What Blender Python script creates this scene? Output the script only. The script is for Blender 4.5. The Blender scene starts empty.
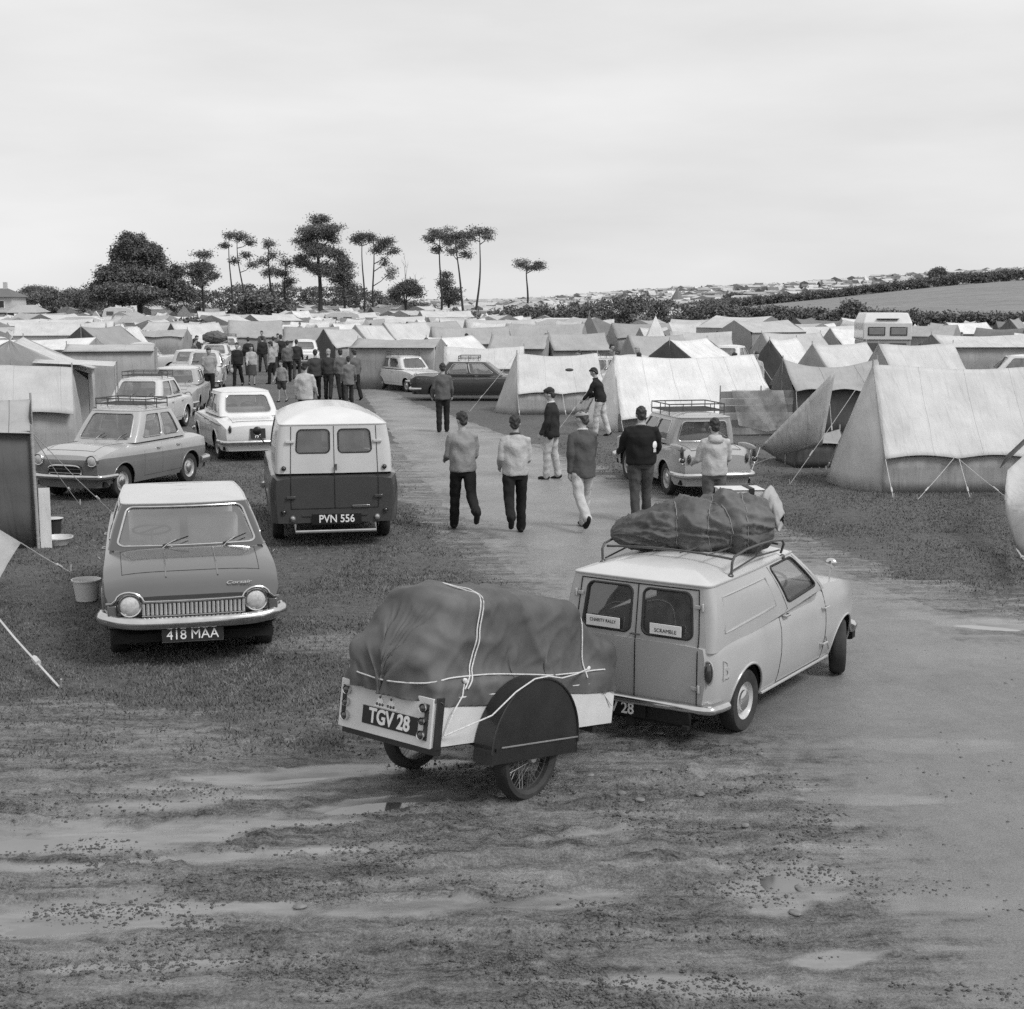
import bpy, bmesh, math, random
import numpy as np
from mathutils import Vector, Matrix
from mathutils.bvhtree import BVHTree
random.seed(7); RNG = np.random.default_rng(7)
PI = math.pi
SC = bpy.context.scene
COL = SC.collection
F_PX, CAM_H = 1410.0, 3.37
PITCH = math.atan(202 / 1410)
CP, SP = math.cos(PITCH), math.sin(PITCH)

# ---------------------------------------------------------------- helpers
def sstep(a, b, x):
    t = np.clip((np.asarray(x, float) - a) / (b - a), 0, 1)
    return t * t * (3 - 2 * t)

def terrain(x, y):
    x = np.asarray(x, float); y = np.asarray(y, float)
    s = x / np.maximum(y, 1)
    z = 2.1 * sstep(110, 340, y) + 1.0 * sstep(330, 700, y)
    w = sstep(0.10, 0.40, s)
    z = z + sstep(158, 315, y) * 6.5 * w + sstep(312, 470, y) * 4.4 * sstep(-.03, .14, s)
    return z

def G(px, py, z=0.0):
    """point at height z that lies on the sight line through a pixel (used once to survey the site)"""
    u = (px - 512) / F_PX; v = (504.5 - py) / F_PX
    d = Vector((u, CP + v * SP, -SP + v * CP))
    t = (z - CAM_H) / d.z
    return Vector((d.x * t, d.y * t, z))

def P_at(px, Y, z=None):
    """ground point in the column of pixel px at distance Y"""
    x = (px - 512) / F_PX * (Y * CP + CAM_H * SP)
    return Vector((x, Y, float(terrain(x, Y)) if z is None else z))

def crv(pts):
    """smooth monotone interpolation through (x, y) pairs"""
    xs = np.array([p[0] for p in pts], float); ys = np.array([p[1] for p in pts], float)
    d = np.diff(ys) / np.diff(xs)
    m = np.zeros(len(xs)); m[0] = d[0]; m[-1] = d[-1]
    for i in range(1, len(xs) - 1):
        m[i] = 0 if d[i - 1] * d[i] <= 0 else 2 * d[i - 1] * d[i] / (d[i - 1] + d[i])
    def f(x):
        x = min(max(x, xs[0]), xs[-1])
        i = min(max(int(np.searchsorted(xs, x)) - 1, 0), len(xs) - 2)
        h = xs[i + 1] - xs[i]; t = (x - xs[i]) / h
        return float((2*t**3-3*t*t+1)*ys[i] + (t**3-2*t*t+t)*h*m[i] + (-2*t**3+3*t*t)*ys[i+1] + (t**3-t*t)*h*m[i+1])
    return f

def V(*a): return Vector(a)

def tag(o, label=None, cat=None, group=None, kind=None):
    if label: o['label'] = label
    if cat: o['category'] = cat
    if group: o['group'] = group
    if kind: o['kind'] = kind
    return o

def empty(name, loc=(0, 0, 0), rz=0.0, label=None, cat=None, group=None):
    o = bpy.data.objects.new(name, None); COL.objects.link(o)
    o.empty_display_size = .2
    o.location = loc; o.rotation_euler = (0, 0, rz)
    return tag(o, label, cat, group)

def copy_tree(o, parent=None):
    c = o.copy(); COL.objects.link(c); c.parent = parent
    for ch in list(o.children): copy_tree(ch, c)
    return c

def link_mesh(name, me, mats, parent=None, smooth=True, angle=35):
    o = bpy.data.objects.new(name, me); COL.objects.link(o)
    for m in (mats if isinstance(mats, (list, tuple)) else [mats]):
        if m: me.materials.append(m)
    if smooth:
        me.polygons.foreach_set('use_smooth', [True] * len(me.polygons))
        if angle: me.set_sharp_from_angle(angle=math.radians(angle))
    if parent is not None: o.parent = parent
    return o

def np_mesh(name, verts, faces, uv=None):
    """verts (n,3), faces (m,k) arrays"""
    verts = np.asarray(verts, np.float32); faces = np.asarray(faces, np.int32)
    me = bpy.data.meshes.new(name)
    me.vertices.add(len(verts)); me.vertices.foreach_set('co', verts.ravel())
    k = faces.shape[1]
    me.loops.add(faces.size); me.loops.foreach_set('vertex_index', faces.ravel())
    me.polygons.add(len(faces)); me.polygons.foreach_set('loop_start', np.arange(0, faces.size, k, dtype=np.int32))
    me.update(calc_edges=True)
    return me

class MB:
    def __init__(s): s.v = []; s.f = []; s.m = []; s.mi = 0
    def add(s, vs, fs):
        b = len(s.v); s.v.extend([Vector(p) for p in vs])
        for f in fs: s.f.append([b + i for i in f]); s.m.append(s.mi)
        return b
    def box(s, c, d, M=None):
        x, y, z = d[0]/2, d[1]/2, d[2]/2
        vs = [Vector((sx*x, sy*y, sz*z)) for sz in (-1, 1) for sy in (-1, 1) for sx in (-1, 1)]
        if M is not None: vs = [M @ p for p in vs]
        vs = [p + Vector(c) for p in vs]
        s.add(vs, [(0,2,3,1),(4,5,7,6),(0,1,5,4),(2,6,7,3),(0,4,6,2),(1,3,7,5)])
    def grid(s, rows, closed_u=False, closed_v=False, flip=False):
        n, m = len(rows), len(rows[0])
        b = len(s.v)
        for r in rows: s.v.extend([Vector(p) for p in r])
        for i in range(n if closed_v else n - 1):
            for j in range(m if closed_u else m - 1):
                a = b+i*m+j; c = b+i*m+(j+1) % m; d = b+((i+1) % n)*m+(j+1) % m; e = b+((i+1) % n)*m+j
                s.f.append([a, e, d, c] if flip else [a, c, d, e]); s.m.append(s.mi)
    def tube(s, pts, r, n=8, closed=False, caps=True, ell=None):
        pts = [Vector(p) for p in pts]
        N = len(pts)
        rs = r if isinstance(r, (list, tuple)) else [r]*N
        t0 = (pts[1]-pts[0]).normalized()
        up = Vector((0, 0, 1)) if abs(t0.z) < .9 else Vector((1, 0, 0))
        nrm = (up - t0*up.dot(t0)).normalized()
        rows = []
        for i in range(N):
            if closed: t = (pts[(i+1) % N]-pts[i-1])
            else: t = pts[min(i+1, N-1)]-pts[max(i-1, 0)]
            t = t.normalized() if t.length > 1e-9 else t0
            nrm = nrm - t*nrm.dot(t)
            nrm = nrm.normalized() if nrm.length > 1e-6 else t.orthogonal().normalized()
            bn = t.cross(nrm)
            q = ell or (1, 1)
            rows.append([pts[i]+(nrm*math.cos(2*PI*k/n)*q[0]+bn*math.sin(2*PI*k/n)*q[1])*rs[i] for k in range(n)])
        b = len(s.v)
        s.grid(rows, closed_u=True, closed_v=closed)
        if caps and not closed:
            s.f.append([b+k for k in range(n)][::-1]); s.m.append(s.mi)
            s.f.append([b+(N-1)*n+k for k in range(n)]); s.m.append(s.mi)
    def cyl(s, p0, p1, r, n=16, r1=None): s.tube([p0, p1], [r, r if r1 is None else r1], n)
    def lathe(s, prof, c=(0, 0, 0), ax=(0, 0, 1), n=24):
        """prof [(radius, height)] round axis ax through c"""
        ax = Vector(ax).normalized(); a = ax.orthogonal().normalized(); b2 = ax.cross(a); c = Vector(c)
        rows = [[c+ax*h+(a*math.cos(2*PI*k/n)+b2*math.sin(2*PI*k/n))*max(r, 1e-4) for k in range(n)] for r, h in prof]
        s.grid(rows, closed_u=True)
    def ball(s, c, r, n=12, m=8, M=None):
        r = r if isinstance(r, (list, tuple)) else (r, r, r); c = Vector(c)
        rows = []
        for i in range(m+1):
            th = PI*i/m; th = min(max(th, .02), PI-.02)
            row = []
            for k in range(n):
                p = Vector((r[0]*math.sin(th)*math.cos(2*PI*k/n), r[1]*math.sin(th)*math.sin(2*PI*k/n), r[2]*math.cos(th)))
                if M is not None: p = M @ p
                row.append(c+p)
            rows.append(row)
        b = len(s.v)
        s.grid(rows, closed_u=True, flip=True)
        s.f.append([b+k for k in range(n)]); s.m.append(s.mi)
        s.f.append([b+m*n+k for k in range(n)][::-1]); s.m.append(s.mi)
    def prism(s, poly, c0, c1, M=None):
        """extrude a 2-D polygon given as 3-D points by vector c1 from c0"""
        n = len(poly); a = [Vector(c0)+Vector(p) for p in poly]; b = [p+Vector(c1) for p in a]
        s.add(a+b, [list(range(n))[::-1], list(range(n, 2*n))]+[[i, (i+1) % n, n+(i+1) % n, n+i] for i in range(n)])
    def build(s, name, mats, parent=None, smooth=True, angle=35, bevel=0, sub=0, recalc=False):
        me = bpy.data.meshes.new(name)
        me.from_pydata([tuple(p) for p in s.v], [], s.f)
        if any(s.m): me.polygons.foreach_set('material_index', s.m)
        me.update()
        if recalc:
            bm = bmesh.new(); bm.from_mesh(me); bmesh.ops.remove_doubles(bm, verts=bm.verts, dist=1e-5)
            bmesh.ops.recalc_face_normals(bm, faces=bm.faces); bm.to_mesh(me); bm.free()
        o = link_mesh(name, me, mats, parent, smooth, angle)
        if bevel:
            b = o.modifiers.new('bevel', 'BEVEL'); b.width = bevel; b.segments = 2; b.limit_method = 'ANGLE'; b.angle_limit = .6
        if sub:
            b = o.modifiers.new('sub', 'SUBSURF'); b.levels = b.render_levels = sub
        return o
    def tube_obj(s): pass

def one(fn, name, mats, parent=None, **k):
    b = MB(); fn(b); return b.build(name, mats, parent, **k)

# ---------------------------------------------------------------- materials
MATS = {}
def M(name, g, rough=.5, metal=0.0, coat=0.0, var=.12, scale=4.0, bump=0.0, bscale=60.0, spec=.5, trans=0.0, stretch=None, detail=5):
    if name in MATS: return MATS[name]
    m = bpy.data.materials.new(name); m.use_nodes = True
    nt = m.node_tree; N = nt.nodes; L = nt.links
    b = N['Principled BSDF']
    b.inputs['Roughness'].default_value = rough; b.inputs['Metallic'].default_value = metal
    b.inputs['Coat Weight'].default_value = coat; b.inputs['Specular IOR Level'].default_value = spec
    b.inputs['Coat Roughness'].default_value = .08
    tc = N.new('ShaderNodeTexCoord'); src = tc.outputs['Object']
    if stretch:
        mp = N.new('ShaderNodeMapping'); mp.inputs['Scale'].default_value = stretch; L.new(src, mp.inputs[0]); src = mp.outputs[0]
    nz = N.new('ShaderNodeTexNoise'); nz.inputs['Scale'].default_value = scale; nz.inputs['Detail'].default_value = detail
    nz.inputs['Roughness'].default_value = .62
    L.new(src, nz.inputs['Vector'])
    mr = N.new('ShaderNodeMapRange'); L.new(nz.outputs[0], mr.inputs[0])
    mr.inputs[1].default_value = .3; mr.inputs[2].default_value = .7
    mr.inputs[3].default_value = g*(1-var); mr.inputs[4].default_value = g*(1+var)
    L.new(mr.outputs[0], b.inputs['Base Color'])
    mr2 = N.new('ShaderNodeMapRange'); L.new(nz.outputs[0], mr2.inputs[0])
    mr2.inputs[3].default_value = max(rough-.08, .02); mr2.inputs[4].default_value = min(rough+.1, 1)
    L.new(mr2.outputs[0], b.inputs['Roughness'])
    if bump:
        n2 = N.new('ShaderNodeTexNoise'); n2.inputs['Scale'].default_value = bscale; n2.inputs['Detail'].default_value = 6
        L.new(src, n2.inputs['Vector'])
        bp = N.new('ShaderNodeBump'); bp.inputs['Strength'].default_value = 1; bp.inputs['Distance'].default_value = bump
        L.new(n2.outputs[0], bp.inputs['Height']); L.new(bp.outputs[0], b.inputs['Normal'])
    if trans:
        tr = N.new('ShaderNodeBsdfTranslucent'); L.new(mr.outputs[0], tr.inputs[0])
        mx = N.new('ShaderNodeMixShader'); mx.inputs[0].default_value = trans
        L.new(b.outputs[0], mx.inputs[1]); L.new(tr.outputs[0], mx.inputs[2])
        L.new(mx.outputs[0], N['Material Output'].inputs[0])
    MATS[name] = m
    return m

def glass_mat(name='window glass', tint=.6, dirt=.09, r0=.15, r1=.7):
    m = bpy.data.materials.new(name); m.use_nodes = True
    nt = m.node_tree; N = nt.nodes; L = nt.links; N.remove(N['Principled BSDF'])
    t = N.new('ShaderNodeBsdfTransparent'); t.inputs[0].default_value = (tint, tint, tint, 1)
    g = N.new('ShaderNodeBsdfGlossy'); g.inputs['Roughness'].default_value = .03; g.inputs[0].default_value = (.9, .9, .9, 1)
    fr = N.new('ShaderNodeLayerWeight'); fr.inputs[0].default_value = .5
    pw = N.new('ShaderNodeMath'); pw.operation = 'POWER'; L.new(fr.outputs['Facing'], pw.inputs[0]); pw.inputs[1].default_value = 2.6
    mr = N.new('ShaderNodeMapRange'); L.new(pw.outputs[0], mr.inputs[0])
    mr.inputs[3].default_value = r0; mr.inputs[4].default_value = r1
    mx = N.new('ShaderNodeMixShader'); L.new(mr.outputs[0], mx.inputs[0]); L.new(t.outputs[0], mx.inputs[1]); L.new(g.outputs[0], mx.inputs[2])
    d = N.new('ShaderNodeBsdfDiffuse'); d.inputs[0].default_value = (.5, .5, .5, 1)
    tc = N.new('ShaderNodeTexCoord'); nz = N.new('ShaderNodeTexNoise'); nz.inputs['Scale'].default_value = 6
    L.new(tc.outputs['Object'], nz.inputs['Vector'])
    m2 = N.new('ShaderNodeMath'); m2.operation = 'MULTIPLY'; L.new(nz.outputs[0], m2.inputs[0]); m2.inputs[1].default_value = dirt*2
    mx2 = N.new('ShaderNodeMixShader'); L.new(m2.outputs[0], mx2.inputs[0]); L.new(mx.outputs[0], mx2.inputs[1]); L.new(d.outputs[0], mx2.inputs[2])
    L.new(mx2.outputs[0], N['Material Output'].inputs[0])
    return m
GLASS = glass_mat()
GLASS_SHINY = glass_mat('windscreen glass', .95, .04, .24, .85)
CHROME = M('chrome', .62, .14, 1.0, var=.1, scale=9)
RUBBER = M('black rubber', .02, .6, var=.3, scale=20)
TYRE = M('muddy tyre', .03, .8, var=.5, scale=6, bump=.004, bscale=90)
INTERIOR = M('dark interior', .03, .7)
SEAT = M('seat vinyl', .42, .5)
UNDER = M('underbody', .012, .9)
WHITE_PAINT = M('white letters', .8, .4, var=.02)
BLACK_PAINT = M('black plate', .012, .35, var=.2)
LENS = M('lamp glass', .55, .12, var=.25, scale=30, coat=1.0)
RED_LENS = M('red lamp glass', .035, .15, coat=1.0)
ROPE = M('white rope', .6, .8, var=.25, scale=60)
STEEL = M('painted steel tube', .06, .4, coat=.3)
GALV = M('galvanised steel', .35, .4, metal=.6)

def text_part(body, size, mat, parent, Mx, name='lettering', depth=.002, bold=.0, sx=1.0, shear=0.0, space=1.0):
    cu = bpy.data.curves.new('t', 'FONT'); cu.body = body; cu.size = size; cu.extrude = depth; cu.offset = bold
    cu.align_x = 'CENTER'; cu.align_y = 'CENTER'; cu.shear = shear; cu.space_character = space
    t = bpy.data.objects.new('t', cu); COL.objects.link(t)
    bpy.context.view_layer.update()
    me = bpy.data.meshes.new_from_object(t.evaluated_get(bpy.context.evaluated_depsgraph_get()))
    bpy.data.objects.remove(t); bpy.data.curves.remove(cu)
    me.transform(Matrix.Diagonal((sx, 1, 1, 1)))
    me.transform(Mx)
    me.materials.clear(); me.name = name
    return link_mesh(name, me, mat, parent, False)

def frame_mx(o, xdir, ydir):
    """matrix whose local x, y run along the two directions, z = x cross y"""
    x = Vector(xdir).normalized(); y = Vector(ydir); y = (y-x*y.dot(x)).normalized(); z = x.cross(y)
    m = Matrix((x, y, z)).transposed().to_4x4(); m.translation = Vector(o)
    return m

def number_plate(parent, text, o, xdir, ydir, w, h, size, rim=True, two=None, sx=.9, bold=.004):
    mx = frame_mx(o, xdir, ydir)
    b = MB(); b.box((0, 0, 0), (w, h, .008)); b.v = [mx @ p for p in b.v]
    p = b.build('number_plate', BLACK_PAINT, parent, bevel=.002)
    if two:
        text_part(two[0], size, WHITE_PAINT, p, mx @ Matrix.Translation((0, h*.23, .006)), bold=bold, sx=sx)
        text_part(two[1], size, WHITE_PAINT, p, mx @ Matrix.Translation((0, -h*.23, .006)), bold=bold, sx=sx)
    elif text: text_part(text, size, WHITE_PAINT, p, mx @ Matrix.Translation((0, 0, .006)), bold=bold, sx=sx)
    if rim:
        b = MB(); b.tube([mx @ V(x, y, .004) for x, y in ((-w/2, -h/2), (w/2, -h/2), (w/2, h/2), (-w/2, h/2))], .004, 6, closed=True)
        b.build('plate_rim', CHROME, p)
    return p

# ---------------------------------------------------------------- vehicles
def uv_panel(fn, us, vs, wins, mb, glass_out, inset=.012, seal=.011, seal_mat=None, flip=False):
    """surface fn(u,v) over a grid with real window openings; wins [(u0,u1,v0,v1,r)] (r = corner radius in metres)"""
    us = sorted(set([round(u, 5) for u in us]+[round(w[i], 5) for w in wins for i in (0, 1)]))
    vs = sorted(set([round(v, 5) for v in vs]+[round(w[i], 5) for w in wins for i in (2, 3)]))
    inside = lambda u, v: any(w[0] < u < w[1] and w[2] < v < w[3] for w in wins)
    b = len(mb.v); nu = len(us)
    for v in vs:
        for u in us: mb.v.append(Vector(fn(u, v)))
    for j in range(len(vs)-1):
        for i in range(nu-1):
            if inside((us[i]+us[i+1])/2, (vs[j]+vs[j+1])/2): continue
            q = [b+j*nu+i, b+j*nu+i+1, b+(j+1)*nu+i+1, b+(j+1)*nu+i]
            mb.f.append(q[::-1] if flip else q); mb.m.append(mb.mi)
    e = 1e-3
    for w in wins:
        u0, u1, v0, v1, r = w[:5]
        um, vm = (u0+u1)/2, (v0+v1)/2
        du = (Vector(fn(u1, vm))-Vector(fn(u0, vm))).length/(u1-u0); dv = (Vector(fn(um, v1))-Vector(fn(um, v0))).length/(v1-v0)
        ru, rv = min(r/du, (u1-u0)*.49), min(r/dv, (v1-v0)*.49)
        loop = []
        for cu, cv, a0, cor in ((u1-ru, v1-rv, 0, (u1, v1)), (u0+ru, v1-rv, 90, (u0, v1)), (u0+ru, v0+rv, 180, (u0, v0)), (u1-ru, v0+rv, 270, (u1, v0))):
            arc = [(cu+ru*math.cos(math.radians(a0+t*15)), cv+rv*math.sin(math.radians(a0+t*15))) for t in range(7)]
            c = Vector(fn(*cor)); pa = [Vector(fn(*q)) for q in arc]
            mb.add([c]+pa, [([0, k+1, k+2] if flip else [0, k+2, k+1]) for k in range(6)])
            loop += arc
        # subdivide straight parts so the seal follows curved panels
        full = []
        for k in range(len(loop)):
            a = loop[k]; c = loop[(k+1) % len(loop)]
            n = 6 if math.hypot((a[0]-c[0])*du, (a[1]-c[1])*dv) > .12 else 1
            full += [(a[0]+(c[0]-a[0])*t/n, a[1]+(c[1]-a[1])*t/n) for t in range(n)]
        def nrm(u, v):
            a = Vector(fn(u+e, v))-Vector(fn(u-e, v)); c = Vector(fn(u, v+e))-Vector(fn(u, v-e))
            n = a.cross(c).normalized(); return -n if flip else n
        sb = MB(); sb.tube([Vector(fn(*q)) for q in full], seal, 6, closed=True)
        g = MB(); n = 6
        g.grid([[Vector(fn(u0+(u1-u0)*i/n, v0+(v1-v0)*j/n))-nrm(u0+(u1-u0)*i/n, v0+(v1-v0)*j/n)*inset for i in range(n+1)] for j in range(n+1)], flip=flip)
        glass_out.append((g, sb, w[5] if len(w) > 5 else None, full))

class Shell:
    """lower body of a vehicle: x forward, y left, z up"""
    def __init__(s, plan, side, top, zs=.22, arches=((0, .33),), zc=.29, drop=.06, powr=5, warp=None, split=None):
        s.plan, s.side, s.top = crv(plan), crv(side), crv(top)
        s.x0, s.x1 = plan[0][0], plan[-1][0]
        s.zs, s.arches, s.zc, s.drop, s.powr, s.warp, s.split = zs, arches, zc, drop, powr, warp or (lambda p: p), split
    def hw(s, x, z): return s.plan(x)*s.side(z)
    def zb(s, x):
        z = s.zs if not callable(s.zs) else s.zs(x)
        for xa, R in s.arches:
            d = R*R-(x-xa)**2
            if d > 0: z = max(z, s.zc+math.sqrt(d))
        return z
    def zsh(s, x): return s.top(x)-s.drop
    def P(s, x, z, sg=1): return s.warp(Vector((x, sg*s.hw(x, z), z)))
    def T(s, x, f): return s.warp(Vector((x, f*s.hw(x, s.zsh(x)), s.top(x)-s.drop*abs(f)**s.powr)))
    def build(s, name, mats, parent, n=46, hole=None):
        xs = list(np.linspace(s.x0, s.x1, n))
        for xa, R in s.arches: xs += [xa+R*math.cos(PI*k/14) for k in range(15)]
        xs = sorted(xs); q = [xs[0]]
        for x in xs[1:]:
            if x-q[-1] > .012: q.append(x)
        xs = q; xs[-1] = s.x1
        fr = [1, .985, .96, .92, .86, .76, .62, .45, .25, 0]; fr = fr+[-f for f in fr[-2::-1]]
        K = 12
        mb = MB()
        ringrows = []
        for x in xs:
            zb, zt = s.zb(x), s.zsh(x)
            zsamp = [zb+(zt-zb)*k/K for k in range(K)]
            if s.split:
                k0 = 6
                sp = min(max(s.split(x) if callable(s.split) else s.split, zb+.002), zt-.01)
                zsamp = [zb+(sp-zb)*k/k0 for k in range(k0)]+[sp+(zt-sp)*k/(K-k0) for k in range(K-k0)]
            left = [s.P(x, z) for z in zsamp]; right = [s.P(x, z, -1) for z in zsamp]
            ringrows.append(left+[s.T(x, f) for f in fr]+right[::-1])
        b = len(mb.v); m = len(ringrows[0])
        for r in ringrows: mb.v += r
        lo = set(range(0, 6)) | set(range(m-1-6, m-1)) if s.split else set()
        for i in range(len(xs)-1):
            for j in range(m-1):
                if hole and K+4 <= j < m-1-K-4 and hole[0] < xs[i] and xs[i+1] < hole[1]: continue
                a = b+i*m+j
                mb.f.append([a, a+1, a+m+1, a+m]); mb.m.append(1 if j in lo else 0)
        # end faces
        for x, fl in ((xs[0], True), (xs[-1], False)):
            zb, zt = s.zb(x), s.zsh(x)
            zsamp = [zb+(zt-zb)*k/K for k in range(K)]
            if s.split:
                sp = min(max(s.split(x) if callable(s.split) else s.split, zb+.002), zt-.01)
                zsamp = [zb+(sp-zb)*k/6 for k in range(6)]+[sp+(zt-sp)*k/6 for k in range(6)]
            rows = []
            for z in zsamp:
                rows.append([s.warp(Vector((x, f*s.hw(x, z), z))) for f in fr])
            rows.append([s.T(x, f) for f in fr])
            n0 = len(mb.f)
            mb.grid(rows, flip=fl)
            if s.split:
                w = len(fr)-1
                for k in range(6*w): mb.m[n0+k] = 1
        # arch lips
        for xa, R in s.arches:
            for sg in (1, -1):
                pts = []
                for k in range(21):
                    a = PI*k/20; x = xa+R*math.cos(a); z = s.zc+R*math.sin(a)
                    if z > s.zsh(x): continue
                    pts.append(s.P(x, z, sg))
                if len(pts) > 2:
                    mb.mi = 1 if s.split else 0; mb.tube(pts, .011, 6); mb.mi = 0
        o = mb.build(name, mats, parent, angle=40)
        u = MB()
        wmin = min(s.plan(xa) for xa, R in s.arches) if s.arches else s.plan(0)
        for xa, R in s.arches:
            for sg in (1, -1):
                w = s.plan(xa)*.93
                u.grid([[(xa+(R+.004)*math.cos(PI*k/12), sg*y, s.zc+(R+.004)*math.sin(PI*k/12)) for k in range(13)] for y in (w, w-.32)], flip=sg < 0)
                u.grid([[(xa+R*t*math.cos(PI*k/12), sg*(w-.32), s.zc+R*t*math.sin(PI*k/12)) for k in range(13)] for t in (.05, 1)])
        u.box(((s.x0+s.x1)/2, 0, (s.zs if not callable(s.zs) else s.zs(0))+.05), (s.x1-s.x0-.25, wmin*2*.55, .1))
        for a, bb in zip([s.x0+.08]+[xa+R for xa, R in sorted(s.arches)], [xa-R for xa, R in sorted(s.arches)]+[s.x1-.08]):
            if bb-a > .05: u.box(((a+bb)/2, 0, (s.zs if not callable(s.zs) else s.zs(0))+.055), (bb-a, wmin*1.8, .08))
        u.build('underbody', UNDER, parent)
        return o
    def seam(s, mb, pts, r=.0035):
        mb.tube([s.P(x, z, sg) for x, z, sg in pts], r, 4)

def wheel(parent, c, r, w, sg, rim=.62, steer=0, style='disc', tyre=None, rimmat=None):
    """tyre mesh with a rim or hub cap child; sg = side (+1 left)"""
    ax = Vector((0, sg, 0))
    R = Matrix.Rotation(steer, 3, 'Z'); ax = R @ ax
    b = MB(); h = w/2
    prof = [(r*rim, -h*.8), (r*.80, -h), (r*.93, -h*.97), (r*.985, -h*.72), (r, -h*.3), (r, h*.3), (r*.985, h*.72), (r*.93, h*.97), (r*.80, h), (r*rim*1.0, h*.8)]
    b.lathe(prof, c, ax, 36)
    o = b.build('wheel', tyre or TYRE, parent)
    b = MB()
    rr = r*rim
    b.lathe([(rr*1.03, h*.86), (rr*.97, h*.72), (rr*.9, h*.35), (rr*.72, h*.3), (rr*.66, h*.55), (rr*.5, h*.62), (0, h*.66)], c, ax, 32)
    b.lathe([(rr*1.0, -h*.8), (rr*.5, -h*.2), (0, -h*.2)], c, ax, 20)
    ri = b.build('rim', rimmat or M('wheel paint', .42, .35, coat=.4), o)
    b = MB()
    b.lathe([(rr*.58, h*.58), (rr*.56, h*.78), (rr*.42, h*.95), (rr*.16, h*1.05), (0, h*1.07)], c, ax, 28)
    b.build('hub_cap', CHROME, o)
    return o

def round_lamp(parent, c, d, r, name='headlight', lens=None, bezel=None, depth=.04):
    d = Vector(d).normalized()
    b = MB(); b.lathe([(r*1.22, -depth), (r*1.24, 0), (r*1.12, .016), (r*1.0, .012), (r*.97, -.004)], c, d, 28)
    o = b.build(name, bezel or CHROME, parent)
    b = MB(); b.lathe([(r*1.0, 0), (r*.8, .012), (r*.45, .02), (0, .023)], c, d, 24)
    b.build('lens', lens or LENS, o)
    return o

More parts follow.
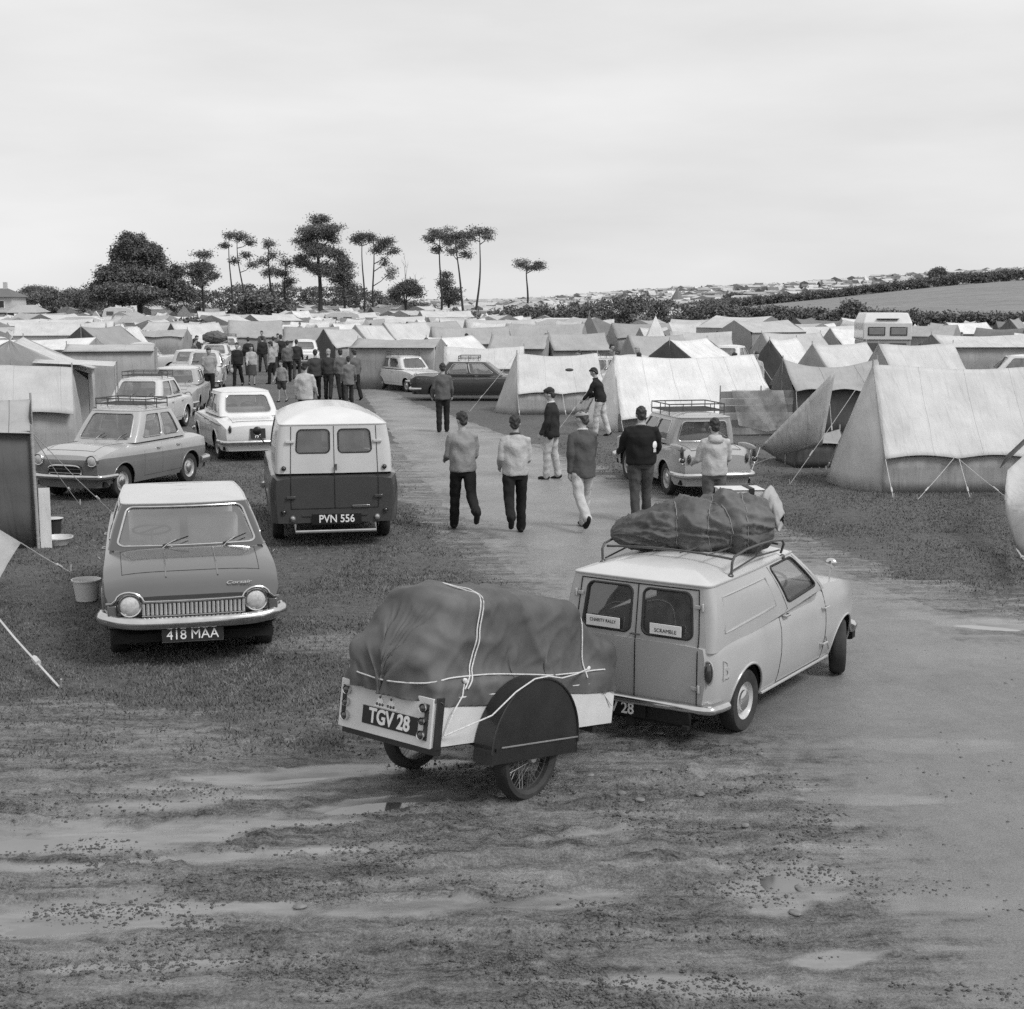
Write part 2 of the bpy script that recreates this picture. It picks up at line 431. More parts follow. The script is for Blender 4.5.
class House:
    """glazed upper body (greenhouse) of a vehicle"""
    def __init__(s, rear, front, top_r, top_f, bulge=.03, bow_f=.05, bow_r=.05, cr=.09, crown=.06):
        # each: (x, half width, z)
        s.r, s.f, s.tr, s.tf = rear, front, top_r, top_f
        s.bulge, s.bf, s.br, s.cr, s.crown = bulge, bow_f, bow_r, cr, crown
    def _c(s, which, v):
        a, b = (s.r, s.tr) if which == 'r' else (s.f, s.tf)
        t = v
        return [a[i]+(b[i]-a[i])*t for i in range(3)]
    def side(s, a, v, sg=1):
        r, f = s._c('r', v), s._c('f', v)
        xr, xf = r[0]+s.cr, f[0]-s.cr
        x = xr+(xf-xr)*a; w = r[1]+(f[1]-r[1])*a; z = r[2]+(f[2]-r[2])*a
        w += s.bulge*math.sin(PI*v)*1.0+.02*math.sin(PI*a)
        return Vector((x, sg*w, z))
    def end(s, a, v, which='f'):
        c = s._c(which, v); w = c[1]-s.cr; k = 1 if which == 'f' else -1
        y = (1-2*a)*w
        t = (y/max(c[1], .01))**2
        bow = (s.bf if which == 'f' else s.br)
        return Vector((c[0]+k*bow*(1-t), y, c[2]+0*t))
    def corner(s, a, v, which, sg):
        S = s.side(1 if which == 'f' else 0, v, sg)
        E = s.end(0 if sg > 0 else 1, v, which)
        C = Vector((E.x, S.y, (S.z+E.z)/2))
        return S*(1-a)**2+C*2*a*(1-a)+E*a*a
    def build(s, parent, mat, wins, roof_mat=None, name='cabin', seal_mat=None, roof_name='roof', gutter=True, gmat=None, glass=None):
        mb = MB(); gl = []
        V9 = [k/8 for k in range(9)]; U = [k/10 for k in range(11)]
        uv_panel(lambda a, v: s.side(a, v, 1), U, V9, wins.get('side', []), mb, gl, flip=True)
        uv_panel(lambda a, v: s.side(a, v, -1), U, V9, wins.get('side', []) if 'right' not in wins else wins['right'], mb, gl, flip=False)
        uv_panel(lambda a, v: s.end(a, v, 'f'), U, V9, wins.get('front', []), mb, gl, flip=True)
        uv_panel(lambda a, v: s.end(a, v, 'r'), U, V9, wins.get('rear', []), mb, gl, flip=False)
        for wh in 'fr':
            for sg in (1, -1):
                mb.grid([[s.corner(a, v, wh, sg) for a in (0, .2, .4, .6, .8, 1)] for v in V9], flip=(wh == 'f') != (sg > 0))
        o = mb.build(name, mat, parent, angle=45)
        # roof
        loop = [s.side(a/10, 1, 1) for a in range(11)]+[s.corner(a, 1, 'f', 1) for a in (.2, .4, .6, .8)]+[s.end(a/10, 1, 'f') for a in range(11)]
        loop += [s.corner(a, 1, 'f', -1) for a in (.8, .6, .4, .2)]+[s.side(1-a/10, 1, -1) for a in range(11)]
        loop += [s.corner(a, 1, 'r', -1) for a in (.2, .4, .6, .8)]+[s.end(1-a/10, 1, 'r') for a in range(11)]+[s.corner(a, 1, 'r', 1) for a in (.8, .6, .4, .2)]
        w = min(s.tr[1], s.tf[1]); xr, xf = s.tr[0]+w, s.tf[0]-w
        if xr > xf: xr = xf = (xr+xf)/2
        rows = []
        for t in (0, .015, .05, .1, .18, .3, .45, .62, .8, 1):
            row = []
            for p in loop:
                c = Vector((min(max(p.x, xr), xf), 0, p.z)); q = p.lerp(c, t)
                q.z = p.z+(max(s.tr[2], s.tf[2])-p.z)*t*0+s.crown*(1-(1-t)**2.4)
                row.append(q)
            rows.append(row)
        rb = MB(); rb.grid(rows, closed_u=True); ro = rb.build(roof_name, roof_mat or mat, parent, angle=60)
        if gutter:
            g = MB(); g.tube([p+Vector((0, 0, .0)) for p in loop], .010, 6, closed=True); g.build('gutter', gmat or roof_mat or mat, ro)
        for g, sb, nm, _ in gl:
            so = g.build(nm or 'window', glass or GLASS, parent)
            sb.build('window_seal', seal_mat or RUBBER, so)
        s.loop = loop
        return o, ro

def bumper(parent, pts, h=.09, t=.05, mat=None, name='bumper'):
    """chrome blade swept along pts (x,y,z), curved section facing outward"""
    b = MB(); rows = []
    pts = [Vector(p) for p in pts]
    q = []
    for i in range(len(pts)-1):
        p0, p1, p2, p3 = pts[max(i-1, 0)], pts[i], pts[i+1], pts[min(i+2, len(pts)-1)]
        m = 6 if (p2-p1).length > .12 else 2
        for k in range(m):
            u = k/m; q.append(.5*((2*p1)+(p2-p0)*u+(2*p0-5*p1+4*p2-p3)*u*u+(3*p1-p0-3*p2+p3)*u**3))
    pts = q+[pts[-1]]; n = len(pts)
    sgn = 1 if pts[n//2].x > 0 else -1; sgn *= 1 if pts[0].y > 0 else -1
    for i, p in enumerate(pts):
        tdir = (pts[min(i+1, n-1)]-pts[max(i-1, 0)]); tdir.z = 0; tdir.normalize()
        out = Vector((-tdir.y, tdir.x, 0))
        if out.x*p.x+out.y*p.y*.5 < 0: out = -out
        row = []
        for k in range(9):
            a = -PI*.5+PI*1.15*k/8
            row.append(p+out*(math.cos(a)*t*.9-t*.2)+Vector((0, 0, math.sin(a)*h/2/math.sin(PI*.5))))
        rows.append(row)
    b.grid(rows); b.f += [[f for f in range(9)], [(n-1)*9+f for f in range(9)][::-1]]; b.m += [0, 0]
    return b.build(name, mat or CHROME, parent, angle=60)

def roof_rack(parent, x0, x1, w, z, h=.12, mat=None, name='roof_rack', slats=5, loops=True, foot=.05):
    mat = mat or STEEL
    b = MB(); r = .011
    for zz in ((z+foot, z+h) if loops else (z+foot,)):
        b.tube([(x0, -w, zz), (x0, w, zz), (x1, w, zz), (x1, -w, zz)], r, 6, closed=True)
    for i in range(slats):
        x = x0+(x1-x0)*(i+.5)/slats; b.tube([(x, -w, z+foot), (x, w, z+foot)], .008, 6)
    for x in (x0, (x0+x1)/2, x1):
        for sg in (1, -1): b.tube([(x, sg*w, z+h if loops else z+foot), (x, sg*w, z-.03)], .009, 6)
    for y in (-w*.5, w*.5):
        for x in (x0, x1): b.tube([(x, y, z+h), (x, y, z+foot)], .008, 6)
    return b.build(name, mat, parent)

def interior(parent, x0, x1, w, z, seats, ztop, wheel_at=None):
    b = MB(); b.box(((x0+x1)/2, 0, z-.02), (x1-x0, 2*w, .02)); b.build('cabin_floor', INTERIOR, parent)
    for sx in seats:
        for sy in ((w*.46, -w*.46) if sx == max(seats) else (0,)):
            b = MB(); ww = w*.8 if sx == max(seats) else w*1.75
            b.box((sx, sy, (z-.25+ztop)/2), (.13, ww, ztop-z+.25)); b.build('seat', SEAT, parent, bevel=.05)
    if wheel_at:
        b = MB(); c = Vector(wheel_at); R = .19
        ax = Vector((-.45, 0, 1)).normalized(); a = ax.orthogonal().normalized(); bb = ax.cross(a)
        b.tube([c+(a*math.cos(2*PI*k/20)+bb*math.sin(2*PI*k/20))*R for k in range(20)], .012, 6, closed=True)
        b.tube([c-a*R, c+a*R], .01, 6); b.tube([c, c-ax*.3+Vector((.1, 0, 0))], .015, 6)
        b.build('steering_wheel', RUBBER, parent)
# ---------------------------------------------------------------- cars
def paint(name, g, rough=.28, coat=.6, var=.06): return M(name, g, rough, 0, coat, var, 2.5, spec=.5)
GREY_PAINT = paint('mid grey paint', .07, .2, .7)
PALE_ROOF = paint('pale roof paint', .50)
CREAM = paint('cream paint', .56)
WHITE_CAR = paint('white car paint', .68)
DARK_PAINT = paint('dark car paint', .035)
MINI_PAINT = paint('pale grey van paint', .40, .32, .45)
DULL = paint('slate paint', .13)

def door_bits(sh, parent, xs, z0, z1, sg_all=(1, -1), handle=.8, fixed=None):
    """door shut lines and handles on the body sides"""
    for sg in sg_all:
        b = MB()
        for x in xs:
            b.tube([sh.P(x, z0+(z1-z0)*k/6, sg)+Vector((0, -sg*.0015, 0)) for k in range(7)], .0035, 4)
        b.tube([sh.P(xs[0]+(xs[-1]-xs[0])*k/10, z0, sg) for k in range(11)], .0035, 4)
        b.build('door_seam', BLACK_PAINT, parent)
    for sg in sg_all:
        for x in xs[:-1]:
            p = sh.P(x+.12, handle, sg); h = MB()
            h.tube([p+Vector((-.05, 0, 0)), p+Vector((-.045, sg*.025, 0)), p+Vector((.05, sg*.03, 0)), p+Vector((.055, 0, 0))], .009, 6)
            h.build('door_handle', CHROME, parent)

def trim_line(sh, parent, pts, r=.007, mat=None, name='trim_strip'):
    for sg in (1, -1):
        b = MB(); b.tube([sh.P(x, z, sg) for x, z in pts], r, 6)
        b.build(name, mat or CHROME, parent)

def wipers(hs, parent, base, ang=(.35, .35), L=.38, sg=1):
    for (a0, v0, da) in base:
        b = MB(); p0 = hs.end(a0, v0)+Vector((.03, 0, -.01)); p1 = hs.end(a0+da*.5, v0+.12)+Vector((.03, 0, .01)); p2 = hs.end(a0+da, v0+.20)+Vector((.03, 0, .015))
        p3 = hs.end(a0+da*.25, v0+.10)+Vector((.022, 0, .008)); p4 = hs.end(a0+da*1.75, v0+.27)+Vector((.022, 0, .012))
        b.tube([p0, p1, p2], .006, 5); b.ball(p0, .016, 8, 5)
        o = b.build('wiper', CHROME, parent)
        c = MB(); c.tube([p3, (p3+p4)/2+Vector((.006, 0, 0)), p4], .007, 5); c.build('blade', RUBBER, o)

def make_saloon_pointed():
    """left foreground: mid grey saloon, pale roof, front towards the camera"""
    t = empty('saloon_car', (0, 0, 0), 0, 'grey saloon with a pale roof and plate 418 MAA, parked nose first on the grass', 'car')
    def warp(p):
        q = p.copy()
        if p.x > 1.5:
            w = (p.x-1.5)/.6
            q.x += w*(.07*(1-(p.y/.8)**2)-.35*max(0, .70-p.z)**1.5-.2*max(0, p.z-.74))
        if p.x < -1.8: q.x -= (-1.8-p.x)*.2*(1-(p.y/.8)**2)
        return q
    sh = Shell([(-2.3, .70), (-2.22, .765), (-1.8, .81), (0, .835), (1.4, .835), (1.9, .81), (2.04, .79), (2.09, .765)],
               [(.2, .93), (.4, .98), (.6, 1.0), (.8, .985), (.93, .955), (1.0, .94)],
               [(-2.3, .88), (-2.2, .95), (-1.5, 1.0), (-.9, .985), (.7, .965), (1.3, .93), (1.85, .83), (2.03, .745), (2.09, .71)],
               zs=lambda x: .23+.17*float(sstep(1.66, 1.78, x)), arches=((1.3, .35), (-1.27, .35)), zc=.30, drop=.055, powr=4, warp=warp)
    sh.build('body', GREY_PAINT, t, 60, hole=(-1.3, .55))
    hs = House((-1.62, .70, .965), (.86, .775, .935), (-1.12, .61, 1.345), (.37, .635, 1.335), bulge=.012, bow_f=.085, bow_r=.06, cr=.05, crown=.055)
    hs.build(t, GREY_PAINT, {'front': [(.015, .985, .09, .93, .07, 'windscreen')], 'rear': [(.04, .96, .12, .9, .06, 'rear_window')],
             'side': [(.06, .47, .16, .88, .05), (.51, .95, .16, .88, .05)]}, PALE_ROOF, seal_mat=CHROME, gutter=True, glass=GLASS_SHINY)
    interior(t, -1.5, .75, .66, .90, (.0, -1.0), 1.16, (.40, -.34, 1.06))
    b = MB(); b.box((.62, 0, .93), (.26, 1.3, .06)); b.build('dashboard', INTERIOR, t, bevel=.02)
    b = MB(); b.tube([(.40, -.06, 1.31), (.40, .06, 1.31)], .03, 8); b.build('inside_mirror', BLACK_PAINT, t)
    fx = lambda y, z: sh.warp(Vector((2.09, y, z)))
    # bonnet creases and shut lines
    b = MB()
    T = lambda x, y: sh.T(x, y/sh.hw(x, sh.zsh(x)))
    b.tube([T(x, .64+.02*(1.8-x)) for x in np.linspace(.95, 1.72, 9)], .004, 4); b.tube([T(x, -.64-.02*(1.8-x)) for x in np.linspace(.95, 1.72, 9)], .004, 4)
    b.tube([T(1.72, y) for y in np.linspace(-.64, .64, 13)], .004, 4)
    b.build('bonnet_seam', BLACK_PAINT, t)
    for sg in (1, -1):
        b = MB(); b.tube([T(x, sg*.24)+Vector((0, 0, .002)) for x in np.linspace(1.0, 1.85, 9)], .008, 6); b.build('bonnet_crease', GREY_PAINT, t)
    # grille: dark recess, bright frame, vertical bars
    b = MB()
    b.grid([[fx(y, z)+Vector((.004, 0, 0)) for y in np.linspace(.5, -.5, 15)] for z in (.53, .64)])
    g = b.build('grille', M('grille recess', .03, .5), t)
    b = MB()
    for k in range(24):
        y = -.455+.91*k/23
        b.tube([fx(y, .53)+Vector((.012, 0, 0)), fx(y, .64)+Vector((.012, 0, 0))], .0145, 5)
    b.build('grille_bars', M('grille metal', .62, .3, .3), g)
    b = MB()
    b.tube([fx(y, .655)+Vector((.012, 0, 0)) for y in np.linspace(-.46, .46, 15)], .014, 6)
    b.tube([fx(y, .52)+Vector((.012, 0, 0)) for y in np.linspace(-.47, .47, 15)], .009, 6)
    for sg in (1, -1):
        pts = []
        for k in range(9):
            a = math.radians(200-20*k if sg < 0 else -20+20*k)
            a = math.radians(170-17*k)
            pts.append(fx(sg*(.575-.125*math.cos(math.radians(10+20*k))), .625+.125*math.sin(math.radians(18+17*k)))+Vector((.012, 0, 0)))
        b.tube(pts, .012, 6)
        b.tube([pts[-1]]+[fx(sg*y, .645)+Vector((.012, 0, 0)) for y in (.74, .79)], .009, 6)
    b.build('grille_trim', CHROME, t)
    for sg in (1, -1):
        c = fx(sg*.575, .625)+Vector((.012, 0, 0)); round_lamp(t, c, (1, sg*.06, 0), .092)
        b = MB(); p = fx(sg*.735, .575); b.box((p.x-.01, p.y, .575), (.05, .085, .10)); b.build('indicator', M('amber lens', .12, .2, coat=1), t, bevel=.01)
    # bumper
    pts = []
    for k in range(21):
        y = .76-1.52*k/20; f = abs(y)/.76
        pts.append((2.17-.09*f**5+.03*(1-f), y, .455+.03*f**6))
    bumper(t, [(1.84, .846, .485), (1.97, .840, .487)]+pts+[(1.97, -.840, .487), (1.84, -.846, .485)], .12, .055)
    number_plate(t, '418 MAA', (2.175, -.02, .335), (0, 1, 0), (-.12, 0, 1), .56, .125, .125, sx=.98, bold=.0)
    text_part('Corsair', .07, CHROME, t, frame_mx(T(1.98, .42)+Vector((.01, 0, .012)), (-.05, 1, 0), (-.8, 0, .35)), 'badge_script', .003, .001, 1.1, .35)
    wipers(hs, t, ((.28, -.02, -.12), (.70, -.02, -.12)))
    door_bits(sh, t, (-1.2, -.25, .72), .3, .88)
    for x, st in ((1.3, 0), (-1.27, 0)):
        for sg in (1, -1): wheel(t, (x, sg*.70, .295), .297, .15, sg, steer=st)
    for sg in (1, -1):
        b = MB(); p = sh.P(.95, .80, sg)+Vector((0, 0, .03)); b.tube([p, p+Vector((0, sg*.05, .06))], .008, 6); b.build('mirror', CHROME, t)
    bumper(t, [(-2.1, -.8, .48), (-2.33, -.74, .48), (-2.38, 0, .48), (-2.33, .74, .48), (-2.1, .8, .48)], .1, .06)
    return t

def make_mini_van():
    t = empty('small_van', (0, 0, 0), 0, 'small pale grey van with a laden roof rack, towing the trailer across the track', 'van')
    def warp(p):
        q = p.copy()
        if p.x > 2.0: q.x += (p.x-2.0)*.25*(1-(p.y/.6)**2)
        if p.x < -.5: q.x -= 0
        return q
    sh = Shell([(-.615, .60), (-.60, .635), (-.55, .665), (-.45, .685), (0, .70), (2.1, .70), (2.45, .64), (2.6, .55), (2.66, .46)],
               [(.2, .90), (.35, .965), (.55, 1.0), (.70, .990), (.80, .955), (.93, .90)],
               [(-.615, .79), (-.5, .80), (1.4, .82), (1.6, .915), (2.1, .885), (2.4, .82), (2.58, .74), (2.66, .66)],
               zs=lambda x: .23+.07*float(sstep(-.25, -.5, x)), arches=((0, .305), (2.14, .31)), zc=.25, drop=.012, powr=6, warp=warp)
    sh.build('body', MINI_PAINT, t, 54, hole=(-.58, 1.35))
    hs = House((-.600, .662, .75), (1.70, .655, .88), (-.54, .60, 1.245), (1.16, .555, 1.265), bulge=.022, bow_f=.06, bow_r=.014, cr=.06, crown=.105)
    hs.build(t, MINI_PAINT, {'front': [(.02, .98, .08, .93, .06, 'windscreen')],
             'rear': [(.09, .455, .17, .885, .055, 'rear_window'), (.545, .91, .17, .885, .055, 'rear_window')],
             'side': [(.64, .955, .16, .93, .05, 'door_window')]}, paint('pale van roof', .56, .3, .5), gutter=True, gmat=MINI_PAINT)
    interior(t, -.5, 1.6, .6, .70, (.75,), 1.05, (1.22, -.28, .95))
    # rear doors: shut lines, hinges, handle
    rear = lambda y, z: (hs.end(.5-y/2/(hs._c('r', max(0, (z-.75)/.495))[1]-hs.cr), max(0, (z-.75)/.495), 'r') if z > .75 else sh.warp(Vector((-.615, y, z))))+Vector((-.003, 0, 0))
    def rearp(y, z):
        p = rear(y, z)
        p.x = -.622-.012*(1-(y/.6)**2)-.018 if z <= .785 else p.x-.002
        return p
    b = MB()
    # skin panels for the two doors, butted against the body and standing 3 mm proud
    for y in (0, .535, -.535):
        w = .45+.085*0
        b.tube([rear(y*(1 if z < .9 else 1-(z-.9)*.14), z) for z in np.linspace(.33, 1.215, 12)], .0045, 5)
    for z in (.33, 1.215):
        b.tube([rear(y*(1 if z < .9 else .955), z) for y in np.linspace(-.535, .535, 12)], .0045, 5)
    b.build('door_seam', BLACK_PAINT, t)
    for sg in (1, -1):
        for z in (1.09, .47):
            c = rear(sg*.545, z); b = MB(); b.cyl(c+V(-.012, sg*.01, -.03), c+V(-.012, sg*.01, .03), .012, 10); b.box(c+V(-.01, -sg*.03, 0), (.012, .05, .028)); b.build('hinge', MINI_PAINT, t, bevel=.003)
    c = rear(.03, .83); b = MB(); b.tube([c, c+V(-.03, 0, 0), c+V(-.035, -.09, 0)], .008, 6); b.build('rear_handle', CHROME, t)
    for sg, txt, w in ((1, ('CHARITY RALLY', ''), .30), (-1, ('', 'SCRAMBLE'), .27)):
        z = .885; cy = sg*(.285 if sg > 0 else .265)
        b = MB(); b.box((-.6185, cy, z+.005), (.006, w, .085)); p = b.build('window_sticker', WHITE_PAINT, t, bevel=.002)
        mx = frame_mx((-.6225, cy, z+.012), (0, -1, 0), (0, 0, 1))
        if txt[0]:
            text_part(txt[0], .038, BLACK_PAINT, p, mx, sx=.85, depth=.001)
        else:
            text_part(txt[1], .042, BLACK_PAINT, p, frame_mx((-.6225, cy, z-.005), (0, -1, 0), (0, 0, 1)), sx=.95, depth=.001)
    # lamps, filler, bumper, plate
    for sg in (1, -1):
        p = sh.P(-.585, .60, sg); b = MB(); b.ball(V(-.60, sg*.625, .60), (.035, .035, .085), 14, 10); b.build('tail_lamp', RED_LENS, t)
        b = MB(); b.tube([V(-.607, sg*.625+.043*math.cos(a), .60+.094*math.sin(a)) for a in np.linspace(0, 2*PI, 18)[:-1]], .006, 5, closed=True); b.build('lamp_bezel', MINI_PAINT, t)
    p = sh.P(-.42, .57, -1); b = MB(); b.lathe([(.02, .002), (.045, .004), (.05, -.004)], p, (-.3, -1, 0), 16); b.tube([p+V(-.04, .003, .1), p+V(-.045, 0, -.05), p+V(.04, -.003, -.05), p+V(.015, -.0, .08)], .006, 5, closed=True); b.build('filler_cap', MINI_PAINT, t)
    bumper(t, [(-.42, -.70, .315), (-.56, -.675, .315), (-.645, -.58, .315), (-.675, 0, .315), (-.645, .58, .315), (-.56, .675, .315), (-.42, .70, .315)], .075, .055)
    b = MB(); b.box((-.655, 0, .24), (.03, 1.02, .13)); b.build('rear_valance', BLACK_PAINT, t, bevel=.01)
    number_plate(t, 'TGV 28', (-.69, .14, .245), (0, -1, 0), (.0, 0, 1), .56, .115, .125, rim=False, sx=.9, bold=.002)
    b = MB(); b.box((-.66, .0, .175), (.06, .06, .12)); b.box((-.62, -.08, .17), (.05, .85, .03)); b.box((-.78, .28, .22), (.3, .06, .03)); b.ball((-.90, .28, .27), .028, 10, 8); b.box((-.60, -.48, .17), (.2, .05, .03)); b.build('tow_bracket', UNDER, t)
    # pressed panel on the sides, door
    for sg in (1, -1):
        b = MB()
        pr = [hs.side(u, v, sg) for u, v in [(x, .24) for x in np.linspace(.06, .53, 9)]+[(x, .80) for x in np.linspace(.53, .06, 9)]]
        b.tube(pr, .009, 6, closed=True)
        b.build('pressed_panel', MINI_PAINT, t)
    for sg in (1, -1):
        b = MB()
        b.tube([sh.P(.63, z, sg) for z in np.linspace(.26, .80, 8)]+[hs.side(.615, v, sg) for v in (.05, .3, .6, .95)], .004, 4)
        b.tube([sh.P(1.62, z, sg) for z in np.linspace(.26, .84, 8)]+[hs.side(.985, v, sg) for v in (.1, .5, .95)], .004, 4)
        b.tube([sh.P(x, .25, sg) for x in np.linspace(.63, 1.62, 8)], .004, 4)
        b.build('door_seam', BLACK_PAINT, t)
    for sg in (1, -1):
        b = MB(); b.tube([sh.P(x, .232, sg)+V(0, sg*.012, 0) for x in np.linspace(.33, 1.8, 12)], .012, 6)
        b.build('sill_flange', MINI_PAINT, t)
    for sg in (1, -1):
        for (x, z, n, m) in ((.74, .80, 'door_handle', CHROME), (1.58, .40, 'hinge', MINI_PAINT), (1.58, .72, 'hinge', MINI_PAINT)):
            p = sh.P(x, z, sg); b = MB(); b.tube([p+V(-.05, 0, 0), p+V(-.045, sg*.028, 0), p+V(.05, sg*.03, 0), p+V(.055, 0, 0)], .010, 6); b.build(n, m, t)
        b = MB(); b.tube([sh.P(1.62, .80, sg), sh.P(1.64, .45, sg), sh.P(1.80, .30, sg)], .010, 6); b.build('wing_seam', MINI_PAINT, t)
        p = sh.T(2.05, sg*.86); b = MB(); b.tube([p, p+V(-.02, sg*.02, .11)], .007, 6); b.ball(p+V(-.02, sg*.02, .15), (.035, .055, .045), 12, 8); b.build('wing_mirror', CHROME, t)
    wipers(hs, t, ((.3, 0, -.12), (.68, 0, -.12)))
    for sg in (1, -1): round_lamp(t, (2.62, sg*.47, .64), (1, sg*.1, 0), .088)
    bumper(t, [(2.4, .66, .37), (2.62, .55, .37), (2.72, 0, .37), (2.62, -.55, .37), (2.4, -.66, .37)], .08, .05)
    for x, st in ((0, 0), (2.14, math.radians(24))):
        for sg in (1, -1): wheel(t, (x, sg*(.605 if x == 0 else .62), .25), .252, .135, sg, .58, st, rimmat=M('pale wheel paint', .5, .4, coat=.3))
    # rack: two low hoops with feet on the gutters
    b = MB()
    zr = 1.29; xo = -.22
    for x in (.16, 1.02):
        b.tube([(x+xo, y, zr+.09+.03*(1-(y/.6)**2)) for y in np.linspace(-.57, .57, 9)], .010, 6)
    for sg in (1, -1):
        b.tube([(.10+xo, sg*.575, zr-.03), (.10+xo, sg*.58, zr+.08), (.14+xo, sg*.58, zr+.12), (.35+xo, sg*.58, zr+.145), (.6+xo, sg*.58, zr+.15), (.85+xo, sg*.58, zr+.145), (1.08+xo, sg*.58, zr+.12), (1.12+xo, sg*.58, zr+.08), (1.12+xo, sg*.555, zr-.0)], .011, 7)
        b.tube([(.12+xo, sg*.56, zr+.0), (.6+xo, sg*.56, zr+.05), (1.1+xo, sg*.55, zr+.03)], .008, 6)
        for x in (.10, 1.12): b.ball((x+xo, sg*.57, zr-.03), (.035, .022, .025), 8, 6)
        b.tube([(.6+xo, sg*.58, zr+.15), (.6+xo, sg*.56, zr+.05)], .007, 6)
    for y in (-.35, -.12, .12, .35): b.tube([(.12+xo, y, zr+.11), (1.06+xo, y, zr+.11)], .007, 5)
    b.build('roof_rack', STEEL, t)
    return t

def saloon(name, label, body, roof=None, lower=None, L=(-1.9, 1.85), w=.76, wb=2.3, belt=.90, hood=.88, deck=.90, gh=(-1.35, .75, -.9, .30, 1.36), r=.29,
           nose=.7, fins=False, front='oval', plate=None, rack=False, split=.72, rear_slant=None, lampz=.66, estate=False, wheelmat=None, hub=None, wins=None, n=34, rear_plate=None, flash=False, two_line=None):
    """one of the small 1950s-60s cars; every number in metres"""
    t = empty(name, (0, 0, 0), 0, label, 'car')
    x0, x1 = L
    fr, rr = wb/2, -wb/2
    def warp(p):
        q = p.copy()
        if p.x > x1-.4: q.x += (p.x-x1+.4)/.4*(.09*(1-(p.y/w)**2)-.10*max(0, .6-p.z)-.25*max(0, p.z-nose)*1.0)
        if p.x < x0+.4: q.x -= (x0+.4-p.x)/.4*(.07*(1-(p.y/w)**2)-.15*max(0, .5-p.z)-(.15*max(0, p.z-.7) if not fins else 0))
        if fins and p.x < x0+.7:
            k = (x0+.7-p.x)/.7; q.z += k*.07*max(0, (abs(p.y)/w-.72)/.28)*(1 if p.z > .7 else 0)
        return q
    sh = Shell([(x0, w*.82), (x0+.06, w*.90), (x0+.35, w*.97), (0, w), (x1-.4, w*.97), (x1-.08, w*.89), (x1, w*.80)],
               [(.2, .92), (.4, .98), (.6, 1.0), (.78, .985), (.92, .93), (1.0, .9)],
               [(x0, deck-.13), (x0+.1, deck-.04), (x0+.4, deck), (gh[0], belt), (gh[1], belt), (x1-.5, hood), (x1-.15, hood-.06), (x1, hood-.14)],
               zs=.23, arches=((fr, r+.05), (rr, r+.05)), zc=r, drop=.07, powr=4, warp=warp, split=split if lower else None)
    sh.build('body', [body, lower] if lower else body, t, n, hole=(gh[0]+.25, gh[1]-.2))
    hw = w*.86
    hs = House((gh[0], hw-.02, belt-.012), (gh[1], hw, belt-.012), (gh[2], hw-.13, gh[4]-.02), (gh[3], hw-.13, gh[4]-.02), bulge=.02, bow_f=.09, bow_r=.09, cr=.09, crown=.075)
    W = wins or {'front': [(.02, .98, .1, .92, .08, 'windscreen')], 'rear': [(.03, .97, .15, .88, .1, 'rear_window')],
                 'side': [(.08, .47, .14, .88, .06), (.52, .95, .14, .88, .06)]}
    hs.build(t, body, W, roof or body, seal_mat=CHROME if hub is None else RUBBER)
    interior(t, gh[0]+.15, gh[1]-.1, hw-.07, belt-.03, (-.05, gh[0]+.35), belt+.17, (.3, -.3, belt+.1))
    X = lambda y, z: warp(Vector((x1, y, z))); R = lambda y, z: warp(Vector((x0, y, z)))
    # front
    for sg in (1, -1):
        round_lamp(t, X(sg*w*.70, lampz)+V(.02, 0, 0), (1, sg*.1, 0), .085, depth=.08)
        b = MB(); b.ball(R(sg*w*.72, .70), (.04, .035, .085), 12, 8); b.build('tail_lamp', RED_LENS, t)
    b = MB(); gw, g0, g1 = (w*.45, .42, .62) if front == 'oval' else (w*.52, .46, .68)
    b.grid([[X(y*(1 if .1 < k < .9 else .85), g0+(g1-g0)*k)+V(.006, 0, 0) for y in np.linspace(gw, -gw, 11)] for k in (0, .15, .5, .85, 1)])
    g = b.build('grille', BLACK_PAINT, t)
    b = MB()
    if front == 'oval':
        b.tube([X(gw*.97*math.copysign(abs(math.cos(a))**.5, math.cos(a)), (g0+g1)/2+(g1-g0)/2*math.copysign(abs(math.sin(a))**.7, math.sin(a)))+V(.012, 0, 0) for a in np.linspace(0, 2*PI, 25)[:-1]], .014, 6, closed=True)
        for k in (.33, .66): b.tube([X(y, g0+(g1-g0)*k)+V(.012, 0, 0) for y in np.linspace(-gw*.95, gw*.95, 7)], .006, 5)
    else:
        for k in np.linspace(0, 1, 6): b.tube([X(y, g0+(g1-g0)*k)+V(.012, 0, 0) for y in np.linspace(-gw, gw, 9)], .008, 5)
    b.build('grille_bars', CHROME, g)
    zbm = .42
    fb = [(x1-.35, w*.98, zbm), (x1-.02, w*.93, zbm), (x1+.09, w*.75, zbm), (x1+.13, 0, zbm)]
    bumper(t, fb+[(a, -c, z) for a, c, z in fb[-2::-1]], .09, .06)
    rb = [(x0+.35, -w*.98, zbm), (x0+.02, -w*.93, zbm), (x0-.08, -w*.75, zbm), (x0-.12, 0, zbm)]
    bumper(t, rb+[(a, -c, z) for a, c, z in rb[-2::-1]], .10, .06)
    if plate is not None: number_plate(t, plate, (x1+.16, 0, .33), (0, 1, 0), (0, 0, 1), .5, .11, .115, sx=.85, rim=False)
    if two_line: number_plate(t, '', tuple(R(-.02, .60)+V(-.02, 0, 0)), (0, -1, 0), (.15, 0, 1), .33, .22, .115, two=two_line, sx=.8)
    door_bits(sh, t, (gh[0]+.35, -.1, gh[1]-.12), .32, belt-.08, handle=belt-.14)
    wipers(hs, t, ((.25, 0, -.1), (.65, 0, -.1)))
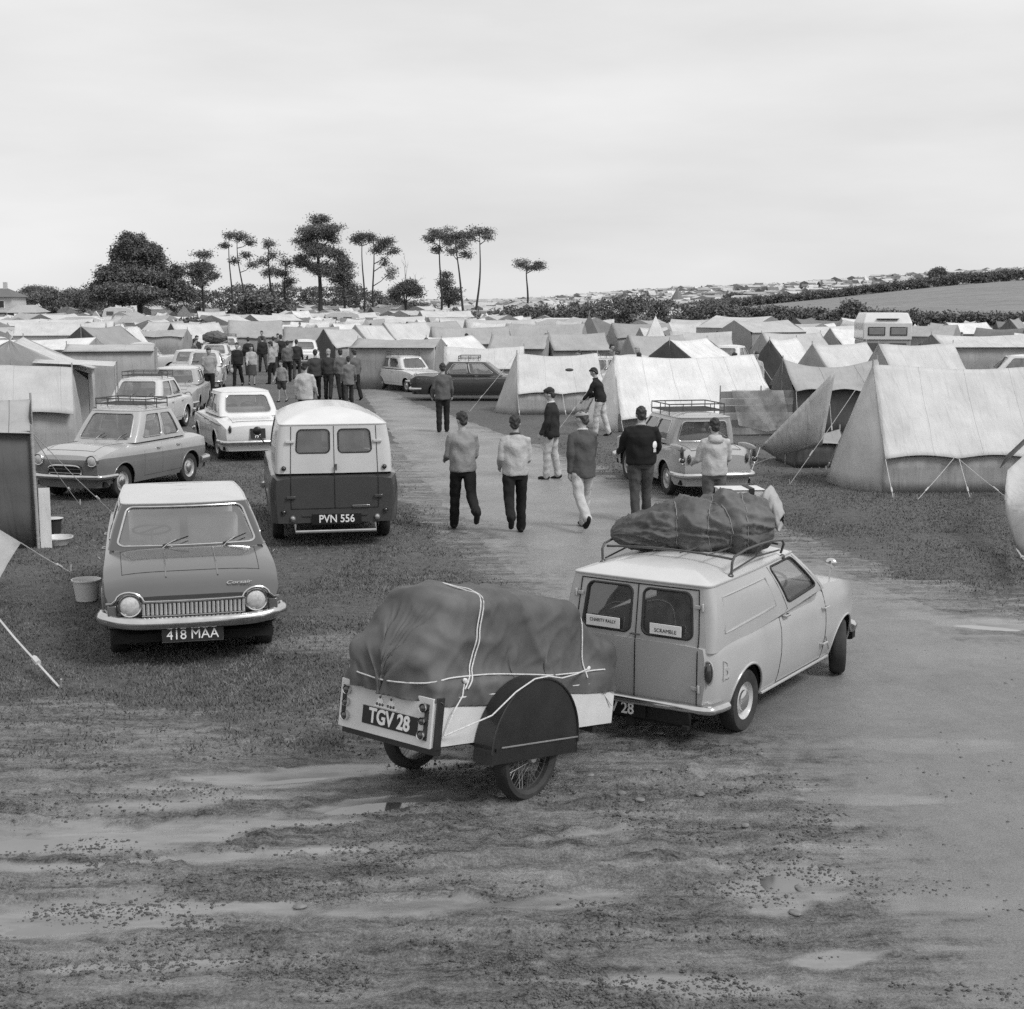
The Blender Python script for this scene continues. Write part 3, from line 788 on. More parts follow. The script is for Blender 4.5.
    b = MB(); T = lambda x, y: sh.T(x, y/sh.hw(x, sh.zsh(x)))
    for xa, xb in ((gh[1]+.12, x1-.12), (x0+.10, gh[0]-.10)):
        if xb-xa > .2:
            for sg in (1, -1): b.tube([T(x, sg*w*.62) for x in np.linspace(xa, xb, 7)], .004, 4)
            xe = xb if xa > 0 else xa
            b.tube([T(xe, y) for y in np.linspace(-w*.62, w*.62, 9)], .004, 4)
    b.build('lid_seam', BLACK_PAINT, t)
    if flash: trim_line(sh, t, [(x, belt-.10-.05*(fr-x)/wb) for x in np.linspace(x0+.2, x1-.3, 14)], .012, flash)
    for x in (fr, rr):
        for sg in (1, -1): wheel(t, (x, sg*(w-.13), r), r, .14, sg, .60, rimmat=wheelmat)
    if rack: roof_rack(t, gh[2]+.12, gh[3]-.15, hw-.13, gh[4]+.03, .15)
    t['hsz'] = 0
    del t['hsz']
    return t, sh, hs

def place(o, px, py, rz, label=None, group=None, z=None, name=None):
    p = G(px, py)
    o.location = (p.x, p.y, float(terrain(p.x, p.y))); o.rotation_euler = (0, 0, rz)
    if label: o['label'] = label
    if group: o['group'] = group
    return o
# ---------------------------------------------------------------- trailer, tarpaulin, roof load
from mathutils import noise as MN
TARP = M('canvas tarpaulin', .098, .62, var=.35, scale=2.2, bump=.0012, bscale=420, spec=.35)
TARP2 = M('canvas roof bundle', .11, .65, var=.4, scale=3.0, bump=.0012, bscale=420, spec=.3)
TRAILER_WHITE = M('trailer white board', .62, .45, var=.12, scale=3, bump=.0006, bscale=40)
TRAILER_BLACK = M('trailer black steel', .014, .38, coat=.3, var=.4, scale=5)

def make_trailer():
    t = empty('luggage_trailer', (0, 0, 0), 0, 'white boxed two wheel trailer with black mudguards and plate TGV 28', 'trailer')
    x0, x1, w, z0, z1 = -.87, 1.13, .42, .42, .74
    b = MB(); b.box(((x0+x1)/2, 0, z0+.03), (x1-x0-.05, 2*w-.03, .03)); b.build('floor_board', TRAILER_BLACK, t)
    for y in (w, -w):
        b = MB(); b.box(((x0+x1)/2, y, (z0+z1)/2), (x1-x0-.004, .024, z1-z0)); b.build('side_board', TRAILER_WHITE, t, bevel=.003)
    for x, n in ((x0, 'tailboard'), (x1, 'front_board')):
        b = MB(); b.box((x-(.008 if x < 0 else 0), 0, (z0+z1)/2-.004), (.024, 2*w-.0, z1-z0+.004)); b.build(n, TRAILER_WHITE, t, bevel=.003)
    for sx, sy in ((x0, 1), (x0, -1)):
        b = MB()
        b.box((sx-math.copysign(.032, sx), sy*(w+.016), (z0+z1)/2-.005), (.07, .012, z1-z0+.02))
        b.build('corner_post', TRAILER_BLACK, t, bevel=.003)
    b = MB()
    b.box((x0+.06, 0, z0-.03), (.05, 2*w+.02, .05)); b.box((x1-.2, 0, z0-.03), (.05, 2*w, .05))
    for y in (.25, -.25): b.box((.1, y, z0-.03), (1.7, .04, .05))
    b.cyl((0, -.56, .30), (0, .56, .30), .02, 12)
    for y in (.3, -.3): b.tube([(-.3, y, z0-.05), (-.1, y, .33), (0, y, .31), (.1, y, .33), (.3, y, z0-.05)], .014, 6)
    b.build('chassis', TRAILER_BLACK, t)
    b = MB(); b.tube([(x1-.1, .3, z0-.03), (1.45, .05, .40), (1.68, 0, .44)], .022, 8); b.tube([(x1-.1, -.3, z0-.03), (1.45, -.05, .40), (1.68, 0, .44)], .022, 8)
    b.tube([(1.60, 0, .44), (1.74, 0, .47)], .032, 10); b.build('drawbar', TRAILER_BLACK, t)
    # wire wheels and mudguards
    for sg in (1, -1):
        c = V(0, sg*.52, .30); R = .298
        b = MB(); b.lathe([(R*.76, -.038), (R*.84, -.058), (R*.94, -.056), (R, -.03), (R, .03), (R*.94, .056), (R*.84, .058), (R*.76, .038), (R*.75, 0), (R*.76, -.038)], c, (0, sg, 0), 40)
        o = b.build('wheel', TYRE, t)
        b = MB(); b.lathe([(R*.80, -.034), (R*.77, -.02), (R*.74, 0), (R*.77, .02), (R*.80, .034)], c, (0, sg, 0), 36); b.build('rim', M('rim steel', .10, .35, .6), o)
        b = MB()
        for k in range(36):
            a0 = 2*PI*k/36; a1 = a0+(.55 if k % 2 else -.55); s = .045*(1 if (k//2) % 2 else -1)
            b.tube([c+V(.035*math.cos(a0), s, .035*math.sin(a0)), c+V(R*.76*math.cos(a1), 0, R*.76*math.sin(a1))], .0022, 4, caps=False)
        b.build('spokes', GALV, o)
        b = MB(); b.lathe([(.0, .075), (.03, .072), (.038, .05), (.03, .045), (.022, 0), (.03, -.045), (.038, -.05), (.03, -.07), (0, -.072)], c, (0, sg, 0), 18); b.build('hub', GALV, o)
        # mudguard: curved top strip plus a flat outer cheek cut straight below the axle line
        Rm, ci, cw = .475, .445, .60
        b = MB(); cz = .375
        arc = [(Rm*math.cos(PI*k/24), cz+Rm*math.sin(PI*k/24)) for k in range(25)]
        b.grid([[(x, sg*y, z) for x, z in [(Rm+.0, .30)]+arc+[(-Rm, .30)]] for y in (ci, cw)], flip=sg > 0)
        b.grid([[(x*.985, sg*y, cz+(z-cz)*.985) for x, z in [(Rm+.0, .30)]+arc+[(-Rm, .30)]] for y in (ci, cw)], flip=sg < 0)
        b.grid([[(x, sg*(cw-.001), z) for x, z in arc], [(x, sg*(cw-.001), .37) for x, z in arc], [(x, sg*(cw-.001), .30) for x, z in arc]], flip=sg < 0)
        g = b.build('mudguard', TRAILER_BLACK, t)
        b = MB(); b.tube([(-Rm*.80, sg*(cw+.004), .41), (Rm*.98, sg*(cw+.004), .41)], .006, 6)
        b.build('guard_rail', GALV, g)
        b = MB(); b.box((-.43, sg*(cw+.004), .40), (.02, .012, .02)); b.tube([(x, sg*(cw+.002), z) for x, z in arc], .008, 6)
        b.tube([(-.07, sg*.53, .62), (-.07, sg*(ci), .55)], .01, 5); b.build('guard_edge', TRAILER_BLACK, g)
    # rear: plate, lamp clusters, triangular reflectors
    number_plate(t, 'TGV 28', (x0-.022, -.055, .535), (0, -1, 0), (0, 0, 1), .50, .12, .135, rim=False, sx=.85, bold=.004)
    for sg in (1, -1):
        b = MB(); b.box((x0-.022, sg*.375, .58), (.014, .03, .235)); o = b.build('lamp_board', TRAILER_BLACK, t)
        for z in (.67, .585, .495): round_lamp(o, V(x0-.032, sg*.350, z), (-1, 0, 0), .026 if z != .585 else .022, 'tail_lamp', RED_LENS, depth=.01)
    for yy in (.045, -.055):
        b = MB(); s = .052
        b.prism([(0, -s, -s*.87), (0, s, -s*.87), (0, 0, s*.87)], (x0-.024, yy, .648), (.008, 0, 0)); o = b.build('reflector', WHITE_PAINT, t)
        for q in ((0, .022), (-.026, -.026), (.026, -.026), (0, -.028)):
            b = MB(); b.lathe([(.0105, 0), (.008, .004), (0, .005)], (x0-.025, yy+q[0], .648+q[1]), (-1, 0, 0), 10)
            b.build('reflector_bead', RED_LENS, o)
    return t

def cloth_sim(nx, ny, x0, x1, y0, y1, z, sdf, steps=220, iters=10, pull=None, seed=1, slack=1.03):
    rg = np.random.default_rng(seed)
    X, Y = np.meshgrid(np.linspace(x0, x1, nx), np.linspace(y0, y1, ny), indexing='ij')
    P = np.stack([X, Y, np.full_like(X, z)], -1); P += rg.normal(0, .003, P.shape)
    dx, dy = (x1-x0)/(nx-1), (y1-y0)/(ny-1); dd = math.hypot(dx, dy)
    Q = P.copy()
    dx *= slack; dy *= slack; dd *= slack
    def con(A, B, L, k=.5):
        d = B-A; n = np.linalg.norm(d, axis=-1, keepdims=True); c = d*(k*(n-L)/np.maximum(n, 1e-9)); A += c; B -= c
    for it in range(steps):
        vel = (P-Q)*.97; Q = P.copy(); P = P+vel; P[..., 2] -= .00045
        if pull is not None: P = pull(P, it)
        for _ in range(iters):
            for s in (0, 1):
                n = (nx-s)//2; con(P[s:s+2*n:2], P[s+1:s+1+2*n:2][:n], dx)
                n = (ny-s)//2; con(P[:, s:s+2*n:2], P[:, s+1:s+1+2*n:2][:, :n], dy)
            for s in (0, 1):
                a = P[s:nx-1:2, :-1]; c = P[s+1:nx:2, 1:]; m = min(a.shape[0], c.shape[0]); con(a[:m, ::2], c[:m, ::2], dd, .3); con(a[:m, 1::2], c[:m, 1::2], dd, .3)
                a = P[s:nx-1:2, 1:]; c = P[s+1:nx:2, :-1]; con(a[:m, ::2], c[:m, ::2], dd, .3); con(a[:m, 1::2], c[:m, 1::2], dd, .3)
            # bending
            con(P[:-3:4], P[3::4][:P[:-3:4].shape[0]], 3*dx, .08)
        d, nrm = sdf(P)
        hit = d < .006
        P[hit] += nrm[hit]*(.006-d[hit])[:, None]
        Q[hit] = Q[hit]*.35+P[hit]*.65
    return P

def sdf_boxes(boxes):
    """boxes: (cx, cy, cz, hx, hy, hz, r, pitch)"""
    def f(P):
        D = np.full(P.shape[:-1], 9.0); NN = np.zeros_like(P)
        for cx, cy, cz, hx, hy, hz, r, th in boxes:
            p = P-np.array([cx, cy, cz]); c, s = math.cos(th), math.sin(th)
            p = np.stack([p[..., 0]*c+p[..., 2]*s, p[..., 1], -p[..., 0]*s+p[..., 2]*c], -1)
            q = np.abs(p)-(np.array([hx, hy, hz])-r); m = np.maximum(q, 0); l = np.linalg.norm(m, axis=-1)
            ins = q.max(-1); d = l+np.minimum(ins, 0)-r
            n = m*np.sign(p)/np.maximum(l, 1e-9)[..., None]
            ax = q.argmax(-1); n2 = np.zeros_like(p); np.put_along_axis(n2, ax[..., None], np.take_along_axis(np.sign(p), ax[..., None], -1), -1)
            n = np.where((l > 1e-6)[..., None], n, n2)
            n = np.stack([n[..., 0]*c-n[..., 2]*s, n[..., 1], n[..., 0]*s+n[..., 2]*c], -1)
            k = d < D; D[k] = d[k]; NN[k] = n[k]
        return D, NN
    return f

def grid_mesh(name, P, mat, parent=None, sub=1, hem=None):
    nx, ny = P.shape[:2]; idx = np.arange(nx*ny).reshape(nx, ny)
    F = np.stack([idx[:-1, :-1], idx[1:, :-1], idx[1:, 1:], idx[:-1, 1:]], -1).reshape(-1, 4)
    if hem is not None:
        H = hem(P); low = P[..., 2] < H; P = P.copy(); P[..., 2] = np.maximum(P[..., 2], H); F = F[~low.reshape(-1)[F].all(1)]
    o = link_mesh(name, np_mesh(name, P.reshape(-1, 3), F), mat, parent, True, None)
    if sub:
        m = o.modifiers.new('sub', 'SUBSURF'); m.levels = m.render_levels = sub
    so = o.modifiers.new('thick', 'SOLIDIFY'); so.thickness = .004
    return o

def crease(P, amp=.032):
    # dry canvas breaks into sharp drag folds that fan out from the tie points
    nx, ny = P.shape[:2]; a = np.gradient(P, axis=0); b = np.gradient(P, axis=1); n = np.cross(a, b); n /= np.maximum(np.linalg.norm(n, axis=-1, keepdims=True), 1e-9)
    D = np.zeros((nx, ny))
    for i in range(nx):
        for j in range(ny):
            x, y, z = P[i, j]; s = y+(-z if y < 0 else z)
            f1 = 1-abs(MN.noise(Vector((x*2.6+z*1.8, z*1.1-x*.7, y*1.2+4))))*2.2; f2 = 1-abs(MN.noise(Vector((x*5-z*3.5+7, z*2.4+x*1.5, y*3))))*2.4
            D[i, j] = max(f1, 0)**4*1.0+max(f2, 0)**4*.45-.25
    low = np.clip((P[..., 2]-.66)/.1, .2, 1)
    return P+n*(D*amp*low)[..., None]
def bvh_of(P):
    nx, ny = P.shape[:2]; idx = np.arange(nx*ny).reshape(nx, ny)
    F = np.stack([idx[:-1, :-1], idx[1:, :-1], idx[1:, 1:], idx[:-1, 1:]], -1).reshape(-1, 4)
    return BVHTree.FromPolygons([Vector(p) for p in P.reshape(-1, 3)], [tuple(int(i) for i in f) for f in F])

def rope_over(bvh, rays, off=.008):
    out = []
    for o, d in rays:
        h = bvh.ray_cast(Vector(o), Vector(d).normalized())
        if h[0] is not None:
            n = h[1] if h[1].dot(Vector(d)) < 0 else -h[1]
            out.append(h[0]+n*off)
    # light smoothing
    for _ in range(2): out = [out[0]]+[(out[i-1]+out[i]*2+out[i+1])/4 for i in range(1, len(out)-1)]+[out[-1]]
    return out

TRAILER_M = Matrix.Translation((-.335, 9.60, 0)) @ Matrix.Rotation(.884, 4, 'Z') @ Matrix.Rotation(math.atan(.150), 4, 'Y')
def build_trailer():
    t = make_trailer(); t.matrix_world = TRAILER_M
    boxes = [(.13, 0, .37, 1.01, .432, .385, .015, 0),
             (.135, 0, .72, 1.01, .43, .12, .05, 0),
             (-.30, .0, .97, .40, .31, .41, .10, 0.0), (-.62, .03, .86, .24, .36, .28, .10, .55),
             (.10, .02, .93, .34, .33, .435, .10, -.0), (.40, -.02, .92, .30, .34, .41, .10, -.10), (.74, .02, .84, .36, .36, .27, .10, -.62),
             (1.04, 0, .82, .16, .40, .20, .06, 0), (-.02, -.16, 1.33, .20, .09, .06, .04, -.2), (-.45, .12, 1.34, .12, .10, .07, .04, .3)]
    def pull(P, it):
        if it > 40:
            # the tying ropes draw the hem in and down
            hem = (P[..., 2] < .92) & (P[..., 2] > .70)
            P[..., 1] -= np.where(hem, np.sign(P[..., 1])*.0012, 0)
            for xr in (-.60, .78):
                k = np.exp(-((P[..., 0]-xr-(.27*np.clip((P[..., 2]-.8)/.5, 0, 1) if xr < 0 else 0))/.035)**2)*.0020
                P[..., 2] -= k; P[..., 1] -= k*np.sign(P[..., 1])*.8*(np.abs(P[..., 1]) > .2)
        return P
    P = cloth_sim(126, 96, -1.45, 1.60, -1.10, 1.06, 1.42, sdf_boxes(boxes), 270, 9, pull)
    P = crease(P)
    o = grid_mesh('tarpaulin', P, TARP, hem=lambda c: .668+.03*(c[..., 0] < -.83)+.012*np.sin(c[..., 0]*5)+.01*np.sin(c[..., 1]*9)); o.matrix_world = TRAILER_M
    tag(o, 'dark creased canvas sheet roped over the load of the trailer', 'tarpaulin')
    bv = bvh_of(P)
    def rope(name, pts, label):
        b = MB(); b.tube(pts, .0052, 6); r = b.build(name, ROPE, o); return r
    for dx in (0, .028):
        rays = [((-.60+dx+.27*math.sin(a)+.02*math.sin(a*5), 0+2.0*math.cos(a), .80+2.0*math.sin(a)), (0, -math.cos(a), -math.sin(a))) for a in np.linspace(-.03, PI+.03, 60)]
        rope('rope', rope_over(bv, rays), '')
    rays = [((.78+.04*math.cos(a), 2.0*math.cos(a), .80+2.0*math.sin(a)), (0, -math.cos(a), -math.sin(a))) for a in np.linspace(-.03, PI+.03, 50)]
    rope('rope', rope_over(bv, rays), '')
    # round the hem: right side, tail, left side
    rays = [((x, -2, .84-.02*math.sin(x*3)), (0, 1, 0)) for x in np.linspace(.95, -.80, 34)]+[((-2.5*1, -.40+.8*k/12, .83-.03*math.sin(PI*k/12)), (1, 0, 0)) for k in range(13)]+[((x, 2, .84), (0, -1, 0)) for x in np.linspace(-.8, .95, 34)]
    rope('rope', rope_over(bv, rays), '')
    R = rope_over(bv, [((.78, -2, .84), (0, 1, 0))]*3)[0]; Rr = rope_over(bv, [((-.60, -2, .84), (0, 1, 0))]*3)[0]
    rope('rope', [V(-.80, -.46, .50), V(-.52, -.61, .64), V(-.30, -.615, .78), V(-.1, -.61, .855), V(.05, -.61, .865), V(.22, -.60, .84), V(.5, -.52, .84), R], '')
    rope('rope', [Rr, Rr+V(-.03, -.02, -.10), V(-.74, -.47, .66), V(-.80, -.455, .50)], '')
    rope('rope', [R, R+V(.12, .01, -.1), V(1.08, -.45, .56)], '')
    for c in (Rr, R):
        b = MB()
        for k in range(4): b.ball(c+V(random.uniform(-.012, .012), -.008, random.uniform(-.012, .012)), (.016, .012, .016), 8, 6)
        b.build('knot', ROPE, o)
    return t

VAN_M = Matrix.Translation((1.293, 11.20, 0)) @ Matrix.Rotation(.987, 4, 'Z')
def bundle(L, prof, wid, M4, mat, ropes, seed, label, name='roof_bundle', amp=.038, flat=.8, top=None):
    """a roped canvas bundle lying along its own x"""
    n, m = 110, 96
    rows = []
    off = Vector((seed*7.3, 1.7, 2.9))
    pf = crv(prof)
    for i in range(n+1):
        x = -L/2+L*i/n; r = pf(i/n); row = []
        for k in range(m):
            a = 2*PI*k/m; ca, sa = math.cos(a), math.sin(a)
            y = ca*r*wid; z = sa*r if sa > 0 else sa*r*flat
            p = Vector((x, y, z))
            q = p*1.0
            f1 = 1-abs(MN.noise(Vector((x*3.2+ca*1.4, sa*2.2+x*2.2, ca*2.0))*1.2+off))*2
            f2 = 1-abs(MN.noise(Vector((x*7+sa*2.5, sa*4.5-x*3, ca*4.5))*1.3+off*2))*2
            f3 = MN.noise(Vector((x*2.0, ca*1.3, sa*1.3))*1.6+off)
            d = amp*(f1**3*1.1+.5*f2**3)+.05*f3
            for xr, sl in ropes: d -= .022*math.exp(-((x-xr-sl*ca)/.035)**2)
            d *= min(1, r/.12)
            nrm = Vector((0, ca, sa*(1 if sa > 0 else flat)))
            row.append(p+nrm*d+Vector((0, 0, 0)))
        rows.append(row)
    b = MB(); b.grid(rows, closed_u=True); b.f.append(list(range(m))[::-1]); b.m.append(0); b.f.append([n*m+k for k in range(m)]); b.m.append(0)
    o = b.build(name, mat, None, angle=None); o.matrix_world = M4
    tag(o, label, 'bundle')
    for xr, sl in ropes:
        pts = []
        for k in range(40):
            a = 2*PI*k/40; x = xr+sl*math.cos(a); i = min(max(int((x+L/2)/L*n), 0), n); kk = int(k/40*m) % m
            p = rows[i][kk]; c = Vector((p.x, 0, 0)); pts.append(p+(p-c).normalized()*.004)
        r = MB(); r.tube(pts, .0042, 5, closed=True); r.build('rope', M('grey cord', .22, .8), o)
    return o

def build_van():
    v = make_mini_van(); v.matrix_world = VAN_M
    Mx = Matrix.Translation((1.50, 11.62, 1.50)) @ Matrix.Rotation(math.radians(6), 4, 'Z') @ Matrix.Rotation(math.radians(-3), 4, 'Y')
    bundle(1.36, [(0, .03), (.05, .09), (.2, .15), (.34, .19), (.45, .245), (.6, .235), (.74, .275), (.88, .22), (.97, .16), (1, .05)], 1.4, Mx, TARP2,
           [(-.13, .05), (.16, -.10), (.19, .12), (.42, .03)], 3, 'dark grey canvas bundle roped down on the roof rack of the small van')
    c = VAN_M @ V(1.0, -.12, 1.70)
    b = MB(); b.box((0, 0, 0), (.36, .24, .19)); b.box((0, 0, .097), (.38, .26, .012)); o = b.build('luggage_box', M('pale fibre box', .62, .6, var=.1), None, bevel=.012); o.location = c; o.rotation_euler = (0, 0, .1)
    tag(o, 'pale box strapped on the van roof rack behind the canvas bundle', 'box')
    s = MB(); s.box((.075, 0, .0), (.045, .275, .222)); s.build('strap', RUBBER, o)
    # a pale jacket stuffed under the load, sleeve hanging out
    rg = random.Random(4); b = MB()
    rows = []
    for i in range(31):
        u = i/30; cx = V(-.02+.20*u, .0+.02*math.sin(u*5), .04-.16*u*u); r = .115*(1-.35*u)*(1-.6*max(0, .12-u)/.12)
        rows.append([cx+V(.25*r*math.cos(a*PI/12)*.6, r*1.1*math.cos(a*PI/12), r*math.sin(a*PI/12))*(1+.30*MN.noise(V(u*6, math.cos(a*PI/12)*2, math.sin(a*PI/12)*2))) for a in range(24)])
    b.grid(rows, closed_u=True); b.f.append(list(range(24))[::-1]); b.m.append(0)
    o = b.build('jacket', M('pale cotton', .36, .85, var=.15, bump=.002, bscale=30), None, angle=None)
    so = o.modifiers.new('thick', 'SOLIDIFY'); so.thickness = -.006
    o.location = VAN_M @ V(.98, -.36, 1.68); o.rotation_euler = (0, .2, -.3); tag(o, 'crumpled pale jacket hanging from the right end of the van roof load', 'jacket')
    l = MB(); l.grid([[rows[29][a]*.0+rows[30][a].lerp(rows[26][a], t*.0)*1.0-V(.03*t, 0, 0)-(rows[30][a]-V(.18, 0, -.12))*.15*t for a in range(24)] for t in (0, 1)], closed_u=True)
    l.f.append([24+k for k in range(24)]); l.m.append(0); l.build('opening_shade', RUBBER, o)  # black cap standing in for shade inside the jacket's open end
    return v
# ---------------------------------------------------------------- people
SKIN = M('skin', .36, .55, var=.08)
HAIR = M('dark hair', .022, .6, var=.4, scale=40, bump=.004, bscale=120)
def cloth(g, name=None, b=.006, bs=14): return M(name or 'cloth %03d' % int(g*1000), g, .85, var=.2, scale=7, bump=b*2.2, bscale=bs, spec=.2)

def blob(parts, voxel, name, mat, parent, smooth=2, disp=None):
    """union of tapered tubes and ellipsoids remeshed into one continuous skin"""
    b = MB()
    for p in parts:
        if p[0] == 't':      # tube: points, radii, (ellipse)
            pts = [Vector(q) for q in p[1]]; rs = p[2]
            b.tube(pts, rs, 14, ell=p[3] if len(p) > 3 else None)
            b.ball(pts[0], rs[0]*.98, 12, 8) if len(p) < 4 else None
            b.ball(pts[-1], rs[-1]*.98, 12, 8) if len(p) < 4 else None
        elif p[0] == 'b': b.ball(p[1], p[2], 18, 14, p[3] if len(p) > 3 else None)
        elif p[0] == 'l':    # stack of horizontal ellipses (centre, rx, ry)
            rows = [[Vector(c)+Vector((rx*math.cos(2*PI*k/22), ry*math.sin(2*PI*k/22), 0)) for k in range(22)] for c, rx, ry in p[1]]
            n0 = len(b.v); b.grid(rows, closed_u=True, flip=False)
            b.f.append([n0+k for k in range(22)][::-1]); b.m.append(0); b.f.append([n0+(len(rows)-1)*22+k for k in range(22)]); b.m.append(0)
    me = bpy.data.meshes.new(name); me.from_pydata([tuple(q) for q in b.v], [], b.f)
    bm = bmesh.new(); bm.from_mesh(me); bmesh.ops.recalc_face_normals(bm, faces=bm.faces); bm.to_mesh(me); bm.free()
    o = bpy.data.objects.new('tmp', me); COL.objects.link(o)
    r = o.modifiers.new('r', 'REMESH'); r.mode = 'VOXEL'; r.voxel_size = voxel; r.use_smooth_shade = True
    s = o.modifiers.new('s', 'SMOOTH'); s.factor = .5; s.iterations = smooth
    bpy.context.view_layer.update()
    m2 = bpy.data.meshes.new_from_object(o.evaluated_get(bpy.context.evaluated_depsgraph_get()))
    bpy.data.objects.remove(o); bpy.data.meshes.remove(me); m2.name = name
    if disp:
        n = len(m2.vertices); co = np.empty(n*3); no = np.empty(n*3); m2.vertices.foreach_get('co', co); m2.vertices.foreach_get('normal', no)
        co = co.reshape(-1, 3); no = no.reshape(-1, 3)
        a, f = disp
        w = np.sin(co[:, 2]*f+3*np.sin(co[:, 0]*f*.45+1)+2*np.sin(co[:, 1]*f*.4))*np.sin(co[:, 0]*f*.6-co[:, 2]*f*.35+co[:, 1]*f*.5)
        co += no*(a*w)[:, None]; m2.vertices.foreach_set('co', co.astype(np.float32).ravel()); m2.update()
    return link_mesh(name, m2, mat, parent, True, None)

def person(label, loc, rz, top=.1, legs=.02, shoes=.02, hair=.02, hat=None, h=1.75, stride=(.3, -.25), knees=(.1, .35), arms=((-.15, .3), (.15, .3)),
           lean=.0, elbows=None, head_turn=0.0, head_down=.15, voxel=.012, girth=1.0, collar=None, jacket_len=.0, cap=None, shorts=False, group=None,
           carry=None, skirt=None, tilt=0.0, armout=.07, sleeves=True, bag=None, patch=None, hood=False, emblem=False, name='person', pockets=False, waist_tuck=False):
    """an adult; local +Y is the way the body faces. arms: (swing forward, elbow bend) left then right"""
    k = h/1.75
    t = empty(name, loc, rz, label, 'person', group); t.scale = (k, k, k)
    Rl = Matrix.Rotation(-lean, 3, 'X')
    hip = V(0, 0, .93)
    up = lambda v: hip+Rl @ Vector(v)
    foot_min = 0
    legsj = []
    for i, sg in enumerate((-1, 1)):
        a, kb = stride[i], knees[i]
        H = hip+V(sg*.095, 0, -.02)
        K = H+V(sg*.005, math.sin(a)*.43, -math.cos(a)*.43)
        A = K+V(sg*.005, math.sin(a-kb)*.42, -math.cos(a-kb)*.42)
        legsj.append((H, K, A, a-kb))
    low = min(A.z for _, _, A, _ in legsj)-.07
    for j in range(2):
        H, K, A, an = legsj[j]; legsj[j] = tuple(p-V(0, 0, low) for p in (H, K, A))+(an,)
    hip = hip-V(0, 0, low)
    sh = [up((sg*.178*girth, 0, .475)) for sg in (-1, 1)]
    armj = []
    for i, sg in enumerate((-1, 1)):
        a, eb = arms[i]
        S = sh[i]; ao = armout if not isinstance(armout, tuple) else armout[i]
        E = S+V(sg*math.sin(ao)*.29, math.sin(a)*.29, -math.cos(a)*math.cos(ao)*.29)
        inw = (elbows[i] if elbows else 0)
        d = V(sg*math.sin(ao)*.4-sg*inw, math.sin(a+eb), -math.cos(a+eb)).normalized()
        W = E+d*.255
        armj.append((S, E, W, d))
    nk = up((0, .01, .55)); Rh = Matrix.Rotation(head_turn, 3, 'Z') @ Matrix.Rotation(-head_down-lean*.4, 3, 'X')
    hc = nk+V(0, .015+.05*head_down, .155)
    Hh = lambda v: hc+Rh @ Vector(v)
    far = voxel > .018
    # skin body
    P = [('t', [up((0, 0, .45)), nk+V(0, 0, .05), hc+V(0, -.01, -.02)], [.062, .055, .055]),
         ('b', Hh((0, 0, .015)), (.076, .096, .108), Rh), ('b', Hh((0, .03, -.055)), (.052, .062, .062), Rh),
         ('b', Hh((0, .096, -.015)), (.013, .02, .024), Rh), ('b', Hh((.076, -.005, -.01)), (.010, .02, .032), Rh), ('b', Hh((-.076, -.005, -.01)), (.010, .02, .032), Rh),
         ('b', Hh((0, .088, -.062)), (.024, .010, .006), Rh), ('b', Hh((.03, .078, .03)), (.022, .012, .008), Rh), ('b', Hh((-.03, .078, .03)), (.022, .012, .008), Rh),
         ('t', [hip+V(0, 0, .0), up((0, 0, .2)), up((0, 0, .42))], [.06, .09, .11])]
    for (H, K, A, an) in legsj: P.append(('t', [H+V(0, 0, .02), K, A], [.045, .04, .034])); P.append(('t', [A, A+V(0, .06, -.035)], [.035, .03]))
    for i, (S, E, W, d) in enumerate(armj):
        P.append(('t', [up((0, 0, .42)), S-V(0, 0, .02), E, W], [.05, .035, .032, .025]))
        side = Vector((-1 if i == 0 else 1, 0, 0)); palm = W+d*.045
        P.append(('t', [W, palm, W+d*.085], [.024, .030, .026]))
        q = d.cross(side).normalized()
        if not far:
            for fi, (o, ln) in enumerate(((-.026, .062), (-.009, .073), (.009, .069), (.025, .052))):
                f0 = W+d*.075+q*o; f1 = f0+d*ln*.5-side*.006; f2 = f1+(d*.8-side*.55).normalized()*ln*.5
                P.append(('t', [f0, f1, f2], [.0095, .009, .0075]))
            th = W+d*.03-q*.028*-1; P.append(('t', [W+d*.025+q*.02, W+d*.055+q*.045-side*.012, W+d*.085+q*.048-side*.02], [.012, .0105, .009]))
    body = blob(P, min(voxel, .0095) if not far else voxel*.8, 'body', SKIN, t, 1)
    if not far:
        for sx in (-.031, .031):
            b = MB(); b.ball(Hh((sx, .083, .012)), .011, 8, 6); b.build('eye', M('eye', .05, .2), t)
    # shoes
    for (H, K, A, an) in legsj:
        pitch = max(-.2, -an*.9) if A.z > .10 or an < -.1 else 0
        Rf = Matrix.Rotation(-max(0, -an)*.9 if an < 0 else min(an*.6, .25), 3, 'X')
        F = lambda v: A+Rf @ Vector(v)
        blob([('b', F((0, .055, -.045)), (.046, .115, .034), Rf), ('b', F((0, -.025, -.03)), (.038, .055, .045), Rf), ('b', F((0, .12, -.052)), (.042, .05, .024), Rf)], max(.009, voxel*.8), 'shoe', cloth(shoes, 'shoe %d' % int(shoes*1000), .001), t, 1)
    # trousers or skirt
    g = girth
    P = [('l', [(hip+V(0, -.005, -.12), .150*g, .11*g), (hip+V(0, -.012, -.05), .176*g, .132*g), (hip+V(0, -.005, .05), .165*g, .115*g), (up((0, 0, .12)), .152*g, .105*g)])]
    for (H, K, A, an) in legsj:
        P.append(('t', [H+V(0, -.008, .02), H.lerp(K, .35)+V(0, -.004, 0), K+V(0, .004, .02), K.lerp(A, .5)+V(0, -.008, 0), A+V(0, 0, .0)] if not shorts else [H, H.lerp(K, .4), H.lerp(K, .75)],
                  [.100*g, .094*g, .078, .073, .070] if not shorts else [.1*g, .095*g, .088]))
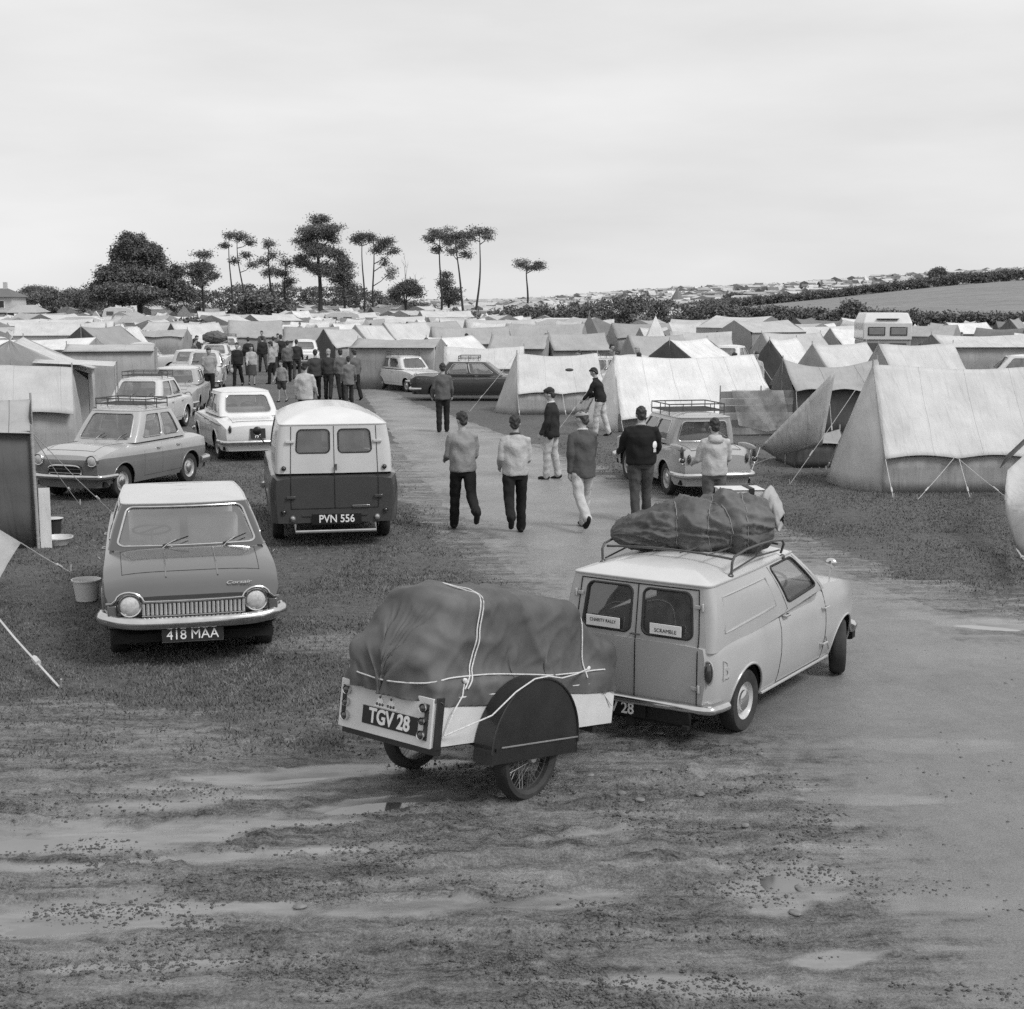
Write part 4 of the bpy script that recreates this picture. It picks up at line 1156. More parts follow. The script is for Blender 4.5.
    if skirt: blob([('l', [(hip+V(0, 0, -.5), .23, .19), (hip+V(0, 0, -.2), .2, .15), (hip+V(0, 0, .05), .165, .12), (up((0, 0, .12)), .14, .1)])], voxel, 'skirt', cloth(skirt), t, 2)
    else: blob(P, voxel, 'trousers', cloth(legs, None, .008, 11), t, 2, (.006, 34))
    # upper garment
    j = jacket_len
    hem = -.055-j
    P = [('l', [(hip+V(0, -.010, hem), .186*g+j*.10, .146*g+j*.1), (hip+V(0, -.010, hem+.035), .196*g+j*.1, .152*g+j*.08), (hip+V(0, -.008, .06), .192*g, .150*g), (up((0, -.008, .16)), .188*g, .146*g), (up((0, -.012, .28)), .188*g, .142*g),
                (up((0, -.014, .38)), .190*g, .138*g), (up((0, -.010, .45)), .165*g, .118*g), (up((0, -.004, .50)), .110*g, .090), (up((0, .0, .54)), .070, .066)])]
    for i, (S, E, W, d) in enumerate(armj):
        sg = -1 if i == 0 else 1
        end = W-d*.01 if sleeves else S.lerp(E, .8)
        if sleeves: P.append(('t', [up((sg*.10, -.004, .475)), S+V(-sg*.012, 0, -.022), S.lerp(E, .5), E, E.lerp(W, .5), end], [.064, .066*g, .066*g, .062, .056, .044]))
        else: P.append(('t', [up((sg*.10, -.004, .475)), S+V(-sg*.005, 0, -.01), S.lerp(E, .5), end], [.075, .070*g, .062*g, .058]))
    jm = blob(P, voxel, 'jacket' if j > .05 else 'jumper', cloth(top, None, .009, 10), t, 2, (.010, 21))
    if collar is not None:
        b = MB(); c = nk+V(0, 0, .0)
        b.tube([c+V(.066*math.cos(2*PI*q/16), .062*math.sin(2*PI*q/16), .012*math.sin(2*PI*q/16)*-1) for q in range(16)], .017, 8, closed=True); b.build('collar', cloth(collar), jm)
    if hood: blob([('b', up((0, -.09, .50)), (.12, .07, .075)), ('b', up((.05, -.03, .54)), (.06, .07, .04)), ('b', up((-.05, -.03, .54)), (.06, .07, .04))], voxel, 'hood', cloth(top, None, .009, 10), t, 2)
    # hair and hats
    def cap_mesh(z0, r, grow, name, mat, back=.0):
        b = MB(); rows = []
        for i in range(9):
            th = (PI*.5)*i/8
            rows.append([Hh(((r[0]+grow)*math.cos(th)*math.cos(a), -.008+(r[1]+grow)*math.cos(th)*math.sin(a), z0+(r[2]+grow)*math.sin(th)*1.0-(back*max(0, -math.sin(a))*math.cos(th)**2))) for a in np.linspace(0, 2*PI, 25)[:-1]])
        b.grid(rows, closed_u=True); n = len(b.v); b.f.append([n-24+q for q in range(24)]); b.m.append(0)
        return b.build(name, mat, t, angle=None)
    if hair is not None:
        hm = HAIR if hair <= .03 else M('hair %d' % int(hair*1000), hair, .6, var=.3, scale=40, bump=.004, bscale=120)
        PP = [('b', Hh((0, -.018, .035)), (.084, .098, .098), Rh), ('b', Hh((0, -.062, -.025)), (.066, .045, .07), Rh), ('b', Hh((0, .04, .085)), (.065, .06, .035), Rh)]
        blob(PP, max(.008, voxel*.7), 'hair', hm, t, 1, (.007, 70))
    if cap is not None:
        cm = cloth(cap, 'cap %d' % int(cap*1000), .001)
        o = cap_mesh(.045, (.084, .104, .07), .008, 'flat_cap', cm)
        b = MB(); b.ball(Hh((0, .105, .048)), (.065, .065, .008), 16, 6, Rh); b.build('peak', cm, o)
    if emblem:
        c = up((.17, -.10, .25)); nn = V(.75, -.66, 0).normalized(); xx = V(.66, .75, 0)
        b = MB(); b.lathe([(.058, -.002), (.06, .004), (.052, .009), (0, .011)], c+nn*.028, nn, 20)
        for q in range(3): b.box(c+nn*.03+xx*(-.025+.025*q)+V(0, 0, -.085), (.012, .012, .05))
        b.build('badge_emblem', WHITE_PAINT, jm)
    if bag:
        W, d = armj[bag[0]][2], armj[bag[0]][3]
        b = MB(); c = W+d*.09; b.ball(c+V(0, 0, -.16), (.07, .13, .13), 14, 10); o = b.build('bag', cloth(bag[1]), None); o.matrix_world = Matrix.LocRotScale(Vector(loc), Matrix.Rotation(rz, 3, 'Z').to_quaternion(), Vector((k, k, k)))
        tag(o, bag[2], 'bag')
        b = MB(); b.tube([c+V(0, -.05, -.05), c+V(0, 0, .0), c+V(0, .05, -.05)], .008, 6); b.build('handle', cloth(.05), o)
    return t
# ---------------------------------------------------------------- tents
def can(g, tr=.18):
    nm = 'canvas %03d' % int(g*1000); new = nm not in MATS
    m = M(nm, g, .8, var=.12, scale=1.6, bump=.006, bscale=6, spec=.2, trans=tr)
    if new:   # long soft creases hanging down the cloth, added to the weave bump
        N = m.node_tree.nodes; L = m.node_tree.links; bp = [n for n in N if n.type == 'BUMP'][0]; B = N['Principled BSDF']
        tc = [n for n in N if n.type == 'TEX_COORD'][0]; mp = N.new('ShaderNodeMapping'); mp.inputs['Scale'].default_value = (5.0, 1.6, .7); mp.inputs['Rotation'].default_value = (0, .25, .1)
        L.new(tc.outputs['Object'], mp.inputs[0]); nz = N.new('ShaderNodeTexNoise'); nz.inputs['Scale'].default_value = 1.3; nz.inputs['Detail'].default_value = 4; nz.inputs['Distortion'].default_value = .6
        L.new(mp.outputs[0], nz.inputs[0]); b2 = N.new('ShaderNodeBump'); b2.inputs['Distance'].default_value = .035; L.new(nz.outputs[0], b2.inputs['Height']); L.new(bp.outputs[0], b2.inputs['Normal']); L.new(b2.outputs[0], B.inputs['Normal'])
    return m
GUY = M('guy line', .55, .8, var=.1)
WOOD = M('ash pole', .33, .6, var=.2, stretch=(1, 1, 8))
def npz(p, s=1.0, a=.02, o=0): return a*MN.noise(Vector(p)*s+Vector((o, o*.7, 3.1)))

def guy(parent, p, q, r=.006, peg=True, slide=True):
    b = MB(); p, q = Vector(p), Vector(q)
    m = p.lerp(q, .5)-V(0, 0, .01*(p-q).length); b.tube([p, m, q], r, 5)
    if slide: c = p.lerp(q, .72); b.tube([c, c.lerp(q, .12/max(.3, (q-c).length))], r*2.6, 6)
    o = b.build('guy_rope', GUY, parent)
    if peg:
        d = (q-p).normalized(); b = MB(); b.tube([q-V(0, 0, .05), q+V(d.x*.04, d.y*.04, .09)], .011, 6); b.build('peg', WOOD, o)

def tent_mesh_parts(L, W, Hr, Hw, sag=.10, over=.10, bell=(0, 0), scal=3, seed=0, hip=(0, 0), wallin=.0, n=22, detail=2, roofdrop=0, slack=.05):
    """canonical ridge tent, ridge along x from -L/2 to L/2; returns MBs"""
    out = {}
    def ridge(u): return V(-L/2+hip[0]+(L-hip[0]-hip[1])*u, 0, Hr-sag*math.sin(PI*u)+npz((u*3, seed, 0), 1, .03))
    def eave(u, s):
        e = scal and abs(math.sin(PI*scal*u))
        return V((-L/2+L*u)*1.0, s*(W/2+over-.04*e), Hw-roofdrop+.06*e)
    b = MB(); rows = []
    nu = n; nv = max(6, n//2)
    for i in range(nu+1):
        u = i/nu; row = []
        for j in range(-nv, nv+1):
            v = abs(j)/nv; s = -1 if j < 0 else 1
            r, e = ridge(u), eave(u, s)
            p = r.lerp(e, v); k = math.sin(PI*v)
            p.z -= slack*k*(.6+.4*math.cos(2*PI*u*max(scal, 1)))*1.0
            p.y -= s*slack*.4*k
            p += V(0, s*1, 1)*npz((p.x*1.3, p.y*1.3, seed*3.3), 1.2, .05*k)
            # drag creases running from the ridge to the guy points
            if scal: p += V(0, 0, 1)*(-.022*v*(1-v)*2*math.exp(-((((u*scal) % 1)-.5)**2)*-6)*.0)
            row.append(p)
        rows.append(row)
    b.grid(rows); out['roof'] = b; rows_roof = rows
    b = MB(); hwz = Hw+.03
    for s in (-1, 1):
        b.grid([[V(-L/2+L*i/nu, s*(W/2-wallin+.025*math.sin(i*1.9+seed)*z/hwz*(1-z/hwz)*3), z) for i in range(nu+1)] for z in (0, hwz*.33, hwz*.66, hwz)], flip=s < 0)
        out['wall' if s < 0 else 'wall2'] = b; b = MB()
    for e, sx in ((0, -1), (1, 1)):
        b = MB(); R = ridge(e); bl = bell[e]; rows = []
        m = 8
        for k in range(m+1):
            t = k/m      # 0 ground, 1 ridge
            row = []
            for j in range(-6, 7):
                f = j/6
                zz = R.z*t
                # half width at this height
                if zz < Hw: hw = W/2
                else: hw = W/2*(R.z-zz)/(R.z-Hw)
                x = sx*(L/2)*(1-t)+R.x*t if hip[e] else sx*L/2
                x += sx*bl*(1-t)*(1-abs(f)**2.2)
                p = V(x, f*hw, zz)
                if t < 1: p += V(1, 0, 0)*npz((f*3, zz*2, seed), 1.3, .05*(1-abs(f)))
                row.append(p)
            rows.append(row)
        b.grid(rows, flip=sx < 0); out['end%d' % e] = b
    out['ridge'] = ridge; out['eave'] = eave; out['rows'] = rows_roof
    return out

def tent(label, gl, gr, W, Hr, Hw, roof, wall=None, end=None, mode='along', group='tents pitched on the field', detail=2, guys=(True, True), door=None, gname='ridge_tent', poles=True, cat='tent', **k):
    """gl, gr: front ground corners (world); W: depth away from the camera"""
    gl, gr = Vector(gl), Vector(gr); x = gr-gl; x.z = 0; L = x.length; ax = math.atan2(x.y, x.x)
    y = V(-math.sin(ax), math.cos(ax), 0)
    c = (gl+gr)/2+y*W/2
    if mode == 'along': LL, WW, rz = L, W, ax
    else: LL, WW, rz = W, L, ax+PI/2      # canonical x points away from the camera; its -x end faces us
    c.z = float(terrain(c.x, c.y))
    t = empty(gname, c, rz, label, cat, group)
    d = tent_mesh_parts(LL, WW, Hr, Hw, **k)
    th = []
    o = d['roof'].build('roof', roof, t, angle=None); th.append(o)
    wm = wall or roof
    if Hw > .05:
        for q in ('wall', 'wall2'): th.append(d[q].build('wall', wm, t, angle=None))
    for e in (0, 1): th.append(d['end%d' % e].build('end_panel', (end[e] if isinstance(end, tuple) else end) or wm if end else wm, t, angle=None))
    for o in th:
        m = o.modifiers.new('thick', 'SOLIDIFY'); m.thickness = .006
    if poles:
        for e in (0, 1):
            R = d['ridge'](e); b = MB(); b.tube([V(R.x, 0, 0), R+V(0, 0, .10)], .016, 8); b.build('pole', WOOD, t)
    if detail >= 1 or len(d['rows']) > 17:
        st = max(2, int(round(len(d['rows'])*.85/LL)))
        for i in range(st, len(d['rows'])-1, st):
            b = MB(); b.tube([q+V(0, 0, .004) for q in d['rows'][i]], .006, 4); b.build('seam', wm, th[0])
    if detail >= 1:
        ns = max(k.get('scal', 3), 1)
        for s, on in ((-1, guys[0]), (1, guys[1])):
            if not on: continue
            for i in range(ns+1):
                E_ = d['eave'](i/ns, s); guy(t, E_, V(E_.x*1.02, s*(WW/2+.75), 0))
        if detail >= 2:
            for e, sx in ((0, -1), (1, 1)):
                R = d['ridge'](e); guy(t, R+V(0, 0, .02), V(R.x+sx*1.5, 0, 0))
                for s in (-1, 1):
                    b = MB(); E_ = d['eave'](e, s)
    if door:     # flat dark sheet over an end panel, painting the shade inside the doorway
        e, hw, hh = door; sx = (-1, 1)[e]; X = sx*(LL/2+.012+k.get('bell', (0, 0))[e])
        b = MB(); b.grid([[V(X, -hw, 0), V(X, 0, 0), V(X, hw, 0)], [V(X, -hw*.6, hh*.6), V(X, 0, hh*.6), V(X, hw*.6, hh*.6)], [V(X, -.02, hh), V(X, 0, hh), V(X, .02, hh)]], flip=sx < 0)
        b.build('door_shade', M('doorway shade', .03, .9), t)
    return t

def pyramid(label, c, w, h, mat, group='tents pitched on the field', n=4, wallh=.0, rot=PI/4, name='pyramid_tent'):
    t = empty(name, c, 0, label, 'tent', group); t.location.z = float(terrain(c[0], c[1]))
    b = MB(); rows = []; N = n*6
    def pt(k, v):
        a = 2*PI*k/N+rot; f = (k % 6)/6; a0 = 2*PI*(k//6)/n+rot; a1 = a0+2*PI/n
        e = V(math.cos(a0), math.sin(a0), 0).lerp(V(math.cos(a1), math.sin(a1), 0), f)*w/2*1.41
        z = h*v; r = 1-v; sagk = 1-.10*math.sin(PI*v)
        return e*r*sagk+V(0, 0, wallh+(h-wallh)*v)
    rows = [[pt(k, v) for k in range(N)] for v in (0, .15, .3, .5, .7, .85, .97, 1)]
    b.grid(rows, closed_u=True); b.build('roof', mat, t, angle=30)
    if wallh:
        b = MB(); b.grid([[V(pt(k, 0).x*.98, pt(k, 0).y*.98, z) for k in range(N)] for z in (0, wallh)], closed_u=True); b.build('wall', mat, t, angle=30)
    b = MB(); b.tube([V(0, 0, 0), V(0, 0, h+.12)], .02, 6); b.build('pole', WOOD, t)
    return t

def join_tree(root, name):
    """one mesh from a thing with its parts (for copies too small to show parts)"""
    bm = bmesh.new(); mats = []
    def walk(o, Mx):
        if o.type == 'MESH':
            me = o.data; idx = []
            for m in me.materials:
                if m not in mats: mats.append(m)
                idx.append(mats.index(m))
            t = me.copy(); t.transform(Mx)
            n0 = len(bm.faces); bm.from_mesh(t); bm.faces.ensure_lookup_table()
            for f in bm.faces[n0:]: f.material_index = idx[f.material_index] if f.material_index < len(idx) else 0
            bpy.data.meshes.remove(t)
        for c in o.children: walk(c, Mx @ c.matrix_local)
    bpy.context.view_layer.update()
    walk(root, Matrix.Identity(4))
    me = bpy.data.meshes.new(name); bm.to_mesh(me); bm.free()
    for m in mats: me.materials.append(m)
    return me

def del_tree(o):
    for c in list(o.children): del_tree(c)
    bpy.data.objects.remove(o)
# ---------------------------------------------------------------- ground, track, puddles, grass
def vnoise(x, y, seed=0):
    xi = np.floor(x).astype(np.int64); yi = np.floor(y).astype(np.int64); xf = x-xi; yf = y-yi
    def h(a, b):
        n = (a*374761393+b*668265263+seed*1274126177) & 0xffffffff
        n = ((n ^ (n >> 13))*1274126177) & 0xffffffff
        return ((n ^ (n >> 16)) & 0xffff)/65535.0
    u = xf*xf*(3-2*xf); v = yf*yf*(3-2*yf)
    return (h(xi, yi)*(1-u)+h(xi+1, yi)*u)*(1-v)+(h(xi, yi+1)*(1-u)+h(xi+1, yi+1)*u)*v
def fbm(x, y, o=4, seed=0, g=.5):
    s = 0; a = 1; t = 0
    for i in range(o): s = s+a*vnoise(x*2**i, y*2**i, seed+i); t += a; a *= g
    return s/t
def poly_sd(x, y, poly):
    """signed distance to a polygon, positive inside"""
    d = np.full(x.shape, 1e9); ins = np.zeros(x.shape, bool); n = len(poly)
    for i in range(n):
        ax, ay = poly[i]; bx, by = poly[(i+1) % n]
        ex, ey = bx-ax, by-ay; t = np.clip(((x-ax)*ex+(y-ay)*ey)/(ex*ex+ey*ey), 0, 1)
        d = np.minimum(d, np.hypot(x-ax-ex*t, y-ay-ey*t))
        c = ((ay > y) != (by > y)); ins ^= c & (x < (bx-ax)*(y-ay)/((by-ay) if by != ay else 1e-9)+ax)
    return np.where(ins, d, -d)
def gp(px, py): p = G(px, py); return (p.x, p.y)
ROAD = [gp(*q) for q in ((340, 372), (352, 384), (362, 398), (384, 430), (402, 462), (436, 505), (474, 546), (520, 590), (560, 640), (600, 700), (680, 742), (770, 765), (800, 820), (830, 870), (930, 1000), (1100, 1080), (1300, 1000), (1300, 700), (1180, 665), (1024, 634),
                          (960, 612), (900, 590), (830, 560), (740, 518), (660, 492), (600, 474), (545, 448), (500, 431), (455, 415), (420, 403), (385, 387), (372, 378), (362, 370))]
def mudmask(x, y):
    """1 where the turf is worn away to mud: all the foreground below the parked cars and the verge of the track"""
    n = fbm(x*.7, y*.7, 4, 11)*2-1
    # front edge of the grass runs from the left, past the trailer
    line = 10.5+.06*(x+6)+2.3*n+.7*(fbm(x*3, y*3, 3, 17)*2-1)
    m = sstep(.7, -.7, y-line)
    sd = poly_sd(x, y, ROAD)
    verge = sstep(.7, .0, -sd+.45*n)*(y < 34)
    right = sstep(1.6, .2, (-sd)+.8*n)*sstep(3.0, 4.5, x)*(y < 17)
    worn = sstep(.54, .68, fbm(x*.55+3, y*.8, 4, 131))*(y < 24)*.75*sstep(20, 14, y)
    return np.clip(np.maximum(np.maximum(np.maximum(m, verge*.85), right), worn), 0, 1)
PUD = [(gp(5, 842), .60, .20, .12), (gp(365, 806), .40, .10, .3), (gp(290, 778), .35, .05, .25), (gp(785, 880), .20, .17, .4), (gp(985, 626), .55, .14, -.35), (gp(60, 925), .35, .07, .2)]
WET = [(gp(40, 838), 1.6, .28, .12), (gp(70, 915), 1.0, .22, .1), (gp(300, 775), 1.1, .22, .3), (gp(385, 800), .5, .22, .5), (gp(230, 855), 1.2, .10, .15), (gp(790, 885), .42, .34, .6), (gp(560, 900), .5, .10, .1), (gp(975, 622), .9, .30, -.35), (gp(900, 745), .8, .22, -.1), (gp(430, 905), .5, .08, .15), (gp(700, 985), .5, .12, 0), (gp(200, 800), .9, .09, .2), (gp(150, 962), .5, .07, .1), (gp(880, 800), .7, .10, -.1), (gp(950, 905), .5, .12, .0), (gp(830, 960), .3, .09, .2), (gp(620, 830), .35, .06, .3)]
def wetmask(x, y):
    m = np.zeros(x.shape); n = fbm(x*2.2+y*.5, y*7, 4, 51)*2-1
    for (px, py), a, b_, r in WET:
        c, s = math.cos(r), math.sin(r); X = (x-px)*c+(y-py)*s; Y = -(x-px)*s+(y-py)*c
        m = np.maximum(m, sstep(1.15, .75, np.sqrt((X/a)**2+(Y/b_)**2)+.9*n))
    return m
RUTS = [(14.2, -5.5, 15.9, .52), (9.0, -9.0, 19.6, .6), (3.0, -30.0, 38.6, .6), (-4.0, 30.0, 21.6, .6), (14.2, -5.5, 17.3, .6), (1.5, -14.0, 21.8, .55)]
def ghe(x, y, road_sd=None):
    """height of the near ground"""
    near = sstep(26, 17, y)*sstep(11, 8.5, np.abs(x))
    sd = poly_sd(x, y, ROAD) if road_sd is None else road_sd
    rd = sstep(-.25, .35, sd)
    mm = mudmask(x, y)
    u = x*.97+y*.24; v = -x*.24+y*.97      # ruts run a little up to the right
    ang = sstep(1, 5, x)
    v = v*(1-ang)+(y*.93+x*.10)*ang
    z = (fbm(x*.8, y*.8, 3, 3)-.5)*.05
    rk = rd*(.8+.19*sstep(11, 14, y)); z += ((fbm(u*.5, v*2.8, 3, 5)-.5)*.050+(fbm(u*2.2, v*9, 4, 8, .62)-.5)*.036)*mm*(1-rk)*sstep(22, 14, y)
    cl = fbm(x*7, y*7, 3, 21); z += np.maximum(cl-.58, 0)*.14*mm*(1-.8*rd)
    cl = fbm(x*2.2, y*2.2, 4, 25); z += np.maximum(cl-.62, 0)*.12*mm*(1-.9*rd)
    z += (fbm(x*12, y*14, 3, 31, .65)-.5)*.026*mm*(1-.75*rd)
    z += (fbm(x*5, y*5, 3, 41)-.5)*.035*(1-mm)*(1-rd)
    # a wheel track left by the trailer and the van
    wob = .10*(fbm(x*.8, y*.8, 2, 71)-.5)
    for cx, cy, R, hw in RUTS:
        for off in (-hw, hw):
            c = np.hypot(x-cx, y-cy)-R+off+wob; fade = sstep(11, 9.2, y)*sstep(.35, .6, fbm(x*.7, y*.7, 2, int(R*10)))
            z -= np.exp(-(c/.065)**2)*.034*fade*(1-.7*rd); z += np.exp(-((np.abs(c)-.11)/.04)**2)*.014*fade*(1-.7*rd)
            z += np.exp(-(c/.06)**2)*.007*np.sin(np.arctan2(y-cy, x-cx)*R*2*PI/.07)*fade*(1-.5*rd)
    wm = wetmask(x, y); z = z*(1-.72*wm)-.006*wm
    for (px, py), a, b_, r in PUD:
        c, s = math.cos(r), math.sin(r); X = (x-px)*c+(y-py)*s; Y = -(x-px)*s+(y-py)*c
        k = np.exp(-((X/a)**2+(Y/b_)**2)*1.0)
        z = z*(1-.75*k)-.030*k
    z *= near
    return z-.004*near

def clods(n, name='mud_clods', seed=8):
    rg = np.random.default_rng(seed); u = rg.random(n); y = 1/(1/5.6+(1/13.5-1/5.6)*u); x = (rg.random(n)*2-1)*y*.42
    sd = poly_sd(x, y, ROAD); mm = mudmask(x, y); d = fbm(x*1.7+y*.4, y*3.2, 4, 91)
    k = (rg.random(n) < mm*sstep(.42, .66, d)*(1-.9*sstep(.1, .9, sd))) ; x, y = x[k], y[k]; n = len(x)
    z = ghe(x, y); s = .0025+.009*rg.random(n)**4
    base = np.array([(1, 0, 0), (0, 1, 0), (-1, 0, 0), (0, -1, 0), (0, 0, 1), (0, 0, -1)], float)
    Vv = base[None]*(s[:, None, None]*(.6+.9*rg.random((n, 6, 1))))*np.array([1.4, 1.1, .7]); a = rg.random(n)*6.28
    c, si = np.cos(a)[:, None], np.sin(a)[:, None]; X = Vv[..., 0]*c-Vv[..., 1]*si; Y = Vv[..., 0]*si+Vv[..., 1]*c
    Vv = np.stack([X+x[:, None], Y+y[:, None], Vv[..., 2]+z[:, None]+s[:, None]*.2], -1).reshape(-1, 3)
    f = np.array([(0, 1, 4), (1, 2, 4), (2, 3, 4), (3, 0, 4), (1, 0, 5), (2, 1, 5), (3, 2, 5), (0, 3, 5)])
    F = (f[None]+(np.arange(n)*6)[:, None, None]).reshape(-1, 3)
    o = link_mesh(name, np_mesh(name, Vv, F), M('mud clod', .085, .6, var=.6, scale=2.5), None, False); tag(o, 'crumbs of churned mud and grit', 'mud', kind='stuff')
def ground():
    xs = np.unique(np.round(np.concatenate([-np.geomspace(9.2, 1500, 60)[::-1], np.arange(-9.2, 9.2, .036), np.geomspace(9.2, 1500, 60)]), 4))
    ys = np.unique(np.round(np.concatenate([np.linspace(-30, 5.4, 12), np.arange(5.4, 14, .036), np.arange(14, 24, .055), np.arange(24, 60, .25), np.arange(60, 112, 1.0), np.arange(112, 360, 4.), np.geomspace(360, 2500, 30)]), 4))
    X, Y = np.meshgrid(xs, ys)
    n = fbm(X*1.5, Y*1.5, 4, 61)*2-1
    sd = poly_sd(X, Y, ROAD); sd2 = sd+.12*n+.06*(fbm(X*8, Y*8, 2, 9)*2-1)
    Z = terrain(X, Y)+ghe(X, Y, sd)
    Z = np.where(Y > 900, Z-(Y-900)*.01, Z)
    mud = mudmask(X, Y)
    ny, nx = X.shape; idx = np.arange(nx*ny).reshape(ny, nx)
    F = np.stack([idx[:-1, :-1], idx[:-1, 1:], idx[1:, 1:], idx[1:, :-1]], -1).reshape(-1, 4)
    Vv = np.stack([X, Y, Z], -1).reshape(-1, 3)
    hill = sstep(150, 175, Y)*sstep(.10, .16, X/np.maximum(Y, 1))*(Y < 318)
    def mk(name, F, V_, mat, mud_, extra):
        me = np_mesh(name, V_, F)
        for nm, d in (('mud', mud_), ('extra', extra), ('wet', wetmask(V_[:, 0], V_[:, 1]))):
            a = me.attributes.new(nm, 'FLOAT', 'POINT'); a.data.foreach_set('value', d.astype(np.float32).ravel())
        o = link_mesh(name, me, mat, None, True, None); return tag(o, kind='structure')
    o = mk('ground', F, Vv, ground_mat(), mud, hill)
    inside = (sd2.reshape(-1)[F].mean(1) > .0)
    # the track: a sheet 4 mm above the ground, ragged where turf and mud creep over it
    used = np.unique(F[inside]); remap = -np.ones(len(Vv), int); remap[used] = np.arange(len(used))
    V2 = Vv[used].copy(); V2[:, 2] += -.0015+.0045*np.clip(sd2.reshape(-1)[used]*2.5, 0, 1)
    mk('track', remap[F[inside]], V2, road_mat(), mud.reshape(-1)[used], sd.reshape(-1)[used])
    # standing water
    for i, ((px, py), a, b_, r) in enumerate(PUD):
        b = MB(); k = 40; pts = [V(0, 0, 0)]
        for q in range(k):
            t = 2*PI*q/k; pts.append(V(math.cos(t)*a*1.15, math.sin(t)*b_*1.15, 0))
        b.add(pts, [(0, 1+q, 1+(q+1) % k) for q in range(k)])
        o = b.build('puddle', WATER, None); o.location = (px, py, -.0262+.0007*i); o.rotation_euler = (0, 0, r); tag(o, kind='structure')
    return

def node_mat(name):
    m = bpy.data.materials.new(name); m.use_nodes = True; return m, m.node_tree.nodes, m.node_tree.links, m.node_tree.nodes['Principled BSDF']
def nz_(N, L, src, scale, detail=6, rough=.6, vscale=None, rot=None, dist=0):
    if vscale:
        mp = N.new('ShaderNodeMapping'); mp.inputs['Scale'].default_value = vscale
        if rot: mp.inputs['Rotation'].default_value = (0, 0, rot)
        L.new(src, mp.inputs[0]); src = mp.outputs[0]
    n = N.new('ShaderNodeTexNoise'); n.inputs['Scale'].default_value = scale; n.inputs['Detail'].default_value = detail; n.inputs['Roughness'].default_value = rough; n.inputs['Distortion'].default_value = dist
    L.new(src, n.inputs[0]); return n.outputs[0]
def mr_(N, L, a, f0, f1, t0, t1):
    m = N.new('ShaderNodeMapRange'); L.new(a, m.inputs[0])
    for i, v in zip((1, 2, 3, 4), (f0, f1, t0, t1)): m.inputs[i].default_value = v
    return m.outputs[0]
def mx_(N, L, f, a, b):
    m = N.new('ShaderNodeMix'); m.data_type = 'FLOAT'
    for i, v in ((0, f), (2, a), (3, b)):
        if isinstance(v, (int, float)): m.inputs[i].default_value = v
        else: L.new(v, m.inputs[i])
    return m.outputs[0]
def mth(N, L, op, a, b):
    m = N.new('ShaderNodeMath'); m.operation = op
    for i, v in ((0, a), (1, b)):
        if isinstance(v, (int, float)): m.inputs[i].default_value = v
        else: L.new(v, m.inputs[i])
    return m.outputs[0]

def mud_colour(N, L, g, grit, fine):
    streak = nz_(N, L, g, 1.0, 8, .70, (.50, 3.4, 1), -.24); st2 = nz_(N, L, g, 3.2, 6, .7, (.35, 3.0, 1), -.30)
    a = mth(N, L, 'ADD', mr_(N, L, streak, .38, .62, .085, .20), mr_(N, L, st2, .38, .62, -.045, .045))
    return mth(N, L, 'ADD', a, mth(N, L, 'ADD', mr_(N, L, grit, .35, .65, -.065, .065), mr_(N, L, fine, .35, .65, -.045, .04)))
def ground_mat():
    m, N, L, B = node_mat('turf and mud')
    g = N.new('ShaderNodeNewGeometry').outputs['Position']
    mud = N.new('ShaderNodeAttribute'); mud.attribute_name = 'mud'; ex = N.new('ShaderNodeAttribute'); ex.attribute_name = 'extra'
    big = nz_(N, L, g, .35, 5, .6); fine = nz_(N, L, g, 9, 8, .72); grit = nz_(N, L, g, 60, 6, .7); streak = nz_(N, L, g, 1.0, 7, .65, (.55, 3.2, 1), -.24)
    turf = mth(N, L, 'ADD', mr_(N, L, fine, .3, .7, .050, .135), mr_(N, L, big, .3, .7, -.022, .022))
    grass2 = mth(N, L, 'ADD', turf, mr_(N, L, grit, .3, .7, -.035, .035))
    hillc = mth(N, L, 'ADD', mr_(N, L, nz_(N, L, g, .12, 7, .7, (1, 3, 1)), .3, .7, .15, .24), mr_(N, L, nz_(N, L, g, .9, 5, .7), .3, .7, -.03, .03))
    grassc = mx_(N, L, ex.outputs['Fac'], grass2, hillc)
    mudc = mud_colour(N, L, g, grit, fine)
    ms = mr_(N, L, mth(N, L, 'ADD', mud.outputs['Fac'], mr_(N, L, fine, .3, .7, -.35, .35)), .35, .65, 0, 1)
    col = mx_(N, L, ms, grassc, mudc)
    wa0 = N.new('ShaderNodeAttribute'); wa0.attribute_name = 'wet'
    wet_sheen = mr_(N, L, nz_(N, L, g, 2.0, 6, .7, (.6, 3, 1), -.24), .35, .65, .15, .26)      # paler tone painted in for sky sheen on the wet mud
    col = mx_(N, L, mth(N, L, 'MULTIPLY', wa0.outputs['Fac'], .85), col, wet_sheen)
    L.new(mth(N, L, 'MAXIMUM', col, .015), B.inputs['Base Color'])
    wet = mr_(N, L, nz_(N, L, g, 1.3, 8, .68, (.5, 2.4, 1), -.24), .46, .56, 0, 1)
    wa = N.new('ShaderNodeAttribute'); wa.attribute_name = 'wet'
    rough = mx_(N, L, mth(N, L, 'MULTIPLY', wet, ms), .85, mr_(N, L, grit, .3, .7, .16, .48))
    rough = mx_(N, L, wa.outputs['Fac'], rough, .10)
    L.new(rough, B.inputs['Roughness'])
    b = N.new('ShaderNodeBump'); b.inputs['Distance'].default_value = .022; L.new(mr_(N, L, wa.outputs['Fac'], 0, 1, 1, .12), b.inputs['Strength'])
    L.new(mth(N, L, 'ADD', mth(N, L, 'MULTIPLY', grit, .6), fine), b.inputs['Height']); L.new(b.outputs[0], B.inputs['Normal'])
    return m
